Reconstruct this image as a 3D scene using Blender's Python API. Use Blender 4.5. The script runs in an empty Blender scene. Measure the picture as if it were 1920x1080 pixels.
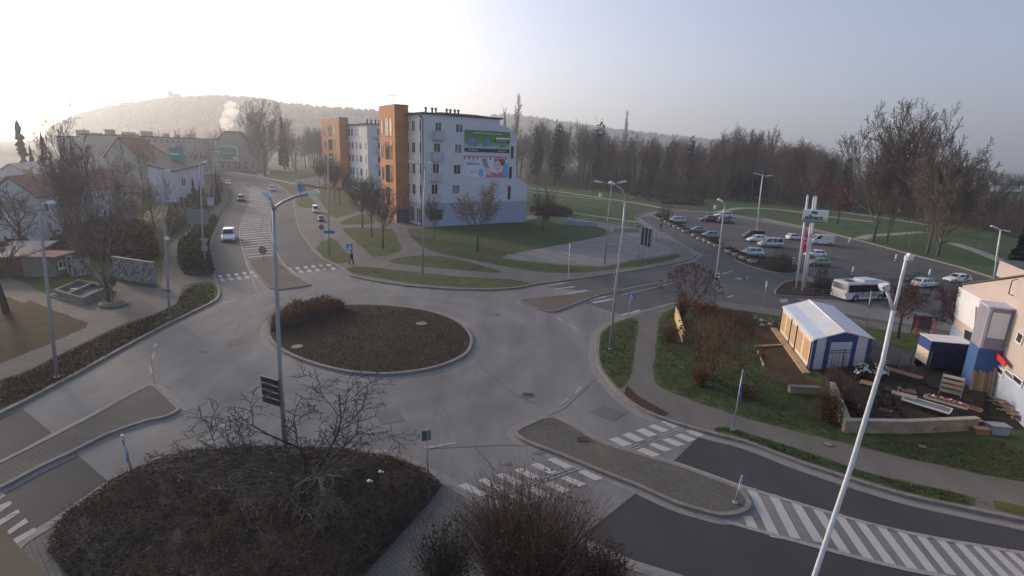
import bpy, math, random
from mathutils import Vector, Matrix
R = math.radians
SC = bpy.context.scene
COL = SC.collection
# ------------------------------------------------------------------ camera
FPX = 1000.0; CH = 13.5; PITCH = math.atan(255 / FPX); ROLL = R(2.0)
_f = Vector((0, math.cos(PITCH), -math.sin(PITCH)))
_r0 = Vector((1, 0, 0)); _u0 = Vector((0, math.sin(PITCH), math.cos(PITCH)))
_r = _r0 * math.cos(ROLL) + _u0 * math.sin(ROLL)
_u = -_r0 * math.sin(ROLL) + _u0 * math.cos(ROLL)
CAMP = Vector((0, 0, CH))
cd = bpy.data.cameras.new('camera'); cam = bpy.data.objects.new('camera', cd); COL.objects.link(cam)
cd.sensor_width = 36; cd.lens = 36 * FPX / 1920; cd.clip_start = 0.1; cd.clip_end = 9000
cam.matrix_world = Matrix(((_r.x, _u.x, -_f.x, 0), (_r.y, _u.y, -_f.y, 0), (_r.z, _u.z, -_f.z, CH), (0, 0, 0, 1)))
SC.camera = cam
# ------------------------------------------------------------------ light
SUN_AZ, SUN_EL = -50.0, 15.0
w = bpy.data.worlds.new('World'); SC.world = w; w.use_nodes = True
nt = w.node_tree; nt.nodes.clear()
sky = nt.nodes.new('ShaderNodeTexSky'); sky.sky_type = 'NISHITA'; sky.sun_disc = False
sky.sun_elevation = R(SUN_EL); sky.sun_rotation = R(SUN_AZ); sky.air_density = .8; sky.dust_density = 3.0; sky.ozone_density = 1.0; sky.altitude = 300
bg = nt.nodes.new('ShaderNodeBackground'); bg.inputs[1].default_value = 0.14
wo = nt.nodes.new('ShaderNodeOutputWorld')
hs = nt.nodes.new('ShaderNodeHueSaturation'); hs.inputs['Saturation'].default_value = .85
nt.links.new(sky.outputs[0], hs.inputs['Color']); tn = nt.nodes.new('ShaderNodeMix'); tn.data_type = 'RGBA'; tn.blend_type = 'MULTIPLY'; tn.inputs[0].default_value = 1; tn.inputs[7].default_value = (.95, .95, 1.03, 1)
nt.links.new(hs.outputs[0], tn.inputs[6]); nt.links.new(tn.outputs[2], bg.inputs[0]); nt.links.new(bg.outputs[0], wo.inputs[0])
sl = bpy.data.lights.new('sun', 'SUN'); sl.energy = 2.2; sl.angle = R(7); sl.color = (1, .80, .58)
so = bpy.data.objects.new('sun', sl); COL.objects.link(so)
_sd = Vector((math.sin(R(SUN_AZ)) * math.cos(R(SUN_EL)), math.cos(R(SUN_AZ)) * math.cos(R(SUN_EL)), math.sin(R(SUN_EL))))
so.rotation_euler = _sd.to_track_quat('Z', 'Y').to_euler()
SC.view_settings.view_transform = 'Standard'; SC.view_settings.look = 'None'
SC.view_settings.exposure = 0.62; SC.view_settings.gamma = 1.0
SC.cycles.volume_bounces = 1; SC.cycles.max_bounces = 6
# ------------------------------------------------------------------ pixel <-> world
def ray(px, py):
    return _f + _r * ((px - 960) / FPX) + _u * ((540 - py) / FPX)
def G(px, py, z=0.0):
    d = ray(px, py); t = (z - CH) / d.z
    return Vector((d.x * t, d.y * t, z))
def AT(px, py, depth):
    d = ray(px, py); return CAMP + d * (depth / d.y)
def PX(p):
    q = Vector(p) - CAMP; k = q.dot(_f)
    return 960 + FPX * q.dot(_r) / k, 540 - FPX * q.dot(_u) / k
def HT(base, pytop):                      # height of the point above base that shows at picture row pytop
    lo, hi = -10.0, CH + base[1] * 1.2
    for _ in range(50):
        m = (lo + hi) / 2
        if PX((base[0], base[1], m))[1] > pytop: lo = m
        else: hi = m
    return (lo + hi) / 2
def MPP(p): return (Vector(p) - CAMP).dot(_f) / FPX
def WP(A, B, px, py):                     # where a picture point falls on the vertical plane through A-B: (metres along, height)
    d = ray(px, py); dx, dy = B[0] - A[0], B[1] - A[1]; L = math.hypot(dx, dy); dx /= L; dy /= L
    n = (dy, -dx); t = (A[0] * n[0] + A[1] * n[1]) / (d.x * n[0] + d.y * n[1])
    p = CAMP + d * t
    return (p.x - A[0]) * dx + (p.y - A[1]) * dy, p.z
# ------------------------------------------------------------------ materials
def lin(c):
    return tuple((x / 12.92 if x <= .04045 else ((x + .055) / 1.055) ** 2.4) for x in c)
def nodes(name):
    m = bpy.data.materials.new(name); m.use_nodes = True
    t = m.node_tree; t.nodes.clear()
    b = t.nodes.new('ShaderNodeBsdfPrincipled'); o = t.nodes.new('ShaderNodeOutputMaterial')
    t.links.new(b.outputs[0], o.inputs[0])
    tc = t.nodes.new('ShaderNodeTexCoord')
    return m, t, b, tc
def noise(t, tc, scale, detail=4, rough=.6, stretch=None, src='Object'):
    n = t.nodes.new('ShaderNodeTexNoise'); n.inputs['Scale'].default_value = scale
    n.inputs['Detail'].default_value = detail; n.inputs['Roughness'].default_value = rough
    mp = t.nodes.new('ShaderNodeMapping')
    if stretch: mp.inputs['Scale'].default_value = stretch[:3]
    if stretch and len(stretch) > 3: mp.inputs['Rotation'].default_value = (0, 0, stretch[3])
    t.links.new(tc.outputs[src], mp.inputs[0]); t.links.new(mp.outputs[0], n.inputs[0])
    return n.outputs[0]
def ramp(t, fac, stops):
    r = t.nodes.new('ShaderNodeValToRGB'); e = r.color_ramp.elements
    while len(e) > 1: e.remove(e[-1])
    e[0].position = stops[0][0]; e[0].color = (*stops[0][1], 1)
    for p, c in stops[1:]:
        x = e.new(p); x.color = (*c, 1)
    t.links.new(fac, r.inputs[0]); return r.outputs[0]
def mix(t, a, b, fac, mode='MIX'):
    m = t.nodes.new('ShaderNodeMix'); m.data_type = 'RGBA'; m.blend_type = mode
    for s, v in ((6, a), (7, b)):
        if isinstance(v, tuple): m.inputs[s].default_value = (*v[:3], 1)
        else: t.links.new(v, m.inputs[s])
    if isinstance(fac, (int, float)): m.inputs[0].default_value = fac
    else: t.links.new(fac, m.inputs[0])
    return m.outputs[2]
def bump(t, b, h, strength=.3, dist=.05):
    n = t.nodes.new('ShaderNodeBump'); n.inputs['Strength'].default_value = strength; n.inputs['Distance'].default_value = dist
    t.links.new(h, n.inputs['Height']); t.links.new(n.outputs[0], b.inputs['Normal'])
def sc(c, k): return tuple(min(1, x * k) for x in c)
MC = {}
AK = 1.32
def mat(name, c, rough=.75, var=.18, scale=1.5, metal=0, spec=None, bmp=0, stretch=None, src='Object', coat=0):
    if name in MC: return MC[name]
    c = tuple(min(.74, x * AK) for x in c)
    m, t, b, tc = nodes(name)
    n1 = noise(t, tc, scale, 5, .65, stretch, src)
    n2 = noise(t, tc, scale * 9, 3, .6, stretch, src)
    c1 = ramp(t, n1, [(.3, sc(c, 1 - var)), (.7, sc(c, 1 + var))])
    c2 = ramp(t, n2, [(.3, (1 - var * .5,) * 3), (.7, (1 + var * .3,) * 3)])
    t.links.new(mix(t, c1, c2, 1.0, 'MULTIPLY'), b.inputs['Base Color'])
    b.inputs['Roughness'].default_value = rough; b.inputs['Metallic'].default_value = metal
    if spec is not None: b.inputs['Specular IOR Level'].default_value = spec
    if coat: b.inputs['Coat Weight'].default_value = coat; b.inputs['Coat Roughness'].default_value = .08
    if bmp: bump(t, b, n2, bmp)
    MC[name] = m; return m
def m_ground(name, cols, s1, s2, s3=30, rough=.95, bmp=.5, patch=None, warp=None):
    if name in MC: return MC[name]
    m, t, b, tc = nodes(name)
    cols = [sc(q, AK) for q in cols]; n1 = noise(t, tc, s1, 6, .7); n2 = noise(t, tc, s2, 6, .75, warp); n3 = noise(t, tc, s3, 3, .7)
    c1 = ramp(t, n1, [(.30, cols[0]), (.5, cols[1]), (.70, cols[2])])
    c2 = ramp(t, n2, [(.30, (.55, .55, .55)), (.68, (1.35, 1.3, 1.25))])
    c3 = ramp(t, n3, [(.3, (.75, .75, .75)), (.7, (1.2, 1.2, 1.2))])
    c = mix(t, mix(t, c1, c2, 1, 'MULTIPLY'), c3, 1, 'MULTIPLY')
    if patch:
        n4 = noise(t, tc, patch[1], 5, .7); f = ramp(t, n4, [(patch[2], (0, 0, 0)), (patch[2] + .08, (1, 1, 1))])
        c = mix(t, c, patch[0], f)
    t.links.new(c, b.inputs['Base Color']); b.inputs['Roughness'].default_value = rough
    b.inputs['Specular IOR Level'].default_value = .2
    bump(t, b, n3, bmp, .05); MC[name] = m; return m
def m_asph(name, c, var=.12, crack=True, streak=(1, .12, 1, .3), patch=.35, ring=None):
    if name in MC: return MC[name]
    m, t, b, tc = nodes(name)
    a = noise(t, tc, .11, 6, .62); s = noise(t, tc, .5, 5, .6, streak); g = noise(t, tc, 26, 2, .7); k = noise(t, tc, .9, 6, .7)
    if ring:
        gm = t.nodes.new('ShaderNodeVectorMath'); gm.operation = 'DISTANCE'; t.links.new(tc.outputs['Object'], gm.inputs[0]); gm.inputs[1].default_value = ring
        wv = t.nodes.new('ShaderNodeMath'); wv.operation = 'MULTIPLY_ADD'; t.links.new(k, wv.inputs[0]); wv.inputs[1].default_value = 1.6; t.links.new(gm.outputs['Value'], wv.inputs[2])
        mr = t.nodes.new('ShaderNodeMapRange'); mr.inputs[1].default_value = 7; mr.inputs[2].default_value = 19; t.links.new(wv.outputs[0], mr.inputs[0])
        rc = ramp(t, mr.outputs[0], [(0, (1.05,) * 3), (.12, (1.03,) * 3), (.22, (.86, .86, .88)), (.32, (1.0,) * 3), (.42, (.88, .88, .90)), (.52, (1.04,) * 3), (.66, (.90, .90, .91)), (.78, (1.02,) * 3), (1, (1, 1, 1))])
    c1 = ramp(t, a, [(.28, sc(c, 1 - var)), (.5, c), (.72, sc(c, 1 + var * 1.4))])
    c2 = ramp(t, s, [(.3, (1 - patch * .5,) * 3), (.65, (1.05,) * 3)])
    c3 = ramp(t, g, [(.3, (.84,) * 3), (.7, (1.14,) * 3)])
    c4 = ramp(t, k, [(.25, (.88, .87, .86)), (.45, (1, 1, 1)), (.7, (1.06, 1.05, 1.03))])
    cc = mix(t, mix(t, mix(t, c1, c2, 1, 'MULTIPLY'), c3, 1, 'MULTIPLY'), c4, 1, 'MULTIPLY')
    if ring: cc = mix(t, cc, rc, 1, 'MULTIPLY')
    if crack:
        v = t.nodes.new('ShaderNodeTexVoronoi'); v.feature = 'DISTANCE_TO_EDGE'; v.inputs['Scale'].default_value = .16
        mp = t.nodes.new('ShaderNodeMapping'); t.links.new(tc.outputs['Object'], mp.inputs[0])
        wn = t.nodes.new('ShaderNodeTexNoise'); wn.inputs['Scale'].default_value = .7; wn.inputs['Detail'].default_value = 6
        t.links.new(tc.outputs['Object'], wn.inputs[0])
        ad = t.nodes.new('ShaderNodeVectorMath'); ad.operation = 'MULTIPLY_ADD'
        t.links.new(wn.outputs[1], ad.inputs[0]); ad.inputs[1].default_value = (2.2, 2.2, 0); t.links.new(mp.outputs[0], ad.inputs[2])
        t.links.new(ad.outputs[0], v.inputs[0])
        f = ramp(t, v.outputs[0], [(0, (.72,) * 3), (.0035, (1, 1, 1))])
        cc = mix(t, cc, f, .8, 'MULTIPLY')
    t.links.new(cc, b.inputs['Base Color']); b.inputs['Roughness'].default_value = .82; b.inputs['Specular IOR Level'].default_value = .3
    bump(t, b, g, .25, .02); MC[name] = m; return m
def m_pave(name, c, size=.2, ratio=.5, mortar=.02, rot=0., var=.2, dark=.6):
    if name in MC: return MC[name]
    m, t, b, tc = nodes(name)
    mp = t.nodes.new('ShaderNodeMapping'); mp.inputs['Rotation'].default_value = (0, 0, rot); t.links.new(tc.outputs['Object'], mp.inputs[0])
    br = t.nodes.new('ShaderNodeTexBrick'); t.links.new(mp.outputs[0], br.inputs[0])
    br.inputs['Scale'].default_value = 1; br.inputs['Brick Width'].default_value = size; br.inputs['Row Height'].default_value = size * ratio
    br.inputs['Mortar Size'].default_value = mortar; br.inputs['Color1'].default_value = (*sc(c, 1 - var * .5), 1); br.inputs['Color2'].default_value = (*sc(c, 1 + var * .5), 1)
    br.inputs['Mortar'].default_value = (*sc(c, dark), 1)
    n = noise(t, tc, .5, 6, .65); c2 = ramp(t, n, [(.3, (.78,) * 3), (.7, (1.15, 1.12, 1.1))])
    t.links.new(mix(t, br.outputs[0], c2, 1, 'MULTIPLY'), b.inputs['Base Color']); b.inputs['Roughness'].default_value = .9; b.inputs['Specular IOR Level'].default_value = .25
    MC[name] = m; return m
def m_paint(name, c, under, wear):
    m, t, b, tc = nodes(name); n = noise(t, tc, 2.2, 8, .75); n2 = noise(t, tc, 30, 3, .7); n3 = noise(t, tc, .5, 3, .6)
    f = ramp(t, mix(t, n, n3, .3), [(wear, (0, 0, 0)), (wear + .05, (.9, .9, .9))]); g = ramp(t, n2, [(.3, (.80,) * 3), (.6, (1.04,) * 3)])
    t.links.new(mix(t, mix(t, under, c, f), g, 1, 'MULTIPLY'), b.inputs['Base Color']); b.inputs['Roughness'].default_value = .75; MC[name] = m; return m
def m_glass(name, c=(.02, .025, .03), rough=.12):
    if name in MC: return MC[name]
    m, t, b, tc = nodes(name)
    n = noise(t, tc, .35, 3, .5); t.links.new(ramp(t, n, [(.35, sc(c, .6)), (.65, sc(c, 1.8))]), b.inputs['Base Color'])
    b.inputs['Roughness'].default_value = rough; b.inputs['Specular IOR Level'].default_value = .7
    MC[name] = m; return m
# ------------------------------------------------------------------ mesh builder
class MB:
    def __init__(s): s.v = []; s.f = []; s.sm = []; s.T = None
    def av(s, p):
        p = Vector(p)
        if s.T is not None: p = s.T @ p
        s.v.append((p.x, p.y, p.z)); return len(s.v) - 1
    def face(s, idx, sm=False): s.f.append(tuple(idx)); s.sm.append(sm)
    def poly(s, pts, sm=False): s.face([s.av(p) for p in pts], sm)
    def box(s, x0, x1, y0, y1, z0, z1):
        i = [s.av(p) for p in ((x0, y0, z0), (x1, y0, z0), (x1, y1, z0), (x0, y1, z0), (x0, y0, z1), (x1, y0, z1), (x1, y1, z1), (x0, y1, z1))]
        for q in ((0, 3, 2, 1), (4, 5, 6, 7), (0, 1, 5, 4), (1, 2, 6, 5), (2, 3, 7, 6), (3, 0, 4, 7)): s.face([i[k] for k in q])
    def hexa(s, lo, hi):                # two quads of points
        i = [s.av(p) for p in list(lo) + list(hi)]; n = len(lo)
        s.face(i[:n][::-1]); s.face(i[n:])
        for k in range(n): s.face((i[k], i[(k + 1) % n], i[n + (k + 1) % n], i[n + k]))
    def wbox(s, A, B, s0, s1, z0, z1, o0, o1):   # box against the wall line A-B, outward = right hand side of A->B
        dx, dy = B[0] - A[0], B[1] - A[1]; L = math.hypot(dx, dy); dx /= L; dy /= L; nx, ny = dy, -dx
        P = lambda a, o, z: (A[0] + dx * a + nx * o, A[1] + dy * a + ny * o, z)
        s.hexa([P(s0, o1, z0), P(s1, o1, z0), P(s1, o0, z0), P(s0, o0, z0)], [P(s0, o1, z1), P(s1, o1, z1), P(s1, o0, z1), P(s0, o0, z1)])
    def prism(s, pts, z0, z1):
        if area(pts) < 0: pts = pts[::-1]
        s.hexa([(p[0], p[1], z0) for p in pts], [(p[0], p[1], z1) for p in pts])
    def tube(s, pts, rad, n=8, caps=True, sm=True):
        pts = [Vector(p) for p in pts]
        if not hasattr(rad, '__len__'): rad = [rad] * len(pts)
        rings = []; pu = None
        for k, p in enumerate(pts):
            d = (pts[min(k + 1, len(pts) - 1)] - pts[max(k - 1, 0)])
            if d.length < 1e-9: d = Vector((0, 0, 1))
            d.normalize()
            if pu is None: u = d.orthogonal().normalized()
            else:
                u = pu - d * pu.dot(d)
                u = u.normalized() if u.length > 1e-6 else d.orthogonal().normalized()
            pu = u; vv = d.cross(u)
            rings.append([s.av(p + (u * math.cos(6.28319 * j / n) + vv * math.sin(6.28319 * j / n)) * rad[k]) for j in range(n)])
        for a, b in zip(rings, rings[1:]):
            for j in range(n): s.face((a[j], a[(j + 1) % n], b[(j + 1) % n], b[j]), sm)
        if caps: s.face(rings[0][::-1]); s.face(rings[-1])
    def cyl(s, c, r, z0, z1, n=16, r2=None):
        r2 = r if r2 is None else r2
        s.tube([(c[0], c[1], z0), (c[0], c[1], z1)], [r, r2], n)
    def disc(s, c, u, v, r, n=20, ry=None):   # flat disc spanned by u, v
        c = Vector(c); u = Vector(u); v = Vector(v); ry = r if ry is None else ry
        s.poly([c + u * math.cos(6.28319 * j / n) * r + v * math.sin(6.28319 * j / n) * ry for j in range(n)])
    def ball(s, c, r, nu=10, nv=6, sz=1., jit=0, rnd=random):
        rows = []
        for i in range(nv + 1):
            th = math.pi * i / nv; k = 1 if i in (0, nv) else nu; row = []
            for j in range(k):
                ph = 6.28319 * j / nu; q = r * (1 + (rnd.uniform(-jit, jit) if jit else 0))
                row.append(s.av((c[0] + q * math.sin(th) * math.cos(ph), c[1] + q * math.sin(th) * math.sin(ph), c[2] + q * sz * math.cos(th))))
            rows.append(row)
        for a, b in zip(rows, rows[1:]):
            for j in range(nu):
                if len(a) == 1: s.face((a[0], b[j], b[(j + 1) % nu]), True)
                elif len(b) == 1: s.face((a[j], b[0], a[(j + 1) % nu]), True)
                else: s.face((a[j], b[j], b[(j + 1) % nu], a[(j + 1) % nu]), True)
    def mesh(s, name, m=None):
        me = bpy.data.meshes.new(name); me.from_pydata(s.v, [], s.f)
        if any(s.sm): me.polygons.foreach_set('use_smooth', s.sm)
        if m: me.materials.append(m)
        me.update(); return me
    def build(s, name, m, parent=None, label=None, **k):
        o = bpy.data.objects.new(name, s.mesh(name, m)); COL.objects.link(o)
        if parent: o.parent = parent
        if label and parent: o['label'] = label
        elif label: tag(o, label, **k)
        return o
def inv(o): return (Matrix.Translation(o.location) @ o.rotation_euler.to_matrix().to_4x4() @ Matrix.Diagonal((*o.scale, 1))).inverted()
def wb(b, name, m, parent, label=None):          # a part modelled in world coordinates
    o = b.build(name, m, parent, label)
    if parent.type == 'EMPTY': o.matrix_parent_inverse = inv(parent)
    return o
def area(p): return sum(p[i][0] * p[(i + 1) % len(p)][1] - p[(i + 1) % len(p)][0] * p[i][1] for i in range(len(p))) / 2
def tag(o, label=None, cat=None, group=None, kind=None):
    if label: o['label'] = label
    if cat: o['category'] = cat
    if group: o['group'] = group
    if kind: o['kind'] = kind
    return o
def thing(name, loc, label, cat, group=None, rz=0, sca=1):
    o = bpy.data.objects.new(name, None); COL.objects.link(o); o.location = loc; o.rotation_euler = (0, 0, rz); o.scale = (sca,) * 3 if not hasattr(sca, '__len__') else sca
    o.empty_display_size = .3
    return tag(o, label, cat, group)
def kids(o): return [c for c in COL.objects if c.parent == o]
KIDS = {}
def part(name, mesh, parent, m=None, loc=None):
    if m and not mesh.materials: mesh.materials.append(m)
    o = bpy.data.objects.new(name, mesh); COL.objects.link(o); o.parent = parent
    if loc: o.location = loc
    KIDS.setdefault(parent.name, []).append(o); return o
def dup(root, loc, rz=0, sca=None, label=None, group=None, cat=None):
    c = root.copy(); COL.objects.link(c); c.location = loc; c.rotation_euler = (0, 0, rz)
    if sca is not None: c.scale = (sca,) * 3 if not hasattr(sca, '__len__') else sca
    if label: c['label'] = label
    if group: c['group'] = group
    def rec(a, b):
        for ch in KIDS.get(a.name, []):
            d = ch.copy(); COL.objects.link(d); d.parent = b; KIDS.setdefault(b.name, []).append(d); rec(ch, d)
    rec(root, c); return c
def smooth(pts, n=5, closed=False):
    out = []; N = len(pts)
    rng = range(N if closed else N - 1)
    for i in rng:
        g = (lambda k: pts[k % N]) if closed else (lambda k: pts[max(0, min(N - 1, k))])
        a, b, c, d = g(i - 1), g(i), g(i + 1), g(i + 2)
        for j in range(n):
            t = j / n
            out.append(tuple(.5 * (2 * b[q] + (c[q] - a[q]) * t + (2 * a[q] - 5 * b[q] + 4 * c[q] - d[q]) * t * t + (3 * b[q] - a[q] - 3 * c[q] + d[q]) * t ** 3) for q in range(2)))
    if not closed: out.append(tuple(pts[-1]))
    return out
def gp(pts, z=0., sm=0, closed=True):
    if sm: pts = smooth(pts, sm, closed)
    return [G(p[0], p[1], z) for p in pts]
def sheet(name, pxs, z, m, sm=0, kind='structure', world=None):
    P = world if world else gp(pxs, z, sm)
    b = MB(); P = [(p[0], p[1]) for p in P]
    if name in ('lawn', 'verge_grass', 'soil_bed'):
        rj = random.Random(len(P)); Q = []
        for i in range(len(P)):
            a, c_ = Vector(P[i]), Vector(P[(i + 1) % len(P)]); L = (c_ - a).length; n = max(1, min(60, int(L / .45))) if a.y < 110 else 1; nn = Vector((-(c_ - a).y, (c_ - a).x)).normalized() if L > 1e-6 else Vector((0, 0))
            for k in range(n): q = a.lerp(c_, k / n) + nn * (rj.uniform(-.06, .06) if a.y < 110 and k else 0); Q.append((q.x, q.y))
        P = Q
    if area(P) < 0: P = P[::-1]
    b.poly([(p[0], p[1], z) for p in P]); o = b.build(name, m)
    if kind: o['kind'] = kind
    return o
def offs(P, d):
    out = []; n = len(P)
    if area(P) < 0: d = -d
    for i in range(n):
        a, b, c = Vector(P[i - 1][:2]), Vector(P[i][:2]), Vector(P[(i + 1) % n][:2])
        u = (b - a); v = (c - b)
        u = u.normalized() if u.length > 1e-6 else v.normalized(); v = v.normalized() if v.length > 1e-6 else u
        nn = Vector((-u.y - v.y, u.x + v.x)); nn = nn.normalized() if nn.length > 1e-6 else Vector((-u.y, u.x))
        out.append((b.x + nn.x * d, b.y + nn.y * d))
    return out
KZ = .13
def slab(name, pxs, m, sm=0, z1=KZ, kerb=None, kw=.22, gut=None, gw=.45):
    P = [(p.x, p.y) for p in gp(pxs, z1, sm)]
    if area(P) < 0: P = P[::-1]
    b = MB(); b.prism(P, -.3, z1); o = b.build(name, m); o['kind'] = 'structure'
    if kerb:
        Q = offs(P, kw); P0 = offs(P, -.012); k = MB(); n = len(P); T = z1 + .018
        for i in range(n):
            j = (i + 1) % n
            k.poly([(*P0[i], T), (*P0[j], T), (*Q[j], T), (*Q[i], T)]); k.poly([(*P0[i], -.2), (*P0[j], -.2), (*P0[j], T), (*P0[i], T)])
            k.poly([(*Q[j], z1 - .02), (*Q[i], z1 - .02), (*Q[i], T), (*Q[j], T)])
        ko = k.build('kerb', kerb); ko['kind'] = 'structure'
    if gut:
        Q = offs(P, -gw); k = MB(); n = len(P)
        for i in range(n):
            j = (i + 1) % n; k.poly([(*Q[i], .009), (*Q[j], .009), (*P[j], .009), (*P[i], .009)])
        ko = k.build('road_gutter', gut); ko['kind'] = 'structure'
    return P
def strip(name, pxs, wpx_or_m, z, m, sm=0, px=False):
    c = smooth(pxs, sm, False) if sm else pxs
    P = [G(p[0], p[1], z) for p in c]; b = MB(); L = []; Rr = []
    for i, p in enumerate(P):
        d = (P[min(i + 1, len(P) - 1)] - P[max(i - 1, 0)]).normalized(); nn = Vector((-d.y, d.x, 0)) * wpx_or_m / 2
        L.append(p + nn); Rr.append(p - nn)
    for i in range(len(P) - 1): b.poly([Rr[i], Rr[i + 1], L[i + 1], L[i]])
    o = b.build(name, m); o['kind'] = 'structure'; return o
def quads(name, qs, z, m):
    b = MB()
    for q in qs:
        P = [G(p[0], p[1], z) for p in q]
        if area(P) < 0: P = P[::-1]
        b.poly(P)
    o = b.build(name, m); o['kind'] = 'structure'; return o
_tc = {}
def textmesh(s, size, m, bold=0.0, ext=.01):
    k = (s, size, m.name)
    if k in _tc: return _tc[k]
    cu = bpy.data.curves.new('txt', 'FONT'); cu.body = s; cu.size = size; cu.align_x = 'CENTER'; cu.align_y = 'CENTER'; cu.extrude = ext; cu.offset = bold; cu.resolution_u = 3
    o = bpy.data.objects.new('txt', cu); COL.objects.link(o)
    dg = bpy.context.evaluated_depsgraph_get(); me = bpy.data.meshes.new_from_object(o.evaluated_get(dg)); me.materials.clear(); me.materials.append(m)
    bpy.data.objects.remove(o); _tc[k] = me; return me
def walltext(s, A, B, sx, z, size, m, parent, off=.03, bold=0., sxk=1., name='lettering', tilt=0):
    me = textmesh(s, size, m, bold); dx, dy = B[0] - A[0], B[1] - A[1]; L = math.hypot(dx, dy); dx /= L; dy /= L
    X = Vector((dx, dy, 0)); N = Vector((dy, -dx, 0)); Z = Vector((0, 0, 1))
    if tilt: X = (X + Z * math.tan(tilt)).normalized()
    o = bpy.data.objects.new(name, me); COL.objects.link(o); o.parent = parent
    p = Vector((A[0] + dx * sx, A[1] + dy * sx, z)) + N * off
    mw = Matrix(((X.x * sxk, 0, N.x, p.x), (X.y * sxk, 0, N.y, p.y), (X.z, 1, 0, p.z), (0, 0, 0, 1)))
    if parent.type == 'EMPTY': o.matrix_parent_inverse = inv(parent)
    o.matrix_basis = mw; return o
# ================================================================== GROUND
GR = (.030, .038, .014); 
M_grass = m_ground('lawn_grass', [(.068, .062, .028), (.056, .078, .027), (.040, .070, .022)], .12, .9, 22, patch=((.058, .046, .026), .5, .62))
M_park = m_ground('park_grass', [(.060, .068, .028), (.052, .084, .032), (.038, .074, .029)], .05, .35, 9, patch=((.060, .046, .028), .22, .60))
M_brown = m_ground('ivy_ground', [(.034, .018, .010), (.044, .026, .014), (.036, .030, .014)], .16, 1.3, 20)
M_mulch = m_ground('bark_mulch', [(.026, .019, .014), (.038, .027, .019), (.050, .036, .026)], .3, 3.0, 34, bmp=1.0)
M_soil = m_ground('bare_soil', [(.040, .026, .017), (.058, .036, .023), (.075, .048, .030)], .4, 2.5, 25, bmp=.8)
M_yard = m_ground('yard_soil', [(.022, .018, .014), (.036, .030, .024), (.052, .046, .038)], .5, 2.5, 18, bmp=.8)
M_conc = m_asph('concrete_road', (.212, .206, .198), var=.19, patch=.5, ring=tuple(G(694, 636)))
M_asph = m_asph('asphalt_dark', (.056, .056, .060), var=.14, crack=False)
M_asph2 = m_asph('asphalt_grey', (.098, .097, .098), var=.16)
M_lot = m_asph('asphalt_lot', (.105, .100, .096), var=.2, streak=(.25, 1, 1, -.35), patch=.5)
M_kerb = mat('kerb_stone', (.165, .15, .13), .85, .25, 2.5, bmp=.3)
M_gut = mat('gutter_concrete', (.175, .168, .158), .85, .16, 1.2, bmp=.2)
M_white = m_paint('road_paint', (.50, .49, .46), (.13, .13, .13), .36)
M_faint = m_paint('worn_road_paint', (.33, .325, .31), (.15, .148, .145), .42)
M_joint = mat('joint_tar', (.045, .043, .042), .8, .2, 2)
M_walk = m_asph('pavement_asphalt', (.155, .145, .132), var=.12, crack=False)
M_sett = m_pave('sett_paving', (.125, .118, .108), .2, 1.0, .022, R(28), .2, .78)
M_settr = m_pave('red_sett_paving', (.150, .128, .110), .22, .5, .02, R(-38), .2, .8)
M_plaza = m_pave('plaza_slabs', (.150, .142, .130), .5, 1.0, .02, R(25), .12, .75)
M_sq = m_pave('square_slabs', (.24, .235, .235), 2.2, .5, .05, R(20), .25, .7)
M_foot = m_pave('foot_slabs', (.165, .160, .15), .3, .5, .02, R(40), .16, .7)

b = MB(); N = 24
b.poly([(-3500, -60, -.06), (3500, -60, -.06), (3500, 3600, -.06), (-3500, 3600, -.06)])
o = b.build('ground', M_park); o['kind'] = 'structure'
sheet('road', None, 0.0, M_conc, world=[(-70, 2), (60, 2), (95, 30), (160, 60), (150, 150), (60, 175), (0, 180), (-60, 290), (-110, 300), (-110, 230), (-70, 150), (-75, 60)])
# ---- other surfaces of the roads
Z1 = .004
sheet('asphalt_road', [(1322, 809), (1262, 866), (1330, 888), (1400, 912), (1560, 962), (1700, 997), (1920, 1035), (2400, 1110), (2400, 1040), (1920, 968), (1790, 938), (1620, 893), (1500, 858), (1400, 826)], Z1, M_asph)
sheet('asphalt_road', [(1198, 921), (1080, 1016), (1180, 1062), (1500, 1200), (2400, 1500), (2400, 1180), (1920, 1104), (1700, 1066), (1500, 1015), (1395, 987), (1300, 957)], Z1, M_asph)
sheet('asphalt_road', [(-200, 860), (0, 784), (42, 766), (96, 812), (0, 866), (-200, 970)], Z1, M_asph)
sheet('asphalt_road', [(-260, 1075), (0, 920), (140, 849), (207, 907), (130, 962), (60, 1012), (0, 1060), (-260, 1200)], Z1, M_asph)
sheet('asphalt_road', [(1028, 538), (1110, 522), (1210, 507), (1300, 492), (1320, 478), (1290, 462), (1230, 430), (1200, 408), (1260, 400), (1500, 500), (1490, 530), (1460, 548), (1560, 585), (1900, 640), (1900, 700), (1640, 622), (1500, 598), (1340, 568), (1262, 572), (1170, 592), (1098, 568), (1150, 553)], Z1, M_asph2)
sheet('car_park', None, .007, M_lot, world=[tuple(G(*p)[:2]) for p in [(1232, 396), (1330, 400), (1500, 428), (1620, 455), (1800, 503), (2100, 605), (2250, 700), (1900, 640), (1640, 560), (1500, 512), (1380, 478), (1225, 412)]])
# left branch road (two lanes) greyer asphalt
sheet('asphalt_road', [(405, 522), (402, 500), (395, 470), (404, 440), (418, 410), (438, 380), (441, 360), (428, 345), (405, 333), (405, 322), (450, 325), (520, 346), (550, 368), (553, 400), (562, 432), (585, 465), (603, 484), (640, 503)], Z1, M_asph2)
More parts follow.
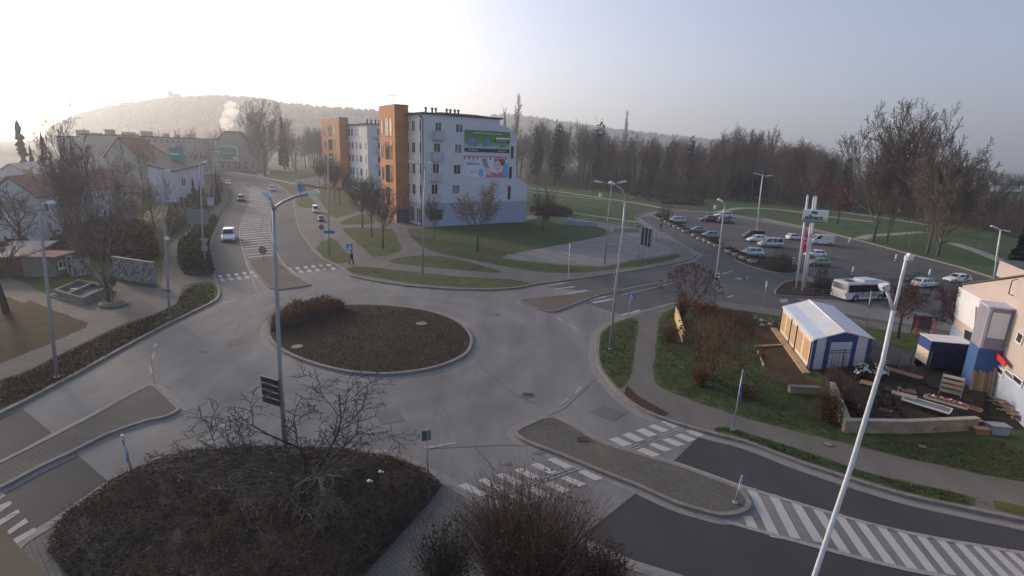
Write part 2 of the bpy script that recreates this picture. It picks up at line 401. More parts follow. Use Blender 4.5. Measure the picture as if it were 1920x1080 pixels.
# ---- joints of the concrete
def lines(name, ls, wd, z, m):
    for l in ls: pass
    b = MB()
    for l in ls:
        P = [G(p[0], p[1], z) for p in l]
        for i in range(len(P) - 1):
            d = (P[i + 1] - P[i]).normalized(); nn = Vector((-d.y, d.x, 0)) * wd / 2
            b.poly([P[i] - nn, P[i + 1] - nn, P[i + 1] + nn, P[i] + nn])
    o = b.build(name, m); o['kind'] = 'structure'; return o
lines('road_joint', [[(1078, 1016), (1198, 921)], [(1262, 866), (1322, 809)], [(140, 849), (207, 907)], [(42, 766), (96, 812)], [(1010, 835), (930, 835), (790, 842)], [(705, 715), (730, 790), (742, 842)], [(905, 690), (965, 740), (1010, 760)], [(1098, 568), (1170, 592)], [(1028, 538), (1060, 550)], [(888, 835), (935, 890)], [(1116, 712), (1060, 765), (965, 808)], [(280, 650), (290, 722)], [(335, 768), (420, 790)]], .035, .012, M_joint)
lines('road_seam', [[(560, 700), (500, 790)], [(330, 640), (480, 610)], [(620, 560), (600, 540)], [(820, 580), (860, 545)], [(900, 610), (1000, 590)], [(380, 700), (300, 740)], [(800, 700), (850, 800)]], .025, .012, mat('seam_grey', (.12, .115, .11), .85, .2, 2))
# ---- raised ground
POL = {}
POL['isl'] = slab('roundabout_island', [(500, 622), (509, 600), (545, 583), (610, 573), (690, 570), (760, 575), (820, 586), (864, 605), (886, 632), (878, 660), (840, 681), (785, 695), (718, 701), (650, 696), (590, 682), (540, 663), (511, 644)], M_mulch, 4, .16, M_kerb, .22, M_gut, .5)
# left quarter
slab('pavement', [(-300, 905), (-150, 848), (0, 775), (60, 745), (150, 697), (207, 665), (300, 615), (350, 590), (388, 572), (408, 560), (413, 546), (406, 525), (400, 505), (394, 470), (402, 440), (416, 410), (437, 380), (440, 360), (426, 345), (404, 334), (250, 318), (-300, 330)], M_plaza, 4, KZ, M_kerb, .2)
Z2 = KZ + .004; Z3 = KZ + .008
sheet('verge_grass', [(-320, 880), (-150, 832), (0, 768), (60, 739), (150, 692), (207, 660), (300, 611), (350, 586), (386, 569), (404, 558), (408, 546), (404, 535), (390, 529), (358, 532), (343, 538), (338, 552), (330, 568), (290, 588), (220, 612), (130, 655), (50, 695), (0, 712), (-200, 785)], Z2, M_brown, 4)
sheet('lawn', [(395, 531), (404, 537), (406, 550), (398, 560), (360, 580), (320, 600), (290, 612), (300, 590), (330, 572), (340, 552), (346, 538), (362, 533)], Z3, M_grass, 4)
sheet('lawn', [(-300, 460), (0, 551), (45, 568), (56, 563), (85, 575), (165, 606), (163, 613), (100, 641), (92, 646), (0, 681), (-300, 790)], Z2, M_brown)
sheet('lawn', [(-300, 400), (-300, 445), (0, 508), (85, 551), (110, 546), (145, 528), (225, 530), (290, 541), (303, 535), (304, 490), (320, 458), (360, 425), (388, 405), (406, 385), (408, 362), (404, 338), (250, 320), (-300, 335)], Z2, M_grass)
sheet('verge_grass', [(394, 516), (347, 515), (341, 490), (352, 465), (372, 444), (396, 420), (416, 392), (428, 370), (418, 350), (408, 341), (420, 344), (437, 360), (434, 380), (414, 408), (400, 438), (392, 470), (398, 500)], Z2, M_grass, 3)
b = MB(); b.poly(gp([(318, 516), (338, 511), (340, 517), (320, 523)], Z3)); tag(b.build('doormat_paving', M_settr), kind='structure')
# north quarter
slab('park_ground', [(404, 318), (470, 326), (520, 346), (548, 366), (552, 400), (560, 432), (583, 465), (603, 484), (640, 503), (655, 516), (700, 526), (760, 535), (840, 541), (920, 543), (970, 539), (1000, 533), (1100, 520), (1200, 505), (1262, 494), (1294, 486), (1306, 478), (1295, 466), (1262, 450), (1225, 430), (1196, 416), (1192, 406), (1208, 398), (1240, 393), (1330, 397), (1430, 409), (1500, 423), (1560, 437), (1620, 452), (1700, 474), (1800, 500), (1870, 522), (2150, 605), (2600, 610), (2600, 480), (2000, 330), (1500, 308), (900, 292), (500, 294), (404, 296)], M_park, 0, KZ, M_kerb, .25)
sheet('pavement', [(549, 368), (554, 400), (562, 432), (585, 465), (605, 484), (642, 503), (657, 516), (700, 525), (760, 534), (840, 540), (920, 542), (970, 538), (1000, 532), (1100, 519), (1200, 504), (1262, 493), (1293, 485), (1303, 478), (1293, 466), (1262, 451), (1228, 432), (1150, 420), (1040, 405), (985, 404), (800, 428), (770, 415), (765, 400), (740, 375), (700, 350), (640, 335), (560, 335), (535, 350)], Z2, M_walk)
LW = [
 [(592, 465), (622, 446), (640, 462), (657, 485), (650, 492), (622, 493)],
 [(643, 431), (655, 427), (690, 427), (735, 430), (745, 448), (752, 462), (752, 470), (740, 475), (703, 482), (687, 470), (663, 450)],
 [(635, 418), (675, 402), (697, 405), (702, 419), (660, 421)],
 [(590, 352), (610, 390), (627, 407), (640, 406), (678, 394), (690, 380), (668, 352), (640, 345)],
 [(554, 372), (574, 364), (592, 385), (583, 390), (560, 387)],
 [(764, 431), (792, 428), (985, 414), (1040, 405), (1130, 428), (1138, 432), (1139, 440), (1090, 452), (950, 478), (960, 487), (1060, 497), (1130, 500), (1185, 490), (1240, 482), (1268, 476), (1276, 480), (1262, 486), (1200, 499), (1100, 510), (1030, 511), (960, 502), (900, 490), (830, 476), (788, 460)],
 [(727, 490), (757, 482), (800, 479), (850, 484), (900, 497), (938, 508), (925, 511), (850, 505), (780, 499)],
 [(650, 503), (690, 500), (760, 508), (880, 520), (960, 524), (993, 532), (965, 537), (900, 540), (800, 534), (700, 520), (662, 512)],
 [(535, 350), (560, 344), (595, 348), (588, 356), (560, 362), (550, 366)]]
for q in LW: sheet('lawn', q, Z3, M_grass, 2)
sheet('paved_square', [(950, 478), (1060, 457), (1140, 441), (1195, 437), (1240, 456), (1266, 470), (1240, 478), (1190, 485), (1135, 498), (1060, 494), (1000, 489), (965, 486)], KZ + .012, M_sq)
M_path = mat('gravel_path', (.225, .205, .175), .95, .15, 1.5, bmp=.3)
strip('park_path', [(985, 352), (1040, 358), (1120, 370), (1200, 382), (1262, 393), (1340, 399)], 2.3, Z2, M_path, 3)
strip('park_path', [(985, 358), (1060, 367), (1130, 375)], 1.2, Z3, M_path, 3)
strip('park_path', [(1072, 399), (1130, 407), (1200, 417)], 1.4, Z2, M_path, 3)
strip('park_path', [(1393, 361), (1420, 370), (1470, 382), (1540, 392), (1610, 402), (1700, 415), (1760, 425)], 2.2, Z2, M_path, 4)
strip('park_path', [(1340, 399), (1370, 393), (1400, 390), (1470, 394), (1560, 407), (1640, 416)], 2.6, Z2, M_path, 4)
strip('park_path', [(1612, 448), (1630, 442), (1660, 440), (1730, 435)], 2.0, Z3, M_path, 3)
strip('park_path', [(1786, 456), (1830, 470), (1880, 490), (1990, 530)], 2.0, Z3, M_path, 3)
strip('park_path', [(430, 322), (480, 330), (540, 342), (600, 352), (660, 358)], 2.2, Z3, M_path, 3)
strip('park_path', [(560, 338), (620, 330), (700, 336)], 1.5, Z3, M_path, 3)
# south-east quarter
slab('pavement', [(1119, 645), (1122, 626), (1140, 609), (1158, 601), (1185, 592), (1203, 585), (1235, 577), (1262, 569), (1300, 565), (1345, 566), (1440, 578), (1560, 592), (1650, 607), (1720, 615), (1790, 632), (1900, 660), (2200, 720), (2700, 900), (2700, 1150), (2200, 1040), (1920, 976), (1800, 951), (1700, 929), (1620, 906), (1500, 867), (1400, 829), (1322, 809), (1250, 787), (1200, 766), (1165, 741), (1142, 716), (1124, 690), (1118, 665)], M_walk, 3, KZ, M_kerb, .2, M_gut, .55)
sheet('lawn', [(1122, 646), (1128, 624), (1144, 610), (1160, 602), (1182, 597), (1197, 602), (1195, 630), (1190, 660), (1184, 702), (1165, 728), (1145, 714), (1128, 690), (1121, 665)], Z2, M_grass, 3)
sheet('lawn', [(1235, 600), (1240, 588), (1262, 579), (1290, 573), (1340, 574), (1400, 583), (1480, 596), (1570, 604), (1625, 640), (1700, 658), (1800, 690), (2000, 740), (2500, 900), (2500, 1060), (2200, 968), (1920, 904), (1800, 881), (1700, 860), (1600, 835), (1500, 811), (1400, 785), (1300, 752), (1240, 727), (1226, 712), (1224, 690), (1230, 640)], Z2, M_grass)
sheet('verge_grass', [(1338, 804), (1362, 800), (1400, 811), (1500, 842), (1620, 884), (1700, 904), (1815, 928), (1828, 942), (1815, 948), (1700, 923), (1600, 894), (1500, 862), (1400, 825), (1350, 812)], Z2, M_grass, 2)
sheet('verge_grass', [(1862, 938), (1920, 950), (2200, 1010), (2200, 1030), (1920, 969), (1866, 955)], Z2, M_grass)
b = MB(); b.poly([(p.x, p.y, Z2) for p in gp([(1822, 928), (1858, 937), (1862, 950), (1830, 944)], Z2)]); tag(b.build('storm_drain', mat('drain_concrete', (.10, .09, .075), .9, .35, 5)), kind='structure')
sheet('soil_bed', [(1422, 600), (1470, 606), (1462, 640), (1500, 700), (1535, 720), (1540, 740), (1420, 706), (1440, 690), (1425, 650), (1418, 620)], Z3, M_soil)
sheet('soil_bed', [(1345, 578), (1405, 585), (1420, 600), (1415, 640), (1380, 640), (1330, 600)], Z3, M_brown)
sheet('yard_soil', [(1530, 695), (1565, 720), (1590, 795), (1700, 800), (1870, 803), (1990, 812), (1990, 700), (1820, 680), (1700, 668), (1640, 672)], Z3, M_yard)
sheet('pavement_edge', [(1175, 722), (1200, 745), (1255, 775), (1245, 782), (1205, 767), (1170, 742)], Z3, M_soil)
sheet('driveway', [(1600, 606), (1640, 612), (1690, 650), (1740, 665), (1700, 700), (1640, 690), (1625, 650)], KZ+.018, m_pave('drive_slabs', (.13, .122, .115), .4, .5, .02, R(10)))
sheet('lawn', [(1610, 612), (1680, 622), (1750, 628), (1800, 650), (1760, 672), (1690, 655), (1640, 636)], KZ + .024, M_grass)
# pylon island and planter island in front of the car park
slab('traffic_island', [(1452, 552), (1460, 535), (1476, 527), (1500, 526), (1560, 534), (1600, 548), (1590, 560), (1560, 558), (1500, 556)], M_mulch, 2, KZ, M_kerb, .2)
slab('traffic_island', [(1375, 486), (1390, 482), (1440, 480), (1480, 484), (1500, 500), (1492, 512), (1460, 512), (1420, 503)], M_mulch, 2, KZ, M_kerb, .2)
# splitter islands
slab('traffic_island', [(336, 768), (330, 757), (300, 728), (290, 722), (276, 722), (220, 751), (150, 790), (0, 865), (-200, 960), (-200, 1010), (0, 915), (70, 878), (140, 845), (200, 815), (270, 790), (310, 781)], M_sett, 3, .12, M_kerb, .18, M_gut, .3)
slab('traffic_island', [(965, 808), (985, 827), (1052, 853), (1142, 890), (1200, 913), (1262, 941), (1310, 956), (1352, 966), (1390, 961), (1408, 948), (1402, 930), (1385, 914), (1340, 896), (1262, 868), (1210, 853), (1128, 828), (1080, 800), (1036, 781), (1000, 790)], M_sett, 3, .12, M_kerb, .18, M_gut, .4)
sheet('red_paving', [(1056, 853), (1142, 888), (1217, 862), (1128, 829)], .125, M_settr)
slab('traffic_island', [(468, 488), (474, 505), (500, 535), (514, 541), (530, 541), (579, 534), (575, 528), (548, 512), (530, 496), (520, 484)], M_settr, 3, .12, M_kerb, .15, M_gut, .35)
slab('traffic_island', [(972, 563), (1000, 575), (1025, 583), (1045, 582), (1088, 566), (1125, 553), (1163, 545), (1163, 541), (1130, 542), (1080, 550), (1020, 557)], M_settr, 3, .12, M_kerb, .15, M_gut, .3)
# south slab (foreground)
slab('pavement', [(-260, 1190), (0, 1048), (40, 1018), (85, 990), (130, 962), (207, 907), (290, 864), (400, 840), (520, 834), (640, 841), (745, 858), (800, 884), (850, 912), (930, 955), (1080, 1015), (1180, 1060), (1500, 1195), (1500, 1500), (200, 1600), (-260, 1400)], M_foot, 3, KZ, M_kerb, .2, M_gut, .45)
# ---- markings
ZM = .015
def c6(l, sx, ox, oy): return [[(ox + x / sx, oy + y / sx) for x, y in q] for q in l]
Q = c6([[(315, 680), (380, 662), (540, 745), (480, 765)], [(460, 640), (520, 625), (680, 705), (620, 722)], [(595, 602), (660, 586), (805, 660), (750, 683)], [(730, 565), (790, 547), (940, 622), (885, 640)], [(860, 525), (915, 510), (1065, 580), (1000, 595)], [(980, 487), (1030, 470), (1185, 540), (1120, 555)],
 [(540, 797), (605, 785), (725, 850), (655, 868)], [(690, 757), (745, 740), (880, 805), (815, 822)], [(825, 707), (880, 688), (1025, 760), (960, 780)], [(960, 668), (1010, 650), (1160, 715), (1095, 737)], [(1085, 627), (1130, 608), (1282, 670), (1222, 690)], [(1210, 580), (1260, 562), (1405, 625), (1345, 645)]], 4, 780, 740)
Q += c6([[(5, 575), (65, 557), (185, 610), (115, 630)], [(105, 540), (160, 522), (275, 578), (215, 595)], [(205, 508), (265, 490), (370, 540), (310, 557)], [(300, 478), (345, 462), (465, 507), (410, 522)], [(395, 442), (440, 430), (545, 475), (495, 490)],
 [(210, 655), (265, 637), (395, 690), (335, 708)], [(305, 615), (345, 600), (485, 650), (425, 668)], [(400, 578), (450, 562), (580, 612), (520, 630)], [(495, 545), (545, 530), (660, 575), (605, 595)], [(580, 512), (625, 500), (730, 540), (680, 557)]], 4, 1140, 680)
quads('crosswalk_markings', Q, ZM, M_white)
Q = c6([[(0, 360), (20, 372), (50, 400), (0, 432)], [(0, 480), (85, 445), (105, 470), (0, 540)], [(-60, 640), (150, 515), (172, 545), (20, 640), (-60, 690)], [(60, 700), (215, 590), (240, 625), (80, 730)], [(110, 770), (290, 670), (312, 705), (140, 810)]], 4.5, 0, 840)
quads('crosswalk_markings', Q, ZM, M_faint)
def rowq(pts, z=ZM): return [[(x - w / 2, y - h / 2), (x + w / 2 - 1, y - h / 2), (x + w / 2 + 1, y + h / 2), (x - w / 2 + 2, y + h / 2)] for x, y, w, h in pts]
Q = rowq([(412.5, 518, 8, 4.5), (428, 516, 8, 4.8), (443, 514.5, 8, 4.8), (458, 512.5, 8, 4.8), (473, 510.5, 8, 4.8), (416.5, 525, 8, 4.8), (432.5, 523, 8.5, 5), (448, 521.5, 8.5, 5), (463, 519.5, 8.5, 5), (478.5, 517, 8, 5),
          (542.5, 504.5, 8, 4.2), (557.5, 503, 8.5, 4.4), (572.5, 501, 8.5, 4.4), (587, 499.5, 8.5, 4.4), (601, 498, 7, 3), (616, 497, 9, 4), (548, 510, 8.5, 4.6), (564, 509, 8.5, 4.6), (579.5, 507.5, 8.5, 4.6), (594.5, 506, 8.5, 4.6), (608, 504.5, 5, 3), (624.5, 503.5, 8.5, 4.6)])
quads('crosswalk_markings', Q, ZM, M_white)
quads('crosswalk_markings', c6([[(440, 270), (740, 228), (760, 238), (480, 272)], [(590, 322), (890, 282), (925, 293), (640, 326)], [(765, 390), (1060, 335), (1110, 345), (830, 392)], [(1090, 480), (1340, 425), (1375, 438), (1110, 490)], [(1140, 515), (1440, 462), (1460, 475), (1200, 528)], [(1550, 700), (1850, 620), (1850, 640), (1600, 705)]], 7.71, 960, 500), ZM, M_white)
# tactile guide lines across the crossings
lines('crosswalk_markings', [[(893, 938), (1088, 872)], [(900, 942), (1096, 875)], [(1177, 840), (1283, 801)], [(1186, 842), (1290, 803)]], .09, ZM, M_faint)
dash = [[(398, 791), (406, 788), (434, 802), (426, 805)], [(795, 838), (853, 829), (856, 832), (798, 842)], [(705, 843), (744, 843), (744, 847), (700, 847)], [(1046, 757), (1061, 747), (1068, 748), (1054, 759)], [(1076, 737), (1086, 724), (1092, 725), (1084, 738)], [(283, 672), (287, 661), (291, 661), (288, 673)], [(287, 650), (292, 644), (296, 645), (292, 651)], [(279, 684), (282, 684), (287, 700), (282, 700)], [(1042, 595), (1046, 594), (1058, 602), (1054, 604)], [(1066, 610), (1071, 609), (1086, 618), (1082, 620)], [(418, 567), (440, 561), (442, 563), (421, 569)], [(463, 555), (490, 550), (491, 552), (466, 557)]]
quads('road_marking', dash, ZM, M_faint)
quads('road_marking', [[(1352, 513), (1372, 507), (1374, 509), (1355, 515)], [(1375, 523), (1390, 520), (1402, 519), (1404, 522), (1388, 524)], [(1363, 556), (1374, 553), (1376, 556), (1364, 558)], [(1460, 561), (1476, 560), (1478, 566), (1466, 568)], [(1388, 519), (1404, 522), (1402, 524), (1386, 521)]], ZM, M_faint)
lines('lane_marking', [smooth([(275, 724), (150, 788), (0, 866), (-200, 965)], 4), smooth([(338, 772), (300, 786), (200, 818), (140, 848), (0, 921)], 4)], .14, ZM+.004, M_faint)
lines('lane_marking', [smooth([(482, 548), (470, 515), (458, 478), (451, 453), (450, 427), (458, 403), (468, 378), (468, 363), (457, 348), (440, 339), (420, 332)], 4), smooth([(560, 520), (530, 493), (515, 462), (508, 437), (505, 417), (508, 393), (504, 375), (492, 358), (470, 346), (445, 338), (420, 331)], 4)], .14, ZM+.004, M_faint)
lines('lane_marking', [smooth([(1262, 868), (1330, 890), (1400, 914), (1560, 962), (1700, 998), (1920, 1037), (2300, 1100)], 3), smooth([(1310, 962), (1400, 988), (1500, 1016), (1700, 1067), (1920, 1105), (2300, 1170)], 3), smooth([(1165, 543), (1230, 530), (1300, 518)], 3), smooth([(1165, 553), (1230, 538), (1300, 520)], 3)], .2, ZM+.004, M_faint)
# painted hatching of the two ghost islands
hz = []
T = [(134, 180), (272, 222), (412, 265), (552, 308), (690, 345), (822, 383), (960, 420), (1090, 450), (1215, 478), (1342, 505), (1462, 528), (1578, 550), (1684, 570), (1785, 588), (1885, 602), (1985, 616), (2085, 630), (2190, 644), (2300, 658)]
Bm = [(360, 515), (490, 520), (640, 545), (820, 628), (965, 660), (1105, 690), (1240, 712), (1370, 735), (1490, 752), (1630, 775), (1760, 795), (1880, 810), (2000, 826), (2115, 842), (2230, 856), (2340, 870), (2450, 884), (2560, 898), (2680, 912)]
for (tx, ty), (bx, by) in zip(T, Bm): hz.append([(1360 + x / 3.43, 860 + y / 3.43) for x, y in ((tx, ty), (tx + 62, ty + 12), (bx, by), (bx - 72, by - 14))])
hz.append([(1360 + x / 3.43, 860 + y / 3.43) for x, y in ((112, 368), (170, 368), (222, 468), (150, 455))])
quads('hatched_markings', hz, ZM, M_white)
def lerp(tab, y):
    for (a, b), (c, d) in zip(tab, tab[1:]):
        if (a - y) * (c - y) <= 0: return b + (d - b) * (y - a) / (c - a) if c != a else b
    return tab[-1][1]
LB = [(350, 462), (363, 469), (378, 469), (403, 459), (427, 451), (453, 452), (478, 459), (492, 467)]
RB = [(350, 478), (356, 490), (375, 502), (393, 507), (417, 504), (437, 507), (462, 514), (492, 529)]
hz = []; y = 484.
while y > 352:
    h = 2.4 * (y - 268) / 210; hz.append([(lerp(LB, y) + 1, y), (lerp(RB, y - h * 2) - 1, y - h * 2.4), (lerp(RB, y - h * 2) - 1, y - h * 3.3), (lerp(LB, y) + 1, y - h)]); y -= h * 2.15
quads('hatched_markings', hz, ZM, M_faint)
lines('lane_marking', [[(460, 410), (480, 430), (515, 462)], [(494, 405), (488, 435)]], .10, ZM + .008, M_asph)
# car park bay lines and planter island kerbs
lines('road_marking', [[(1395, 432), (1420, 426)], [(1262, 398), (1275, 412)], [(1300, 400), (1312, 413)]], .1, ZM, M_faint)
M_patch = mat('oil_patch', (.035, .034, .034), .7, .4, 3)
def blobs(name, L, z, m, seed=1):
    rr = random.Random(seed); b = MB()
    for px, py, w_, h_ in L:
        n = 14; b.poly([(q.x, q.y, z) for q in [G(px + w_ / 2 * math.cos(6.283 * k / n) * rr.uniform(.7, 1.2), py - h_ / 2 * math.sin(6.283 * k / n) * rr.uniform(.7, 1.2), z) for k in range(n)]][::1])
    return tag(b.build(name, m), kind='structure')
blobs('asphalt_patch', [(1568, 469, 14, 4), (1606, 483, 16, 3), (1620, 478, 12, 3), (1640, 490, 20, 3), (1590, 476, 10, 2), (1680, 505, 16, 4), (1458, 560, 10, 2)], .013, M_patch)
def mh(px, py, wpx, z, m, label):
    c = G(px, py, z); r = wpx / 2 * MPP(c); b = MB(); b.cyl((0, 0), r, 0, .03, 20); o = b.build('manhole_cover', m); o.location = c
    rg = MB(); rg.cyl((0, 0), r * .78, .03, .036, 20); rg.build('lid', mat('lid_grey', (.16, .15, .14), .8, .3, 6), o); return tag(o, label, 'manhole cover')
M_mh = mat('manhole_concrete', (.23, .215, .19), .85, .2, 5)
mh(557, 650, 20, .165, M_mh, 'round pale concrete manhole cover at the left side of the roundabout mulch')
mh(790, 607, 20, .165, M_mh, 'round pale concrete manhole cover at the right side of the roundabout mulch')
mh(1552, 833, 20, Z2, mat('iron', (.07, .06, .05), .7, .4, 6), 'dark round manhole cover in the footpath beside the yard wall')
mh(1730, 838, 12, Z3, M_mh, 'small pale manhole cover in the grass below the yard wall')

blobs('road_stain', [(985, 742, 34, 9), (640, 742, 26, 7), (380, 660, 22, 6), (1010, 850, 30, 8), (950, 870, 24, 6), (520, 560, 20, 4), (930, 590, 26, 4), (1230, 700, 14, 5), (1100, 600, 18, 4), (560, 540, 12, 3)], .0135, mat('faint_stain', (.105, .10, .098), .9, .3, 2), 4)
for i, (x, y, lb) in enumerate([(990, 740, 'small iron drain cover in the roundabout lane near the right dashes'), (1092, 823, 'rusty drain cover on the tip of the lower right traffic island')]):
    c = G(x, y, .014 if i == 0 else .14); g = MB(); g.box(-.3, .3, -.22, .22, 0, .012); o = g.build('drain_cover', mat('drain_iron', (.06, .05, .045), .8, .3, 6)); o.location = c; g = MB()
    for k in range(6): g.box(-.24, .24, -.17 + k * .06, -.15 + k * .06, .013, .018)
    g.build('grate', M_joint, o); tag(o, lb, 'drain cover')
quads('repair_patch', [[(700, 770), (745, 765), (760, 790), (712, 796)], [(420, 640), (455, 632), (466, 641), (430, 650)], [(1130, 760), (1175, 775), (1150, 790), (1105, 774)]], .0125, m_asph('patch_asphalt', (.15, .148, .145), crack=False))
# ================================================================== BUILDINGS
M_wallb = mat('shaded_white_render', (.46, .455, .48), .9, .06, .5)  # white render toned darker and bluer, gable shade put into the colour
M_wallb2 = mat('blue_grey_plinth', (.27, .31, .39), .9, .08, .5)
M_wallw = mat('white_render', (.60, .57, .56), .9, .06, .5)
M_orange = m_pave('orange_cladding', (.56, .25, .115), 1.2, .28, .02, 0, .10, .75)
M_orange2 = mat('orange_render', (.56, .24, .11), .85, .08, .5)
M_dark = mat('dark_metal', (.035, .036, .04), .5, .2, 3, metal=.3)
M_black = mat('black_trim', (.012, .012, .014), .6, .2, 3)
M_frame = mat('white_frame', (.55, .54, .54), .5, .05, 2)
M_glass = m_glass('window_glass'); M_glass2 = m_glass('window_curtain', (.10, .10, .105), .25)
M_bal = mat('balcony_panel', (.36, .37, .40), .7, .12, 2)
M_roof = mat('roof_felt', (.055, .055, .06), .9, .2, 1)
M_red = m_pave('red_tiles', (.21, .085, .055), .3, 1.0, .03, 0, .35, .6)
M_pink = m_pave('weathered_red_tiles', (.32, .17, .14), .35, 1.0, .03, 0, .3, .7)
M_beige = mat('beige_render', (.33, .30, .25), .9, .1, .4)
M_tan = mat('tan_render', (.38, .30, .21), .9, .1, .4)
M_lilac = mat('lilac_render', (.40, .40, .47), .9, .06, .4)
M_greyw = mat('grey_white_render', (.42, .42, .44), .9, .1, .5)

def win(parent, A, B, s0, s1, z0, z1, frame=None, glass=None, nm='window', sill=True, off=.0, mull=1):
    frame = frame or M_frame; glass = glass or (M_glass if random.random() < .6 else M_glass2); t = min(.09, (s1 - s0) * .12)
    f = MB(); f.wbox(A, B, s0, s0 + t, z0, z1, off, off + .06); f.wbox(A, B, s1 - t, s1, z0, z1, off, off + .06)
    f.wbox(A, B, s0 + t, s1 - t, z0, z0 + t, off, off + .06); f.wbox(A, B, s0 + t, s1 - t, z1 - t, z1, off, off + .06)
    for k in range(mull):
        if mull and (s1 - s0) > .8:
            c = s0 + (s1 - s0) * (k + 1) / (mull + 1); f.wbox(A, B, c - t * .4, c + t * .4, z0 + t, z1 - t, off, off + .05)
    if sill: f.wbox(A, B, s0 - .1, s1 + .1, z0 - .12, z0 - .003, off, off + .16)
    o = wb(f, nm, frame, parent)
    p = MB(); p.wbox(A, B, s0 + t, s1 - t, z0 + t, z1 - t, off - .02, off + .025); p.build('pane', glass, o)
    return o
def winp(parent, A, B, x0, y0, x1, y1, **k):      # by picture corners
    a = WP(A, B, x0, (y0 + y1) / 2)[0]; c = WP(A, B, x1, (y0 + y1) / 2)[0]
    z1 = WP(A, B, (x0 + x1) / 2, y0)[1]; z0 = WP(A, B, (x0 + x1) / 2, y1)[1]
    return win(parent, A, B, a, c, z0, z1, **k)
def V2(p): return Vector((p[0], p[1], 0))
random.seed(7)
# ---------------- first apartment block
A = V2(G(797, 427)); B0 = V2(G(987, 417)); d = (B0 - A).normalized(); p = Vector((-d.y, d.x, 0)); B = B0
def rt(x, y): return WP(A, B, x, y)
bk = thing('apartment_building', A, 'large apartment block with orange stair tower and two advertising banners on its bluish shaded gable', 'building', 'apartment blocks with orange towers')
zt = rt(803, 214)[1]
prof = [(0, 0), (0, zt), rt(938, 214), rt(937, 234), rt(956, 241), rt(958, 246), rt(969, 253), rt(965, 331), rt(989, 346), rt(986, 417)]
prof = [(s, z if z > .4 else 0) for s, z in prof]; prof[-1] = (prof[-1][0], 0); prof[-2] = (prof[-1][0], prof[-2][1]); prof[-3] = (prof[-4][0], prof[-3][1]); prof[2] = (prof[3][0], zt)
DEEP = 30
_s = WP(A + p * 30, A, 768, 403)[0]; _c = A + p * (30 - _s); _w = -WP(_c, _c + d, 744, 404)[0]; _l = _c - d * _w
DEEP = (30 - _s) + 10 - WP(_l + p * 10, _l, 716, 390)[0]
b = MB(); P3 = lambda s, z, v=0: A + d * s + p * v + Vector((0, 0, z))
lo = [P3(s, z) for s, z in prof]; hi = [P3(s, z, DEEP) for s, z in prof]; b.hexa(lo[::-1], hi[::-1])
wb(b, 'wall', M_wallb, bk)
zp = rt(850, 381)[1]
b = MB(); b.wbox(A, B, .0, prof[-1][0] + .0, -.1, zp, .002, .04); b.wbox(A, B, .0, prof[-1][0], zp - .0, zp + .12, .002, .09)
wb(b, 'plinth', M_wallb2, bk)
b = MB(); b.hexa([P3(-.6, zt + .0, -.35), P3(prof[2][0] + .5, zt, -.35), P3(prof[2][0] + .5, zt, DEEP), P3(-.6, zt, DEEP)], [P3(-.6, zt + .28, -.35), P3(prof[2][0] + .5, zt + .28, -.35), P3(prof[2][0] + .5, zt + .28, DEEP), P3(-.6, zt + .28, DEEP)])
b.hexa([P3(1.5, zt + .28, .8), P3(prof[2][0] - 1, zt + .28, .8), P3(prof[2][0] - 1, zt + .28, DEEP - 1), P3(1.5, zt + .28, DEEP - 1)], [P3(4.5, zt + .7, 3), P3(prof[2][0] - 3, zt + .7, 3), P3(prof[2][0] - 3, zt + .7, DEEP - 3), P3(4.5, zt + .7, DEEP - 3)])
rf = wb(b, 'roof', M_roof, bk)
for s in (1.2, 2.4, 3.1, 5.2, 5.9, 6.8, 7.5):
    c = P3(s, zt + .2, 2.0); b = MB(); b.cyl(c, .16, c.z, c.z + .8, 8); b.cyl(c, .28, c.z + .8, c.z + 1.05, 8, .2); b.build('vent_pipe', M_black, rf)
# facade to the street (lit side)
Ff = A + p * DEEP; FA, FB = Ff, A
b = MB(); b.wbox(FA, FB, 0, DEEP, zp, zt, .002, .05); wb(b, 'facade', M_wallw, bk)
b = MB(); b.wbox(FA, FB, 0, DEEP, 0, zp - .004, .002, .035); wb(b, 'facade', mat('shop_front', (.34, .36, .40), .8, .1, 1), bk)
nf = 4; fh = (zt - zp - .5) / nf
for k in range(nf):
    z = zp + .3 + k * fh
    for s0, s1 in ((DEEP - 1.9, DEEP - 1.1), (DEEP - 5.1, DEEP - 3.7), (DEEP - 7.6, DEEP - 6.3)): win(bk, FA, FB, s0, s1, z + 1.0, z + fh - .75, off=.05)
    win(bk, FA, FB, DEEP - 10.6, DEEP - 8.4, z + .3, z + fh - .7, off=.05, mull=2)
for s0 in (DEEP - 3.4, DEEP - 6.4, DEEP - 9.4): win(bk, FA, FB, s0, s0 + 2.2, .5, zp - .9, off=.035, nm='shop_window', sill=False, mull=2)
b = MB(); c = A - d * .1 + p * 1.0; b.tube([(c.x - .15, c.y, .2), (c.x - .15, c.y, zt)], .07, 6)
c = A - d * .18 + p * .25; b.tube([(c.x, c.y, .2), (c.x, c.y, zt - .6), (c.x - .8, c.y + .2, zt - .1)], .09, 6); wb(b, 'downpipe', M_dark, bk)
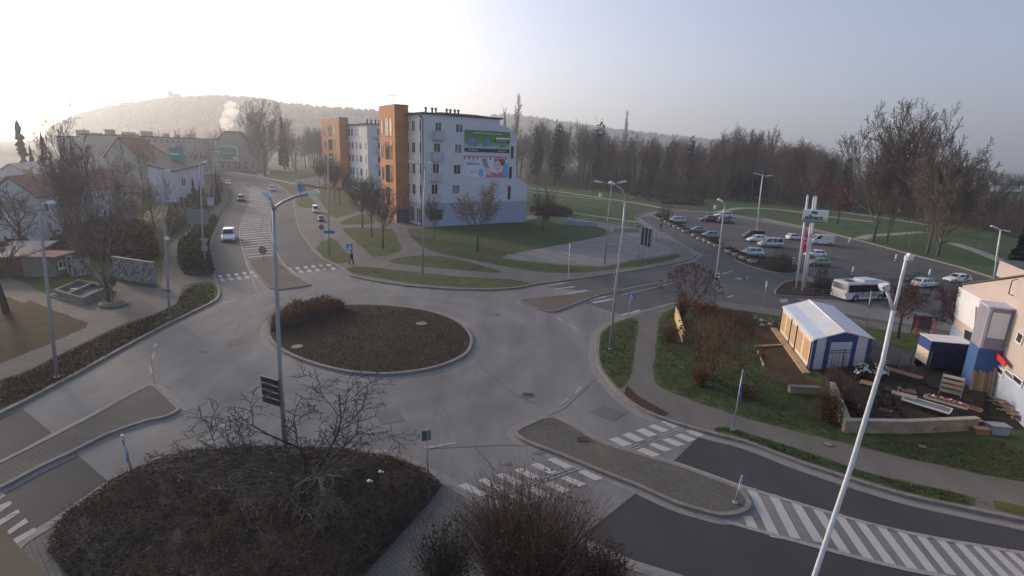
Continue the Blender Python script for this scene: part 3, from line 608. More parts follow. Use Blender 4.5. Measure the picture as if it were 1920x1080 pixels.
# gable windows and balconies
for y0, y1 in ((232, 249), (270, 288), (308, 327), (346, 364)):
    dx = (y0 - 232) * -.055; winp(bk, A, B, 854 + dx, y0, 868 + dx, y1, off=.0)
for (y0, y1), (b0, b1) in zip(((229, 262), (268, 300), (306, 338), (345, 378)), ((247, 263), (285, 301), (324, 340), (362, 380))):
    dx = (y0 - 232) * -.06; winp(bk, A, B, 815 + dx, y0, 828 + dx, y1, nm='balcony_door', sill=False, off=.0)
    s0, z0 = rt(811 + dx, b1); s1, z1 = rt(830 + dx, b0); g = MB()
    g.wbox(A, B, s0, s1, z0, z0 + .15, 0, 1.1); o = wb(g, 'balcony', M_bal, bk)
    g = MB(); g.wbox(A, B, s0, s1, z0 + .18, z1 - .1, 1.04, 1.09); g.wbox(A, B, s0, s0 + .05, z0 + .18, z1, 0, 1.04); g.wbox(A, B, s1 - .05, s1, z0 + .18, z1, 0, 1.04)
    g.wbox(A, B, s0 - .03, s1 + .03, z1 - .05, z1 + .03, 1.02, 1.12); g.build('railing', M_bal, o)
for x0, y0, x1, y1 in ((958, 274, 962.5, 298), (954.5, 313, 959.5, 335), (952, 349, 957, 374)): winp(bk, A, B, x0, y0, x1, y1, frame=M_dark, glass=M_glass, sill=False)
winp(bk, A, B, 806, 392, 830, 413, frame=M_wallb2, glass=M_glass, nm='door', sill=False, off=.04)
# banner with the green advert
def board(parent, A, B, px0, py0, px1, py1, m, nm='billboard', off=.08, th=.1):
    s0, z1 = WP(A, B, px0, py0); s1, z0 = WP(A, B, px1, py1); g = MB(); g.wbox(A, B, s0, s1, z0, z1, off - th, off); return wb(g, nm, m, parent), s0, s1, z0, z1
def grad(name, stops, axis='Z', lo=0, hi=1):
    m, t, bs, tc = nodes(name); sp = t.nodes.new('ShaderNodeSeparateXYZ'); t.links.new(tc.outputs['Object'], sp.inputs[0])
    mr = t.nodes.new('ShaderNodeMapRange'); mr.inputs[1].default_value = lo; mr.inputs[2].default_value = hi; t.links.new(sp.outputs[axis], mr.inputs[0])
    t.links.new(ramp(t, mr.outputs[0], stops), bs.inputs['Base Color']); bs.inputs['Roughness'].default_value = .5; return m
M_lw = mat('print_white', (.62, .63, .64), .6, .04, 2); M_lk = mat('print_black', (.012, .012, .016), .6, .1, 2)
g0 = WP(A, B, 870, 243); g1 = WP(A, B, 955, 286)
M_grn = grad('green_print', [(0, (.42, .50, .48)), (.25, (.36, .46, .42)), (.45, (.10, .28, .05)), (.7, (.07, .22, .03)), (1, (.03, .15, .05))], 'Z', g1[1], g0[1])
o, s0, s1, z0, z1 = board(bk, A, B, 871, 243, 955, 287, M_grn, 'advertising_banner'); W = s1 - s0; H = z1 - z0; O = .082
g = MB(); g.wbox(A, B, s0 + .0, s1, z0 + .0, z0 + H * .17, .08, .095); g.wbox(A, B, s0 + W * .64, s1 - .1, z0 + H * .48, z0 + H * .60, .08, .095); g.build('banner_band', M_lk, o)
g = MB(); g.wbox(A, B, s0 + W * .68, s1 - .15, z0 + H * .63, z0 + H * .72, .08, .09); g.build('banner_band', M_lw, o)
walltext('INTERNET, který nezná jen rychlost', A, B, s0 + W * .5, z0 + H * .88, H * .115, M_lw, o, .1, .004, .95)
walltext('RYCHLÁ DOMA', A, B, s0 + W * .81, z0 + H * .54, H * .085, M_lw, o, .11, .004)
walltext('SFO', A, B, s0 + W * .84, z0 + H * .31, H * .17, M_lk, o, .1, .01, 1.3)
walltext('775 220 220', A, B, s0 + W * .18, z0 + H * .085, H * .10, M_lw, o, .11, .004)
walltext('www.sfo.cz', A, B, s0 + W * .82, z0 + H * .085, H * .10, M_lw, o, .11, .004)
M_pblue = mat('print_blue', (.10, .17, .34), .5, .5, 1.6)
g = MB(); N_ = Vector((d.y, -d.x, 0)); Z_ = Vector((0, 0, 1))
def onw(s, z, o_=.09): return A + d * s + N_ * o_ + Z_ * z
def shape(pts, m, nm, par, o_=.092):
    g = MB(); g.poly([onw(s, z, o_) for s, z in pts]); return g.build(nm, m, par)
shape([(s0 + W * a, z0 + H * c) for a, c in ((.08, .27), (.26, .25), (.28, .45), (.24, .60), (.14, .68), (.08, .62))], M_pblue, 'printed_picture', o)
shape([(s0 + W * a, z0 + H * c) for a, c in ((.37, .32), (.53, .29), (.54, .62), (.46, .62), (.40, .52))], M_pblue, 'printed_picture', o)
# ice cream poster
M_pst = mat('poster_print', (.50, .51, .60), .5, .10, .8)
o, s0, s1, z0, z1 = board(bk, A, B, 869, 291, 952, 333, M_pst, 'advertising_banner', off=.07); W = s1 - s0; H = z1 - z0; e = .085
M_pk = mat('print_pink', (.50, .14, .20), .5, .25, 2); M_skin = mat('print_skin', (.56, .40, .38), .5, .1, 2); M_hair = mat('print_hair', (.14, .04, .05), .5, .4, 2); M_sky = mat('print_cyan', (.10, .30, .52), .5, .2, 2); M_choc = mat('print_choc', (.07, .03, .06), .5, .2, 2)
def ell(a, c, ra, rc, m, ee=e): shape([(s0 + W * a + math.cos(6.283 * k / 18) * ra * W, z0 + H * c + math.sin(6.283 * k / 18) * rc * H) for k in range(18)], m, 'printed_picture', o, ee)
shape([(s0 + W * a, z0 + H * c) for a, c in ((0, .93), (1, .93), (1, 1), (0, 1))], M_pk, 'printed_picture', o, e)
for a in (.03, .12, .21, .30, .58, .93): ell(a, .88, .02, .05, M_choc, e + .003)
shape([(s0 + W * a, z0 + H * c) for a, c in ((.80, .0), (1, .0), (1, .72), (.9, .6))], M_sky, 'printed_picture', o, e)
shape([(s0 + W * a, z0 + H * c) for a, c in ((.48, .0), (.93, .0), (.88, .32), (.74, .2), (.60, .25), (.52, .3))], M_pk, 'printed_picture', o, e + .003)
ell(.80, .72, .13, .20, M_hair, e + .006); ell(.745, .55, .085, .24, M_skin, e + .009); ell(.75, .86, .09, .06, M_pk, e + .012)
for a in (.715, .775): ell(a, .60, .014, .025, M_choc, e + .012)
ell(.745, .42, .03, .03, M_pk, e + .012)
for k in range(5):
    shape([(s0 + W * (a + k * .012), z0 + H * (c - k * .085)) for a, c in ((.38, .90), (.50, .84), (.51, .79), (.39, .85))], M_choc, 'printed_picture', o, e + .003)
shape([(s0 + W * a, z0 + H * c) for a, c in ((.46, .48), (.57, .44), (.60, .12), (.52, .15))], M_skin, 'printed_picture', o, e + .006)
ell(.38, .22, .055, .2, M_sky, e + .003)
walltext('ZMRZLINA', A, B, s0 + W * .20, z0 + H * .62, H * .17, mat('print_navy', (.10, .12, .28), .5, .1, 2), o, e + .02, .004, .9)
walltext('TOP', A, B, s0 + W * .2, z0 + H * .77, H * .08, M_pk, o, e + .02)
walltext('PRAVÁ', A, B, s0 + W * .2, z0 + H * .25, H * .10, M_pk, o, e + .02)
# orange stair tower
def tower(parent, A, p, d, vfoot, w, dep, ztop, near_m, left_m, wins=4, zfirst=3.0):
    c0 = A + p * vfoot; q = [c0, c0 - d * w, c0 - d * w + p * dep, c0 + p * dep]
    g = MB(); g.prism([(v.x, v.y) for v in q], 0, ztop); t = wb(g, 'stair_tower', near_m, parent)
    LA, LB_ = q[2], q[1]; g = MB(); g.wbox(LA, LB_, .0, dep, 0, ztop - .02, .002, .06); g.build('tower_front', left_m, t)
    g = MB(); g.prism(offs([(v.x, v.y) for v in q], -.08), ztop, ztop + .18); g.build('parapet', M_dark, t)
    NA, NB = q[1], q[0]; g = MB(); g.wbox(NA, NB, -.0, w, 0, 2.7, .002, .05); g.build('tower_base', mat('slate_panel', (.10, .10, .12), .7, .1, 1), t)
    hh = (ztop - zfirst - 1.2) / wins
    for k in range(wins):
        z = zfirst + k * hh
        win(t, LA, LB_, dep * .38, dep * .62, z + .1, z + hh * .80, frame=M_dark, glass=M_glass, off=.06, sill=False, nm='stair_window')
        win(t, LA, LB_, dep * .66, dep * .82, z + .1, z + hh * .80, frame=M_orange2, glass=m_glass('bright_glass', (.35, .28, .14), .05), off=.06, sill=False, nm='stair_window', mull=0)
        win(t, LA, LB_, dep * .10, dep * .26, z + .4, z + hh * .7, frame=M_orange2, glass=M_glass2, off=.06, sill=False, nm='stair_window', mull=0)
    return t, q
s, z = WP(FA, FB, 768, 403); vfoot = DEEP - s; C0 = A + p * vfoot
s2, _ = WP(C0, C0 + d, 744, 404); wT = -s2
LC = C0 - d * wT; s3, _ = WP(LC + p * 10, LC, 716, 390); depT = 10 - s3
ztT = HT(LC, 197)
t1, q1 = tower(bk, A, p, d, vfoot, wT, depT, ztT, M_orange, M_orange2)
g = MB(); c = q1[0] * .5 + q1[2] * .5; g.tube([(c.x, c.y, ztT), (c.x, c.y, ztT + 2.1)], .04, 5); g.tube([(c.x - 1, c.y, ztT + 1.9), (c.x + 1.4, c.y, ztT + 1.9)], .03, 5)
for k in range(5): g.tube([(c.x - .8 + k * .45, c.y - .4, ztT + 1.9), (c.x - .8 + k * .45, c.y + .4, ztT + 1.9)], .02, 4)
g.build('antenna', M_dark, t1)
# ---------------- second block, behind
A2 = V2(G(692, 361)); B2 = A2 + d * 17
b2 = thing('apartment_building', A2, 'farther apartment block with a brick orange tower, seen left of the larger one', 'building', 'apartment blocks with orange towers')
zt2 = HT(A2, 233); g = MB(); P4 = lambda s, z, v=0: A2 + d * s + p * v + Vector((0, 0, z)); D2 = 42
g.hexa([P4(0, 0), P4(17, 0), P4(17, 0, D2), P4(0, 0, D2)], [P4(0, zt2), P4(17, zt2), P4(17, zt2, D2), P4(0, zt2, D2)]); wb(g, 'wall', M_wallb, b2)
g = MB(); g.hexa([P4(-.7, zt2, -.3), P4(17.4, zt2, -.3), P4(17.4, zt2, D2), P4(-.7, zt2, D2)], [P4(-.7, zt2 + .3, -.3), P4(17.4, zt2 + .3, -.3), P4(17.4, zt2 + .3, D2), P4(-.7, zt2 + .3, D2)]); rf = wb(g, 'roof', M_roof, b2)
for s in (.8, 2, 3.4, 4.5, 6, 7.5):
    c = P4(s, zt2 + .2, 2.0); g = MB(); g.cyl(c, .2, c.z, c.z + 1.0, 8); g.cyl(c, .34, c.z + 1.0, c.z + 1.3, 8, .24); g.build('vent_pipe', M_black, rf)
FA, FB = A2 + p * D2, A2
g = MB(); g.wbox(FA, FB, 0, D2, 3.6, zt2, .002, .05); wb(g, 'facade', M_wallw, b2)
g = MB(); g.wbox(FA, FB, 0, D2, 0, 3.59, .002, .035); wb(g, 'facade', mat('shop_front', (0, 0, 0)), b2)
fh = (zt2 - 4.0) / 4
for k in range(4):
    z = 3.8 + k * fh
    for a, c in ((1.2, 2.1), (5.2, 7.2), (9.6, 10.6), (13, 15), (16, 18)): win(b2, FA, FB, D2 - c, D2 - a, z + .9, z + fh - .8, off=.05)
    dd = .4
    win(b2, A2, B2, 3.0, 5.4, z + .3, z + fh - .8, nm='balcony_door', sill=False)
    g = MB(); g.wbox(A2, B2, 2.4, 6.0, z + .05, z + .2, 0, 1.1); g.wbox(A2, B2, 2.4, 6.0, z + .25, z + 1.3, 1.04, 1.1); wb(g, 'balcony', M_bal, b2)
for k in range(6): win(b2, FA, FB, D2 - 3 - k * 3, D2 - .8 - k * 3, .5, 2.9, off=.035, nm='shop_window', sill=False)
s, z = WP(FA, FB, 658, 352); vf2 = D2 - s; C0 = A2 + p * vf2; s2, _ = WP(C0, C0 + d, 641, 352); LC = C0 - d * -s2
s3, _ = WP(LC + p * 30, LC, 608, 335); tower(b2, A2, p, d, vf2, -s2, 30 - s3, HT(LC, 221), M_orange, mat('orange_render_far', (.42, .185, .115), .85, .1, .5))
# ---------------- generic pitched house
def house(name, P0, P1, W_, ez, rz, wm, rm, label, wins=None, over=.35, rot_roof=False, gwins=None, chim=None, cat='house', group=None, floors=2):
    P0, P1 = V2(P0), V2(P1); dd = (P1 - P0).normalized(); n = Vector((-dd.y, dd.x, 0)); L = (P1 - P0).length
    h = thing(name, P0, label, cat, group); Q = lambda s, o, z: P0 + dd * s + n * o + Vector((0, 0, z))
    g = MB(); g.hexa([Q(0, 0, 0), Q(0, W_, 0), Q(0, W_, ez), Q(0, W_ / 2, rz), Q(0, 0, ez)], [Q(L, 0, 0), Q(L, W_, 0), Q(L, W_, ez), Q(L, W_ / 2, rz), Q(L, 0, ez)]); wb(g, 'wall', wm, h)
    g = MB(); sl_ = (rz - ez) / (W_ / 2); o = over
    for sgn in (0, 1):
        e0 = -o if sgn == 0 else W_ + o; zz = ez - sl_ * o
        g.hexa([Q(-o, e0, zz + .02), Q(L + o, e0, zz + .02), Q(L + o, W_ / 2, rz + .02), Q(-o, W_ / 2, rz + .02)][::(1 if sgn == 0 else -1)], [Q(-o, e0, zz + .2), Q(L + o, e0, zz + .2), Q(L + o, W_ / 2, rz + .2), Q(-o, W_ / 2, rz + .2)][::(1 if sgn == 0 else -1)])
    r = wb(g, 'roof', rm, h)
    for s, o_ in (chim or []):
        g = MB(); c = Q(s, o_, 0); g.box(c.x - .35, c.x + .35, c.y - .35, c.y + .35, ez, rz + .9); g.build('chimney', M_tan, r)
    if wins:
        nn, ww, wh = wins
        for f in range(floors):
            z = 1.0 + f * (ez - .3) / floors
            for k in range(nn):
                s = L * (k + .5) / nn - ww / 2; win(h, P0, P1, s, s + ww, z, z + wh)
    if gwins:
        for s, z, ww, wh in gwins: win(h, P0 + n * W_, P0, s, s + ww, z, z + wh)
    return h
P0 = V2(G(82, 455)); z_e = HT(P0, 368); P1 = AT(240, 343, 92); P1 = V2(P1)
house('town_house', P0, P1, 5.0, z_e, z_e + 2.3, M_greyw, M_pink, 'pale grey two storey house with faded red roof behind the small sheds', (7, 1.0, 1.5), chim=[(4, 2.6), (14, 2.6)])
P0 = V2(AT(262, 330, 140)); P1 = V2(AT(306, 330, 160)); house('town_house', P0, P1, 7, 9.0, 13.6, M_beige, M_red, 'tan house with a steep bright red tiled roof', (5, 1.1, 1.7), chim=[(4, 4), (16, 4)], floors=3)
P0 = V2(AT(318, 330, 150)); P1 = V2(AT(334, 330, 165)); house('town_house', P0, P1, 7, 9.5, 12, M_tan, mat('maroon_roof', (.14, .04, .05), .8, .2, 1), 'narrow tan house with maroon roof beside the teal billboard', (2, 1.1, 1.7), floors=3)
# long beige block
def block(name, x0, x1, d0, d1, ytop, m, label, floors, cols, deep=12, rm=None):
    P0 = V2(AT(x0, 300, d0)); P1 = V2(AT(x1, 300, d1)); dd = (P1 - P0).normalized(); n = Vector((-dd.y, dd.x, 0)); z = HT(P0, ytop + 5); L = (P1 - P0).length
    h = thing(name, P0, label, 'building'); g = MB(); q = [P0, P1, P1 + n * deep, P0 + n * deep]; g.prism([(v.x, v.y) for v in q], 0, z); wb(g, 'wall', m, h)
    g = MB(); g.prism(offs([(v.x, v.y) for v in q], -.4), z, z + .4); rf = wb(g, 'roof', rm or M_roof, h)
    for f in range(floors):
        zz = 1 + f * z / floors
        for k in range(cols):
            s = L * (k + .5) / cols; win(h, P0, P1, s - .7, s + .7, zz, zz + z / floors * .5, sill=False)
    rr = random.Random(len(label))
    for k in range(int(L / 9)):
        c = P0 + dd * (4 + k * 9 + rr.uniform(-2, 2)) + n * 5; g = MB(); w_ = rr.uniform(.5, 1.6); g.box(c.x - w_, c.x + w_, c.y - w_, c.y + w_, z + .4, z + rr.uniform(1.2, 2.6)); g.build('chimney', M_beige, rf)
    return h
block('apartment_building', 226, 414, 175, 235, 250, M_beige, 'long beige apartment block with flat roof and rows of windows on the left skyline', 5, 18)
block('apartment_building', 190, 305, 190, 260, 254, M_greyw, 'pale grey flat roofed block partly hidden by bare trees on the left', 5, 12)
P0 = V2(AT(325, 340, 118)); P1 = V2(AT(384, 340, 132)); zz = HT(P1, 309)
h = thing('garage_building', P0, 'lilac white low building with a lean-to roof behind the roadside shrubs', 'building'); dd = (P1 - P0).normalized(); n = Vector((-dd.y, dd.x, 0)); L = (P1 - P0).length
g = MB(); Q = lambda s, o, z: P0 + dd * s + n * o + Vector((0, 0, z)); g.hexa([Q(0, 0, 0), Q(L, 0, 0), Q(L, 5, 0), Q(0, 5, 0)], [Q(0, 0, zz - 1.2), Q(L, 0, zz), Q(L, 5, zz + 1), Q(0, 5, zz)]); wb(g, 'wall', M_lilac, h)
g = MB(); g.hexa([Q(-.3, -.5, zz - 1.2), Q(L + .3, -.5, zz), Q(L + .3, 5, zz + 1), Q(-.3, 5, zz)], [Q(-.3, -.5, zz - .9), Q(L + .3, -.5, zz + .3), Q(L + .3, 5, zz + 1.3), Q(-.3, 5, zz + .3)]); wb(g, 'roof', M_roof, h)
win(h, P0, P1, L * .22, L * .36, zz - 4.5, zz - 2.6)
# house with green billboard at the top of the road
P0 = V2(G(404, 320)); P1 = V2(G(482, 322)); nrm = Vector((-(P1 - P0).y, (P1 - P0).x, 0)).normalized(); dd = (P1 - P0).normalized(); L = (P1 - P0).length
h = thing('corner_house', P0, 'dark roofed corner house carrying a green billboard at the far bend of the road', 'house'); ez = HT(P0, 272); rz = HT(P0 + dd * L * .4, 248)
Q = lambda s, o, z: P0 + dd * s + nrm * o + Vector((0, 0, z)); g = MB()
g.hexa([Q(0, 0, 0), Q(L, 0, 0), Q(L, 0, ez), Q(L * .7, 0, rz), Q(L * .32, 0, rz), Q(0, 0, ez)], [Q(0, 22, 0), Q(L, 22, 0), Q(L, 22, ez), Q(L * .7, 22, rz), Q(L * .32, 22, rz), Q(0, 22, ez)]); wb(g, 'wall', mat('dark_grey_render', (.20, .19, .18), .9, .15, .5), h)  # corner house walls in one plain dark grey
g = MB(); g.hexa([Q(-1, -.6, ez - .2), Q(L * .32, -.6, rz), Q(L * .32, 22, rz), Q(-1, 22, ez - .2)], [Q(-1, -.6, ez + .3), Q(L * .32, -.6, rz + .5), Q(L * .32, 22, rz + .5), Q(-1, 22, ez + .3)])
g.hexa([Q(L * .32, -.6, rz), Q(L * .7, -.6, rz), Q(L * .7, 22, rz), Q(L * .32, 22, rz)], [Q(L * .32, -.6, rz + .5), Q(L * .7, -.6, rz + .5), Q(L * .7, 22, rz + .5), Q(L * .32, 22, rz + .5)])
g.hexa([Q(L * .7, -.6, rz), Q(L + 1, -.6, ez - .2), Q(L + 1, 22, ez - .2), Q(L * .7, 22, rz)], [Q(L * .7, -.6, rz + .5), Q(L + 1, -.6, ez + .3), Q(L + 1, 22, ez + .3), Q(L * .7, 22, rz + .5)]); rf = wb(g, 'roof', M_dark, h)
g = MB(); c = Q(3, 6, 0); g.box(c.x - 1, c.x + 1, c.y - 1, c.y + 1, ez, rz + 2); g.build('chimney', M_tan, rf)
for a, c in ((.05, .22), (.30, .36), (.48, .62), (.70, .8), (.88, .95)): win(h, P0, P1, L * a, L * c, 1.0, 4.6, sill=False)
s0_, z1_ = WP(P0, P1, 409, 273); s1_, z0_ = WP(P0, P1, 448, 302)
bb = thing('billboard', P0 + dd * 2, 'white framed green billboard on the dark corner house at the bend', 'billboard'); g = MB(); g.wbox(P0, P1, s0_, s1_, z0_, z1_, .3, .6); wb(g, 'frame', M_frame, bb)
g = MB(); g.wbox(P0, P1, s0_ + .5, s1_ - .5, z0_ + .5, z1_ - .5, .6, .66); pnl = wb(g, 'panel', mat('billboard_green', (.02, .17, .07), .5, .12, .3), bb)
g = MB(); g.wbox(P0, P1, s0_ + 2, s1_ - 2.2, (z0_ + z1_) / 2 + .0, (z0_ + z1_) / 2 + .35, .66, .7); g.wbox(P0, P1, s1_ - 2.3, s1_ - .8, z0_ + .7, z0_ + 2.0, .66, .7); g.build('lettering', M_lw, pnl)
# teal billboard on posts
c = V2(AT(334, 320, 128)); tb = thing('billboard', c, 'teal green billboard on tall posts in front of the beige block', 'billboard'); zt_ = HT(c, 277); zb_ = HT(c, 303)
g = MB(); A_, B_ = c - Vector((1.6, 0, 0)), c + Vector((1.6, .2, 0)); g.wbox(A_, B_, 0, 3.2, zb_, zt_, -.1, .12); pn = wb(g, 'panel', grad('teal_print', [(0, (.06, .24, .20)), (.5, (.07, .30, .28)), (1, (.08, .26, .33))], 'Z', zb_, zt_), tb)
g = MB(); g.wbox(A_, B_, .3, 2.2, zt_ - 1.6, zt_ - 1.2, .12, .15); g.build('lettering', M_lw, pn)
g = MB(); g.tube([A_ + Vector((.3, .2, 0)), A_ + Vector((.3, .2, zt_))], .12, 6); wb(g, 'post', M_dark, tb); g = MB(); g.tube([B_ + Vector((-.3, .2, 0)), B_ + Vector((-.3, .2, zt_))], .12, 6); wb(g, 'post', M_dark, tb)
# low houses far left
P0 = V2(AT(70, 320, 120)); P1 = V2(AT(150, 318, 150)); house('low_house', P0, P1, 9, 4.0, 7.2, M_greyw, mat('grey_sheet_roof', (.22, .23, .21), .8, .15, .6), 'long low house with grey sheet roof below the conifers on the far left', (6, 1.2, 1.2), floors=1)
P0 = V2(AT(12, 335, 95)); P1 = V2(AT(66, 330, 105)); house('low_house', P0, P1, 9, 3.0, 5.6, M_beige, mat('green_sheet_roof', (.17, .22, .15), .8, .2, .6), 'low house with mossy green roof at the left edge', (3, 1.2, 1.2), floors=1)
# small sheds in the garden
def shed(P0, P1, dep, z0, z1, wm, rm, label, doorm):
    P0, P1 = V2(P0), V2(P1); dd = (P1 - P0).normalized(); n = Vector((-dd.y, dd.x, 0)); L = (P1 - P0).length; h = thing('garden_shed', P0, label, 'shed')
    Q = lambda s, o, z: P0 + dd * s + n * o + Vector((0, 0, z)); g = MB(); g.hexa([Q(0, 0, 0), Q(L, 0, 0), Q(L, dep, 0), Q(0, dep, 0)], [Q(0, 0, z0), Q(L, 0, z1), Q(L, dep, z1), Q(0, dep, z0)]); wb(g, 'wall', wm, h)
    g = MB(); g.hexa([Q(-.4, -.4, z0 - .02), Q(L + .4, -.4, z1), Q(L + .4, dep + .3, z1), Q(-.4, dep + .3, z0 - .02)], [Q(-.4, -.4, z0 + .13), Q(L + .4, -.4, z1 + .15), Q(L + .4, dep + .3, z1 + .15), Q(-.4, dep + .3, z0 + .13)]); wb(g, 'roof', rm, h)
    win(h, P0, P1, L * .62, L * .92, .1, min(z0, z1) - .25, frame=M_frame, glass=doorm, nm='door', sill=False); win(h, P0, P1, L * .15, L * .4, .9, min(z0, z1) - .5, frame=M_frame)
shed(G(52, 520), G(106, 500), 3.4, 2.0, 2.6, mat('brown_boards', (.10, .045, .03), .85, .25, 2, stretch=(6, 6, .4)), M_conc, 'brown wooden shed with pale flat roof behind the left lamp post', M_lilac)
shed(G(108, 522), G(140, 512), 3.0, 2.1, 2.1, mat('grey_boards', (.14, .13, .11), .85, .25, 2), M_pink, 'small grey shed with reddish sloping roof next to the graffiti wall', M_dark)
# graffiti walls
def m_graf(name, base, ink, scale, thr):
    m, t, bs, tc = nodes(name); n = noise(t, tc, scale, 3, .5, (1, 1, .55)); 
    r = ramp(t, n, [(thr - .05, base), (thr - .03, ink), (thr, sc(ink, 3)), (thr + .03, base), (thr + .10, base), (thr + .12, ink), (thr + .15, base)])
    n2 = noise(t, tc, 1.2, 4, .6); t.links.new(mix(t, r, ramp(t, n2, [(.3, (.7,) * 3), (.7, (1.1,) * 3)]), 1, 'MULTIPLY'), bs.inputs['Base Color']); bs.inputs['Roughness'].default_value = .85; return m
def gwall(P0, P1, yt, label, m):
    P0, P1 = V2(P0), V2(P1); z = HT(P1, yt); h = thing('graffiti_wall', P0, label, 'wall'); L = (P1 - P0).length
    g = MB(); g.wbox(P0, P1, 0, L, 0, z, -.25, 0); wb(g, 'wall_body', m, h); g = MB(); g.wbox(P0, P1, -.05, L + .05, z + .003, z + .1, -.3, .05); wb(g, 'coping', M_kerb, h)
gwall(G(135, 521), G(172, 517), 487, 'short white wall with dark swirling graffiti behind the stone basin', m_graf('graffiti_a', (.34, .34, .34), (.02, .03, .04), 1.5, .50))
gwall(G(215, 524), G(290, 537), 494, 'long wall with black lettering graffiti on white at its right end', m_graf('graffiti_b', (.30, .30, .31), (.015, .015, .02), 2.4, .50))
# ================================================================== POLES, LAMPS, SIGNS
M_galv = mat('galvanised', (.30, .31, .33), .45, .12, 3, metal=.35)
M_pole = mat('pole_grey', (.26, .27, .29), .55, .12, 3, metal=.2)
M_polew = mat('pole_white', (.60, .60, .62), .45, .08, 2)
M_head = mat('lamp_housing', (.55, .55, .56), .4, .08, 2)
M_lens = mat('lamp_lens', (.75, .75, .72), .2, .05, 2)
M_blue = mat('sign_blue', (.02, .13, .42), .4, .08, 2); M_redp = mat('sign_red', (.45, .025, .03), .4, .1, 2); M_back = mat('sign_back', (.20, .22, .24), .5, .1, 2, metal=.3)
M_brown2 = mat('sign_brown', (.09, .045, .03), .5, .2, 2); M_foot2 = mat('footing', (.22, .21, .19), .9, .2, 4)
def lamp(label, base, pole_px, arms, r=.09, group='street lamps', m=None, name='street_lamp', hz=KZ, headw=1.0, cat='street lamp'):
    m = m or M_galv; Bp = G(base[0], base[1], hz); dep = Bp.y; t = thing(name, Bp, label, cat, group)
    pts = [Bp] + [AT(x, y, dep) for x, y in pole_px]; g = MB()
    n = len(pts); g.tube(pts, [r * (1.15 - .45 * i / (n - 1)) for i in range(n)], 10); g.cyl((Bp.x, Bp.y), r * 1.7, Bp.z, Bp.z + .08, 12); wb(g, 'pole', m, t)
    for a in arms:
        q = [AT(x, y, dep) for x, y in a]; g = MB()
        if len(q) > 2: g.tube(q[:-1], r * .55, 8); wb(g, 'arm', m, t)
        e, f = q[-2], q[-1]; u = (f - e); Lh = u.length; u.normalize(); v = Vector((0, 1, 0)); w_ = u.cross(v).normalized() * (1 if u.cross(v).z > 0 else -1)
        hw = .16 * headw; g = MB(); P = lambda s, o, z: e + u * s + v * o + w_ * z
        g.hexa([P(0, -hw * .6, -.05), P(Lh, -hw, -.06), P(Lh, hw, -.06), P(0, hw * .6, -.05)], [P(0, -hw * .4, .07), P(Lh * .8, -hw * .7, .10), P(Lh * .8, hw * .7, .10), P(0, hw * .4, .07)])
        hd = wb(g, 'lamp_head', M_head, t)
        g = MB(); g.hexa([P(Lh * .25, -hw * .6, -.10), P(Lh * .9, -hw * .7, -.10), P(Lh * .9, hw * .7, -.10), P(Lh * .25, hw * .6, -.10)], [P(Lh * .25, -hw * .6, -.064), P(Lh * .9, -hw * .7, -.064), P(Lh * .9, hw * .7, -.064), P(Lh * .25, hw * .6, -.064)]); g.build('lens', M_lens, hd)
    return t, dep
def plate(parent, c, w_, h_, yaw, m, shape='rect', th=.03, name='sign_plate', back=None):
    X = Vector((math.cos(yaw), math.sin(yaw), 0)); N = Vector((X.y, -X.x, 0)); Z = Vector((0, 0, 1)); c = Vector(c)
    if shape == 'rect': pts = [(-.5, -.5), (.5, -.5), (.5, .5), (-.5, .5)]
    elif shape == 'disc': pts = [(.5 * math.cos(6.2832 * k / 20), .5 * math.sin(6.2832 * k / 20)) for k in range(20)]
    elif shape == 'tri': pts = [(-.5, -.43), (.5, -.43), (0, .43)]
    elif shape == 'yield': pts = [(-.5, .43), (0, -.43), (.5, .43)]
    P = lambda a, b, o: c + X * a * w_ + Z * b * h_ + N * o
    g = MB(); g.hexa([P(a, b, 0) for a, b in pts], [P(a, b, th) for a, b in pts])
    return (wb(g, name, m, parent) if parent.type == 'EMPTY' else g.build(name, m, parent)), P
def sub(par, P, pts, m, off, nm='symbol'):
    g = MB(); g.hexa([P(a, b, off) for a, b in pts], [P(a, b, off + .008) for a, b in pts]); return g.build(nm, m, par)
def signpost(label, base, top, r=.035, hz=KZ, m=None, name='road_sign', cat='road sign'):
    Bp = G(base[0], base[1], hz); t = thing(name, Bp, label, cat); g = MB(); tp = AT(top[0], top[1], Bp.y)
    g.tube([Bp, tp], r, 8); g.cyl((Bp.x, Bp.y), r * 3, Bp.z, Bp.z + .05, 10); wb(g, 'post', m or M_galv, t); return t, Bp.y
# --- street lamps
t, dp = lamp('tall twin arm street lamp rising from the foreground bushes, with brown direction boards', (537, 868), [(525, 700), (516, 480), (513, 395)], [[(513, 398), (511, 385), (505, 371), (497, 358)], [(513, 398), (517, 388), (531, 378), (555, 368), (580, 363), (598, 358)]], r=.09)
cc = AT(515, 730, dp)
bd, P = plate(t, cc + Vector((-.1, -.14, 0)), 1.0, 1.2, R(-25), M_brown2, name='direction_board')
for k in range(4):
    sub(bd, P, [(-.46, .30 - k * .25), (.46, .30 - k * .25), (.46, .46 - k * .25), (-.46, .46 - k * .25)], mat('board_dark', (.03, .02, .018), .6, .3, 4), .032, 'board_row')
    sub(bd, P, [(-.5, .475 - k * .25), (.5, .475 - k * .25), (.5, .50 - k * .25), (-.5, .50 - k * .25)], M_frame, .032, 'board_edge')
walltext('CENTRUM', (cc.x - .52, cc.y - .02), (cc.x + .4, cc.y - .35), .5, cc.z + .44, .14, M_kerb, bd, .2)
walltext('NÁDRAŽÍ', (cc.x - .52, cc.y - .02), (cc.x + .4, cc.y - .35), .5, cc.z + .14, .14, M_kerb, bd, .2)
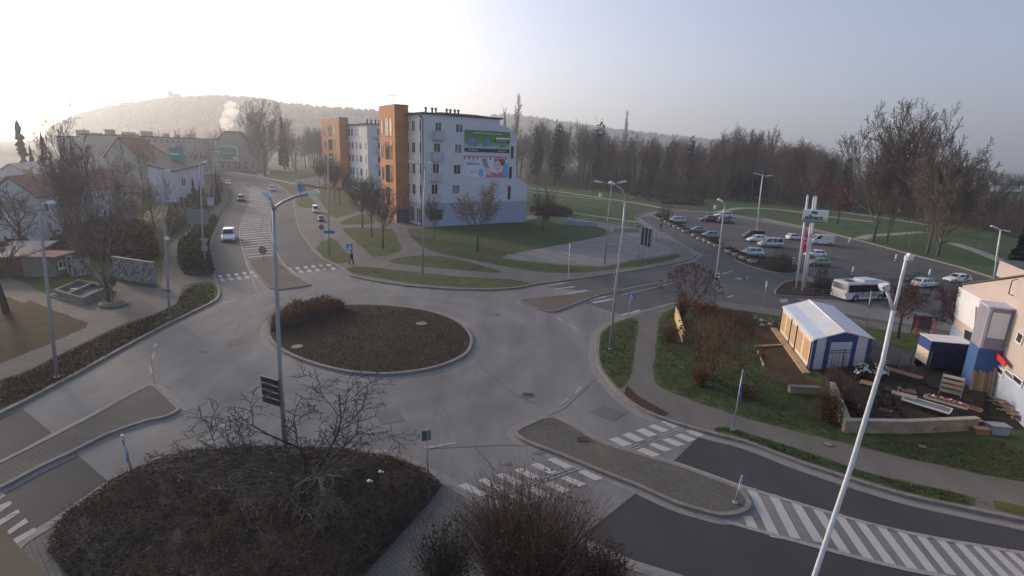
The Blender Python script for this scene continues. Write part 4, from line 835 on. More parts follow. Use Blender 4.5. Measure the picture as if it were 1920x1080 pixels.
lamp('grey street lamp with a bent top arm on the left verge', (107, 708), [(91, 560), (77, 430), (75, 396)], [[(75, 398), (75, 390), (79, 383), (88, 380), (100, 379)]], m=M_pole, r=.08)
t, dp = lamp('plain grey lamp pole with a street name plate beside the graffiti wall', (318, 597), [(313, 500), (306, 400), (305, 322)], [[(305, 325), (307, 321), (318, 319)], [(307, 440), (311, 444), (316, 450)]], m=M_pole, r=.08)
plate(t, AT(316, 544, dp) + Vector((0, -.1, 0)), .62, .13, R(-8), mat('name_plate', (.07, .08, .10), .6, .1, 2), name='name_plate')
t, dp = lamp('slim grey lamp pole by the dark hedge', (383, 505), [(379, 420), (375, 305)], [[(375, 308), (378, 304), (388, 303)]], m=M_pole, r=.09)
lamp('slim lamp pole with a pale back of a sign beside the upper verge', (402, 412), [(401, 360), (400, 285)], [[(400, 288), (403, 284), (411, 283)]], m=M_pole, r=.09)
lamp('lamp pole standing at the curve of the upper road on the right kerb', (563, 372), [(562, 330), (562, 276)], [[(562, 279), (560, 275), (553, 274)]], m=M_pole, r=.12)
t, dp = lamp('straight lamp pole with a blue street name plate near the crossing', (618, 482), [(616, 400), (615, 296)], [[(615, 299), (617, 296), (624, 294)]], m=M_pole, r=.08)
pp, P = plate(t, AT(618, 435, dp) + Vector((0, -.12, 0)), 1.25, .36, R(5), M_blue, name='name_plate')
lamp('twin arm street lamp in front of the large apartment block', (792, 517), [(794, 400), (797, 318)], [[(797, 320), (796, 312), (790, 308), (778, 305), (766, 301)], [(797, 320), (798, 312), (802, 307), (809, 303)]], r=.09)
t, dp = lamp('thin street lamp with three short arms behind the tall curved lamp', (1134, 496), [(1139, 420), (1147, 345)], [[(1147, 346), (1130, 342), (1113, 339)], [(1147, 346), (1158, 343), (1176, 339)]], m=mat('pole_green', (.20, .25, .25), .5, .1, 2), r=.09)
t, dp = lamp('tall curved street lamp on the grass wedge by the roundabout', (1144, 655), [(1154, 540), (1168, 430), (1172, 378)], [[(1172, 380), (1172, 368), (1167, 356), (1156, 348), (1152, 345), (1142, 341)]], r=.085)
t, dp = lamp('curved street lamp with black and white arrow boards at the car park exit', (1339, 571), [(1345, 500), (1357, 400), (1359, 388)], [[(1359, 389), (1359, 383), (1355, 378), (1346, 373)]], r=.09)
pp, P = plate(t, AT(1344, 519, dp) + Vector((0, -.12, 0)), .42, .78, R(8), M_lw, name='arrow_board')
for z in (.20, -.28): sub(pp, P, [(-.35, z + .18), (.10, z + .18), (.10, z + .26), (.38, z + .04), (-.1, z - .18), (-.1, z - .04), (-.35, z - .04)], M_lk, .032)
pp, P = plate(t, AT(1345, 540, dp) + Vector((0.05, -.12, 0)), .40, .40, R(8), M_lw, name='arrow_board'); sub(pp, P, [(-.3, -.3), (.1, -.3), (.3, .1), (.0, .3), (-.1, 0)], M_lk, .032)
t, dp = lamp('tall straight mast with two short lamps in the car park', (1420, 430), [(1424, 380), (1430, 329)], [[(1430, 329), (1425, 327), (1414, 324)], [(1430, 329), (1437, 330), (1449, 329)]], m=M_polew, r=.13, group='car park light masts')
lamp('tall mast with three short lamps at the right edge of the car park', (1864, 530), [(1869, 480), (1876, 432)], [[(1876, 431), (1870, 428), (1857, 423)], [(1876, 431), (1884, 432), (1894, 434)]], m=M_polew, r=.11, group='car park light masts')
lamp('large white lamp pole leaning across the lower right foreground', (1497, 1180), [(1527, 1080), (1594, 880), (1655, 678), (1675, 582)], [[(1675, 584), (1669, 562), (1662, 545), (1656, 532)], [(1675, 584), (1683, 555), (1692, 515), (1701, 479), (1708, 484)]], m=M_polew, r=.068, headw=.7)
# --- road signs
t, dp = signpost('blue pedestrian crossing sign by the upper crossing where a person walks', (656, 500), (656, 456)); pp, P = plate(t, AT(656, 463, dp) + Vector((0, -.05, 0)), .62, .66, R(6), M_blue); sub(pp, P, [(-.36, -.36), (.36, -.36), (0, .40)], M_lw, .032); sub(pp, P, [(-.10, -.3), (-.02, -.05), (-.05, .1), (.05, .12), (.06, -.05), (.14, -.3), (.02, -.12)], M_lk, .042)
t, dp = signpost('blue pedestrian crossing sign beside the kerb of the right arm', (1178, 594), (1183, 551)); pp, P = plate(t, AT(1183, 556, dp) + Vector((0, -.05, 0)), .5, .5, R(10), M_blue); sub(pp, P, [(-.40, -.40), (.40, -.40), (0, .44)], M_lw, .032); sub(pp, P, [(-.10, -.3), (-.02, -.05), (-.05, .1), (.05, .12), (.06, -.05), (.14, -.3), (.02, -.12)], M_lk, .042)
t, dp = signpost('round red rimmed no stopping sign at the end of the lay-by', (605, 460), (603, 421)); pp, P = plate(t, AT(603, 426, dp) + Vector((0, -.05, 0)), .75, .75, R(5), M_redp, 'disc'); sub(pp, P, [(.36 * math.cos(k * .3927), .36 * math.sin(k * .3927)) for k in range(16)], M_blue, .032); sub(pp, P, [(-.3, .22), (-.22, .3), (.3, -.22), (.22, -.3)], M_redp, .042)
t, dp = signpost('blue keep right arrow sign on the tip of the right traffic island', (1150, 542), (1152, 512)); pp, P = plate(t, AT(1152, 518, dp) + Vector((0, -.05, 0)), .5, .5, R(8), M_blue, 'disc'); sub(pp, P, [(-.30, .24), (-.22, .32), (.14, -.10), (.24, 0), (.28, -.28), (0, -.24), (.06, -.18)], M_lw, .032)
t, dp = signpost('dark keep right sign on the hatched island of the upper road', (494, 490), (493, 464)); plate(t, AT(493, 469, dp) + Vector((0, -.05, 0)), .95, .95, R(3), M_back, 'disc')
t, dp = signpost('back of a yield sign above a round sign beside the dark hedge', (385, 514), (383, 446)); plate(t, AT(384, 453, dp) + Vector((0, -.05, 0)), .98, .86, 0, M_back, 'yield'); plate(t, AT(384, 465, dp) + Vector((0, -.05, 0)), .72, .72, 0, M_back, 'disc')
t, dp = signpost('square sign seen from behind at the corner of the foreground bushes', (803, 906), (800, 803)); plate(t, AT(799.5, 815, dp) + Vector((0, -.05, 0)), .36, .44, R(20), mat('sign_back_dark', (.10, .13, .15), .5, .15, 2, metal=.3)); plate(t, AT(802, 813, dp) + Vector((0.02, -.09, 0)), .12, .42, R(20), M_back)
t, dp = signpost('yield sign seen edge on above a round blue sign by the left crossing', (249, 893), (228, 815)); plate(t, AT(233, 829, dp), .42, .50, R(-62), M_back, 'yield'); bl, P = plate(t, AT(241, 856, dp) + Vector((0, -.03, 0)), .42, .42, R(-62), M_blue, 'disc'); sub(bl, P, [(-.2, -.2), (.2, -.2), (0, .3)], M_lw, .032)
t, dp = signpost('yield sign over blue signs on a pale post in the right lawn edge', (1374, 806), (1393, 695)); plate(t, AT(1391, 702, dp), .55, .48, R(64), M_back, 'yield'); bl, P = plate(t, AT(1389, 724, dp), .50, .50, R(60), M_blue, 'disc'); plate(t, AT(1387, 744, dp), .42, .40, R(60), M_blue)
t, dp = signpost('blue arrow sign on the rounded tip of the lower right traffic island', (1378, 943), (1392, 891)); bl, P = plate(t, AT(1389, 900, dp), .36, .36, R(58), M_blue, 'disc'); sub(bl, P, [(-.30, .24), (-.22, .32), (.14, -.10), (.24, 0), (.28, -.28), (0, -.24), (.06, -.18)], M_lw, .032); plate(t, AT(1387, 912, dp), .3, .16, R(58), M_lw)
t, dp = signpost('thin white post with a narrow pale plate at the plaza edge', (1066, 521), (1068, 456), m=M_polew); plate(t, AT(1069, 461, dp) + Vector((0, -.05, 0)), .22, .5, R(70), M_lw)
t, dp = signpost('slim post with a pale plate at the edge of the pavement near the tent', (1434, 570), (1437, 525)); plate(t, AT(1437, 533, dp) + Vector((0, -.05, 0)), .14, .55, R(20), M_lw)
t, dp = signpost('red and white no entry sign near the bus stop', (1624, 612), (1634, 545)); pp, P = plate(t, AT(1630, 573, dp) + Vector((0, -.05, 0)), .36, .42, R(20), M_redp, 'disc'); sub(pp, P, [(-.3, -.08), (.3, -.08), (.3, .08), (-.3, .08)], M_lw, .032); pp, P = plate(t, AT(1633, 559, dp) + Vector((0, -.05, 0)), .28, .34, R(20), M_redp, 'tri')
t, dp = signpost('thin pole with blue boards at the top kerb of the lay-by', (567, 376), (566, 346)); plate(t, AT(563, 352, dp) + Vector((0, -.1, 0)), 1.0, 1.9, R(4), M_blue); plate(t, AT(570, 354, dp) + Vector((0, -.1, 0)), .7, 1.1, R(4), M_back)
# big sign back by the left path
Bp = G(352, 434, KZ); t = thing('sign_board', Bp, 'large grey back of a direction board on two legs above the left path', 'sign board'); dp = Bp.y
a, c_ = AT(350, 408, dp), AT(389, 404, dp); g = MB(); g.wbox(a, c_, 0, (V2(c_) - V2(a)).length, AT(350, 420, dp).z, AT(350, 392, dp).z, -.03, .03); wb(g, 'board', mat('board_grey', (.20, .205, .215), .6, .08, 1, metal=.2), t)
for x in (357, 382): g = MB(); q = AT(x, 408, dp); g.tube([(q.x, q.y + .08, KZ), (q.x, q.y + .08, AT(x, 392, dp).z)], .07, 6); wb(g, 'leg', M_pole, t)
t, dp = signpost('pale grey plate on the verge below the lilac building', (396, 400), (396, 372)); plate(t, AT(395, 378, dp) + Vector((0, -.05, 0)), 1.2, 1.5, 0, M_lilac)
# slim advertising pillars at the plaza
for i, (bx, by, x0, x1, y0, y1) in enumerate([(1199, 483, 1201, 1207, 426, 459), (1205.5, 485, 1208, 1213.5, 427, 461), (1212, 487, 1214, 1220, 429, 463)]):
    Bp = G(bx, by, KZ); dp = Bp.y; t = thing('advertising_pillar', Bp, ['slim dark advertising pillar, leftmost of the three by the paved square', 'slim dark advertising pillar, middle of the three by the paved square', 'slim dark advertising pillar, rightmost of the three by the paved square'][i], 'advertising pillar', 'slim advertising pillars')
    a, c_ = AT(x0, y1, dp), AT(x1, y1, dp); g = MB(); zt_ = AT(x0, y0, dp).z; g.wbox(a, c_, 0, (V2(c_) - V2(a)).length, a.z, zt_, -.6, 0); wb(g, 'panel', mat('pillar_panel', (.13, .17, .17), .5, .12, 2), t)
    g = MB(); g.wbox(a, c_, .04, (V2(c_) - V2(a)).length * .45, a.z + .02, zt_ - .02, 0, .02); wb(g, 'edge_strip', M_black, t)
    g = MB(); g.tube([Bp, (a.x + .1, dp - .0 + .2, a.z)], .05, 6); wb(g, 'leg', M_galv, t)
# ================================================================== supermarket pylon
Bp = G(1500, 542, KZ); dp = Bp.y; t = thing('advertising_pylon', Bp, 'tall three pole supermarket pylon with white sign box and magenta banner', 'advertising pylon')
for b0, tp in (((1493, 541), (1514.5, 368)), ((1504, 544), (1526.5, 371)), ((1509, 541), (1530.5, 370))):
    q = G(b0[0], b0[1], KZ); tq = AT(tp[0], tp[1], q.y); g = MB(); g.tube([q, tq + (q - tq) * 0.0], .11, 10); g.tube([tq, tq + Vector((-.1, 0, .18))], [.11, .02], 10); wb(g, 'pole', M_polew, t)
dq = dp - .3
a, c_ = V2(AT(1502.5, 415, dq)), V2(AT(1551, 415, dq - 1.2)); L = (c_ - a).length; z0 = AT(1502, 416, dq).z; z1 = AT(1502, 392.5, dq).z
g = MB(); g.wbox(a, c_, 0, L, z0, z1, -.8, 0); bx = wb(g, 'sign_box', M_lw, t)
g = MB(); g.wbox(a, c_, .02, L - .02, z0 + .02, z0 + (z1 - z0) * .15, 0, .02); g.build('blue_band', mat('band_blue', (.03, .14, .32), .4, .1, 2), bx)
g = MB(); g.wbox(a, c_, .02, L - .02, z0 + (z1 - z0) * .15 + .005, z0 + (z1 - z0) * .40, 0, .02); g.build('yellow_band', mat('band_yellow', (.50, .36, .07), .4, .1, 2), bx)
walltext('albert', a, c_, L * .47, z0 + (z1 - z0) * .42, (z1 - z0) * .50, mat('logo_navy', (.02, .06, .18), .4, .05, 2), bx, .035, .02, 1.05)
g = MB()
for sx, sz, ph in ((.43, .80, .5), (.47, .86, 0), (.50, .77, -.5)):
    X = (c_ - a).normalized(); N = Vector((X.y, -X.x, 0)); c0 = a + X * L * sx + N * .035 + Vector((0, 0, z0 + (z1 - z0) * sz))
    g.poly([c0 + X * (math.cos(k * .6283) * .30 * math.cos(ph) - math.sin(k * .6283) * .10 * math.sin(ph)) + Vector((0, 0, 1)) * (math.sin(k * .6283) * .10 + math.cos(k * .6283) * .1 * math.sin(ph)) for k in range(10)])
g.build('leaf_logo', mat('logo_green', (.05, .28, .06), .4, .1, 2), bx)
a, c_ = V2(AT(1504.5, 470, dq)), V2(AT(1516.5, 470, dq - .1)); L = (c_ - a).length; z0 = AT(1504, 470, dq).z; z1 = AT(1510, 438, dq).z
g = MB(); g.wbox(a, c_, 0, L, z0, z1, -.1, 0); bn = wb(g, 'magenta_banner', mat('magenta', (.55, .01, .12), .4, .06, 2), t)
walltext('T', a, c_, L * .5, (z0 + z1) / 2, (z1 - z0) * .62, M_lw, bn, .02, .015, 1.1)
for sx in (.16, .84):
    g = MB(); g.wbox(a, c_, L * sx - .06, L * sx + .06, (z0 + z1) / 2 - .08, (z0 + z1) / 2 + .05, 0, .03); g.build('logo_dot', M_lw, bn)
# railing in front of it
P0, P1 = G(1485, 551, KZ), G(1560, 557, KZ); t = thing('railing', P0, 'pale metal railing along the pylon island', 'railing'); L = (P1 - P0).length
for k in range(5):
    q = P0.lerp(P1, k / 4); g = MB(); g.tube([q, q + Vector((0, 0, .75))], .035, 6); wb(g, 'post', M_kerb, t)
for z in (.2, .45, .73): g = MB(); g.tube([P0 + Vector((0, 0, z)), P1 + Vector((0, 0, z))], .028, 6); wb(g, 'rail', M_kerb, t)
# railings and ramp walls beside the apartment block
M_conb = mat('ramp_concrete', (.24, .27, .31), .85, .12, 1)
for (x0, y0, x1, y1, yt, lb) in [(1056, 423, 1119, 427, 413, 'pale concrete ramp wall next to the end of the apartment block'), (1149, 434, 1196, 434, 427, 'short concrete ramp wall behind the thin street lamps')]:
    P0, P1 = V2(G(x0, y0, 0)), V2(G(x1, y1, 0)); z = HT(P0, yt); t = thing('ramp_wall', P0, lb, 'wall'); L = (P1 - P0).length
    g = MB(); g.wbox(P0, P1, 0, L, 0, z, -.4, 0); wb(g, 'wall_body', M_conb, t)
    for k in range(int(L / 1.4) + 1):
        g = MB(); q = P0 + (P1 - P0).normalized() * min(L, k * 1.4 + .05) + Vector((0, .2, 0)); g.tube([(q.x, q.y, z), (q.x, q.y, z + 1)], .03, 5); wb(g, 'post', M_galv, t)
    for zz in (.5, 1.0): g = MB(); g.tube([(P0.x, P0.y + .2, z + zz), (P1.x, P1.y + .2, z + zz)], .03, 5); wb(g, 'rail', M_galv, t)
P0, P1 = G(1227, 450, KZ), G(1252, 452, KZ); t = thing('railing', P0, 'small pale blue barrier at the square beside the car park road', 'railing')
for k in range(4): g = MB(); q = P0.lerp(P1, k / 3); g.tube([q, q + Vector((0, 0, 1.3))], .04, 6); wb(g, 'post', M_lilac, t)
for z in (.4, .85, 1.28): g = MB(); g.tube([P0 + Vector((0, 0, z)), P1 + Vector((0, 0, z))], .035, 6); wb(g, 'rail', M_lilac, t)
# ================================================================== TENT
A, Bt = V2(G(1516, 693, KZ)), V2(G(1624, 690, KZ)); Ck = V2(G(1462, 622, KZ)); zf = KZ
dF = (Bt - A).normalized(); pB = (Ck - A); Lb = pB.length; nb = Vector((-dF.y, dF.x, 0)); pB = (nb * .75 + pB.normalized() * .25).normalized() if pB.normalized().dot(nb) > .8 else pB.normalized(); pB = (Ck - A).normalized()
Wt = (Bt - A).length; ze = HT(A, 635); zr = HT(A + dF * Wt * .5, 621.5)
t = thing('market_tent', A, 'white roofed market tent with tan side panels and blue framed front', 'tent')
Q = lambda s, v, z: A + dF * s + pB * v + Vector((0, 0, z))
M_canv = mat('canvas_white', (.55, .54, .53), .7, .08, .6); M_canvs = mat('canvas_blueish', (.42, .46, .56), .7, .08, .6); M_tanp = mat('tan_panel', (.42, .26, .15), .8, .12, 2, stretch=(1, 1, 6)); M_navy = mat('navy_canvas', (.02, .045, .17), .7, .15, 1); M_cream = mat('cream_canvas', (.58, .48, .36), .8, .08, 1)
g = MB(); g.hexa([Q(.03, .03, zf), Q(Wt - .03, .03, zf), Q(Wt - .03, .03, ze), Q(Wt / 2, .03, zr - .04), Q(.03, .03, ze)], [Q(.03, Lb - .03, zf), Q(Wt - .03, Lb - .03, zf), Q(Wt - .03, Lb - .03, ze), Q(Wt / 2, Lb - .03, zr - .04), Q(.03, Lb - .03, ze)]); wb(g, 'wall', M_canvs, t)
NSEG = 5
for k in range(NSEG):
    v0, v1 = Lb * k / NSEG - (.12 if k == 0 else 0), Lb * (k + 1) / NSEG + (.12 if k == NSEG - 1 else 0)
    for a, b_ in (((-.12, ze - .06), (Wt / 2, zr)), ((Wt + .12, ze - .06), (Wt / 2, zr))):
        g = MB(); sag = 0; v1_ = v1 - .02
        g.poly([Q(a[0], v0, a[1]), Q(b_[0], v0, b_[1]), Q(b_[0], (v0 + v1) / 2, b_[1] - sag), Q(a[0], (v0 + v1) / 2, a[1] - sag * .5)]); g.poly([Q(a[0], (v0 + v1) / 2, a[1] - sag * .5), Q(b_[0], (v0 + v1) / 2, b_[1] - sag), Q(b_[0], v1_, b_[1]), Q(a[0], v1_, a[1])])
        g.poly([Q(a[0], v0, a[1]), Q(a[0], v0, a[1] - .12), Q(a[0], v1_, a[1] - .12), Q(a[0], v1_, a[1])]); wb(g, 'roof_panel', M_canv if k % 2 == 0 else mat('canvas_cool', (.50, .53, .62), .7, .06, .6), t)
g = MB(); g.tube([Q(-.12, -.13, ze - .06), Q(Wt / 2, -.13, zr + .01), Q(Wt + .12, -.13, ze - .06)], .05, 6); g.tube([Q(Wt / 2, -.13, zr + .01), Q(Wt / 2, Lb + .12, zr + .01)], .05, 6); wb(g, 'roof_trim', M_canv, t)
SA, SB = Q(0, Lb, 0), Q(0, 0, 0)
g = MB(); g.wbox(SA, SB, 0, Lb, zf, ze - .05, .0, .03); sw = wb(g, 'side_wall', M_cream, t)
for k, (a, c_) in enumerate([(.03, .15), (.20, .34), (.39, .53), (.58, .73), (.78, .93)]):
    g = MB(); g.wbox(SA, SB, Lb * a, Lb * c_, zf + (ze - zf) * .16, zf + (ze - zf) * .80, .03, .045); g.build('side_panel', M_tanp, sw)
for a in (.0, .36, .555, .985): g = MB(); g.wbox(SA, SB, Lb * a, Lb * a + .07, zf, ze - .05, .046, .10); g.build('frame_post', M_dark, sw)
FA, FB = A, Bt
for s0, s1 in ((.0, .055), (.225, .29), (.675, .745), (.945, 1.0)): g = MB(); g.wbox(FA, FB, Wt * s0, Wt * s1, zf, ze - .03, -.03, .04); wb(g, 'front_stripe', M_navy, t)
g = MB(); X = dF; N = Vector((X.y, -X.x, 0)); g.hexa([Q(Wt * .225, 0, ze - .25) + N * .045, Q(Wt * .745, 0, ze - .25) + N * .045, Q(Wt * .745, 0, ze + (zr - ze) * .48) + N * .045, Q(Wt * .5, 0, zr - .03) + N * .045, Q(Wt * .225, 0, ze + (zr - ze) * .42) + N * .045], [Q(Wt * .225, 0, ze - .25) + N * .0, Q(Wt * .745, 0, ze - .25), Q(Wt * .745, 0, ze + (zr - ze) * .48), Q(Wt * .5, 0, zr - .03), Q(Wt * .225, 0, ze + (zr - ze) * .42)]); wb(g, 'front_gable', M_navy, t)
g = MB(); g.wbox(FA, FB, Wt * .30, Wt * .665, zf, ze - .28, 0, .03); dr = wb(g, 'door', mat('door_panel', (.33, .40, .50), .6, .06, 1), t)
for s in (.36, .42, .48, .54, .60): g = MB(); g.wbox(FA, FB, Wt * s, Wt * s + .03, zf + .1, zf + (ze - zf) * .5, .03, .045); g.build('door_slat', M_dark, dr)
for z in (.52, .60): g = MB(); g.wbox(FA, FB, Wt * .31, Wt * .655, zf + (ze - zf) * z, zf + (ze - zf) * z + .05, .03, .045); g.build('door_rail', M_dark, dr)
# boardwalk planks beside the tent
for i, (q0, q1, wd, lb) in enumerate([((1450, 617), (1512, 702), .45, 'long pale plank walkway along the left side of the tent'), ((1470, 648), (1416, 651), .16, 'pale timber beam lying across the soil bed left of the tent'), ((1420, 660), (1432, 688), .12, 'thin pale pole lying on the soil left of the tent')]):
    a, c_ = G(*q0, KZ), G(*q1, KZ); t = thing('timber_plank', a, lb, 'plank'); dd = (c_ - a); L = dd.length; g = MB(); k_ = 3 if i == 0 else 1
    for j in range(k_): g.wbox(a, c_, 0, L, KZ + .02, KZ + .12, (j - k_ / 2) * wd / k_ + .01, (j + 1 - k_ / 2) * wd / k_ - .01)
    wb(g, 'plank', mat('pale_timber', (.34, .24, .15), .85, .25, 3), t)
# ================================================================== BIG BUILDING AT THE RIGHT EDGE
A = V2(G(1775, 655, KZ)); Bn = V2(G(1920, 800, KZ)); dw = (Bn - A).normalized(); nw = Vector((dw.y, -dw.x, 0)); L = (Bn - A).length * 1.9; Be = A + dw * L
M_pinkr = mat('pink_beige_render', (.40, .335, .305), .9, .06, .5); M_bluel = mat('blue_grey_render', (.30, .34, .42), .9, .14, .8)
z0 = HT(A, 535); s1, z1 = WP(A, Be, 1920, 519); slp = (z1 - z0) / s1
t = thing('warehouse_building', A, 'pink beige building with a big white panel and projecting bay at the right edge', 'building')
Q = lambda s, v, z: A + dw * s - nw * v + Vector((0, 0, z)); DP = 16; sr = L * .62
g = MB(); g.hexa([Q(0, 0, 0), Q(L, 0, 0), Q(L, 0, z0 + slp * sr - slp * (L - sr)), Q(sr, 0, z0 + slp * sr), Q(0, 0, z0)][::-1], [Q(0, DP, 0), Q(L, DP, 0), Q(L, DP, z0 + slp * sr - slp * (L - sr)), Q(sr, DP, z0 + slp * sr), Q(0, DP, z0)][::-1]); wb(g, 'wall', M_pinkr, t)
g = MB(); g.hexa([Q(-.15, -.1, z0 + .0), Q(sr, -.1, z0 + slp * sr), Q(sr, DP, z0 + slp * sr), Q(-.15, DP, z0)], [Q(-.15, -.1, z0 + .1), Q(sr, -.1, z0 + slp * sr + .1), Q(sr, DP, z0 + slp * sr + .1), Q(-.15, DP, z0 + .1)]); wb(g, 'roof', M_roof, t)
zb = WP(A, Be, 1782, 605)[1]; zb2 = WP(A, Be, 1905, 683)[1]
sB = WP(A, Be, 1860, 742)[0]
g = MB(); g.wbox(A, Be, 0, L, 0, zb, .002, .05); wb(g, 'lower_wall', M_bluel, t)
def quadw(pxs, off, m, nm, par):
    P = [WP(A, Be, x, y) for x, y in pxs]; pts = [A + dw * s + Vector((0, 0, z)) for s, z in P]; g = MB(); g.hexa([q + nw * off for q in pts], [q + nw * (off - .06) for q in pts]); return wb(g, nm, m, par) if par.type == 'EMPTY' else g.build(nm, m, par)
quadw([(1801, 538), (1791, 593), (1829, 620), (1832, 576), (1876, 579)], .09, mat('white_panel', (.72, .66, .62), .8, .05, .6), 'white_panel', t)
for (x0, y0, x1, y1) in ((1864, 676, 1884, 704), (1889, 690, 1902, 716), (1905, 700, 1918, 730)):
    a, c_ = WP(A, Be, x0, y0), WP(A, Be, x1, y1); zc, zd = WP(A, Be, x0, y0)[1], WP(A, Be, x0, (y0 + y1) / 2 + 2)[1]; win(t, A, Be, a[0], c_[0], zd, zc, off=.05, sill=False, mull=0)
quadw([(1885, 604), (1899, 612), (1890, 650), (1877, 640)], .06, mat('green_lattice', (.22, .25, .17), .8, .2, 4), 'shuttered_window', t)
quadw([(1912, 619), (1923, 628), (1916, 648), (1905, 640)], .07, M_frame, 'small_window', t); quadw([(1913, 623), (1921, 630), (1915, 644), (1908, 638)], .08, M_glass, 'small_window', t)
quadw([(1868, 661), (1881, 660), (1900, 682), (1897, 690), (1880, 672), (1868, 668)], .35, mat('red_awning', (.5, .02, .03), .6, .1, 2), 'awning', t)
quadw([(1811, 618), (1826, 625), (1820, 648), (1809, 640)], .07, M_glass, 'window', t)
# projecting bay
W = A + dw * sB; o_ = WP(W, W + nw, 1813, 737)[0]; C = W + nw * o_; zt_ = HT(C, 577); zm = HT(C, 652); Ls = 1.5
g = MB(); q = [C, W - nw * .1, W - nw * .1 - dw * Ls, C - dw * Ls]; M_gry = mat('bay_grey', (.20, .19, .23), .8, .08, 1)
g.prism([(v.x, v.y) for v in q], zm, zt_); by = wb(g, 'bay', M_gry, t); g = MB(); g.prism(offs([(v.x, v.y) for v in q], .01), 0, zm - .002); g.build('bay_base', mat('bay_blue', (.03, .085, .22), .7, .1, 1), by)
g = MB(); g.prism(offs([(v.x, v.y) for v in q], -.08), zt_, zt_ + .1); g.build('bay_roof', M_lilac, by)
Lf = (W - C).length; g = MB(); g.wbox(C, W, Lf * .18, Lf * .86, zm + (zt_ - zm) * .28, zt_ - .25, -.01, .04); g.build('bay_panel', mat('white_panel', (0, 0, 0)), by)
g = MB(); g.wbox(C, W, 0, Lf * .12, zm, zt_ - .02, .0, .05); g.build('bay_trim', M_lilac, by)
# upper set back storey
off = 5.0; A5 = A - nw * off; s5, z5 = WP(A5, A5 + dw, 1875, 488); g = MB(); q0 = A5 + dw * s5; q = [q0, q0 + dw * 30, q0 + dw * 30 - nw * 6, q0 - nw * 6]; g.prism([(v.x, v.y) for v in q], z0 - .5, z5); us = wb(g, 'upper_storey', M_pinkr, t)
g = MB(); g.prism(offs([(v.x, v.y) for v in q], -.06), z5, z5 + .08); g.build('coping', M_roof, us)
c = AT(1911, 512, (A5 + dw * (s5 + 2)).y - .5); g = MB(); g.disc(c + Vector((0, -.1, 0)), (.8, -.5, 0), (0, -.2, 1), .32, 18); g.tube([c, c + Vector((.1, .3, -.5))], .03, 6); g.tube([c + Vector((0, -.1, 0)), c + Vector((-.3, -.35, -.05))], .015, 5); wb(g, 'satellite_dish', mat('dish_grey', (.10, .11, .14), .6, .1, 2), t)
c = A + dw * (s1 * .96) + nw * .1; zz = z0 + slp * s1 * .9; g = MB(); g.tube([c + Vector((0, 0, zz - 1)), c + nw * .25 + Vector((0, 0, zz - .9)), c + nw * .25 + Vector((0, 0, zz - .1)), c + Vector((0, 0, zz))], .03, 6); wb(g, 'wall_bracket', M_dark, t)
# leaning boards at the bay, each its own board
rr = random.Random(4); M_b = [mat('board_a', (.30, .20, .12), .8, .2, 3, stretch=(8, 8, .6)), mat('board_b', (.19, .115, .075), .8, .2, 3, stretch=(8, 8, .6)), mat('board_c', (.23, .16, .10), .8, .2, 3, stretch=(8, 8, .6))]
for k in range(7):
    a = C + (W - C) * (.02 + k * .135) - dw * -.35; h_ = 1.5 + rr.uniform(-.2, .3); X = (W - C).normalized(); lean = dw * -.30
    g = MB(); w2 = Lf * .06; g.hexa([a - X * w2, a + X * w2, a + X * w2 + dw * .04, a - X * w2 + dw * .04], [a - X * w2 + lean + Vector((0, 0, h_ + KZ)), a + X * w2 + lean + Vector((0, 0, h_ + KZ)), a + X * w2 + dw * .04 + lean + Vector((0, 0, h_ + KZ)), a - X * w2 + dw * .04 + lean + Vector((0, 0, h_ + KZ))])
    tag(g.build('wooden_board', M_b[k % 3]), ['leftmost', 'second from the left', 'third from the left', 'middle', 'third from the right', 'second from the right', 'rightmost'][k] + ' of the seven upright boards leaning against the blue bay', 'board', 'boards leaning on the blue bay')
# slab pile: thin planks lying aslant
for k in range(34):
    u = rr.uniform(0, 1); c0 = G(1868 + u * 42, 748 + u * 42 + rr.uniform(-6, 8), KZ); an = R(-52 + rr.uniform(-14, 14)) if k % 3 else R(40 + rr.uniform(-12, 12)); ln = rr.uniform(.7, 1.35); z_ = rr.uniform(.03, .40); X = Vector((math.cos(an), math.sin(an), rr.uniform(-.12, .12))).normalized(); Y = Vector((-X.y, X.x, 0)) * rr.uniform(.035, .07)
    g = MB(); e0, e1 = c0 - X * ln * .5 + Vector((0, 0, z_ + .1)), c0 + X * ln * .5 + Vector((0, 0, z_ + .1)); Zt = Vector((0, 0, .05)); g.hexa([e0 - Y, e1 - Y, e1 + Y, e0 + Y], [e0 - Y + Zt, e1 - Y + Zt, e1 + Y + Zt, e0 + Y + Zt])
    tag(g.build('timber_slab', M_b[k % 3]), 'rough timber slab lying in the loose pile along the blue wall', 'timber slab', 'timber slabs piled along the wall')
# ================================================================== YARD
def wall_run(name, pts, ytops, th, m, label, cop=None, hz=0.):
    P = [V2(G(x, y, hz)) for x, y in pts]; t = thing(name, P[0], label, 'wall')
    for i in range(len(P) - 1):
        z = HT(P[i], ytops[i]); g = MB(); g.wbox(P[i], P[i + 1], 0, (P[i + 1] - P[i]).length, 0, z, -th, 0); wb(g, 'wall_body', m, t)
        if cop: g = MB(); g.wbox(P[i], P[i + 1], -.03, (P[i + 1] - P[i]).length + .03, z + .002, z + .07, -th - .03, .04); wb(g, 'coping', cop, t)
    return t, P
M_stone = mat('yard_wall_stone', (.24, .20, .15), .9, .35, 1.6, bmp=.8)
wall_run('retaining_wall', [(1553, 741), (1581, 816), (1700, 818), (1830, 812)], [718, 790, 792], .22, M_stone, 'low stone retaining wall round the planted yard', mat('wall_cap', (.26, .25, .22), .9, .2, 2))
wall_run('retaining_wall', [(1480, 742), (1534, 744)], [727], .3, M_stone, 'short low concrete wall on the lawn left of the yard', M_kerb)
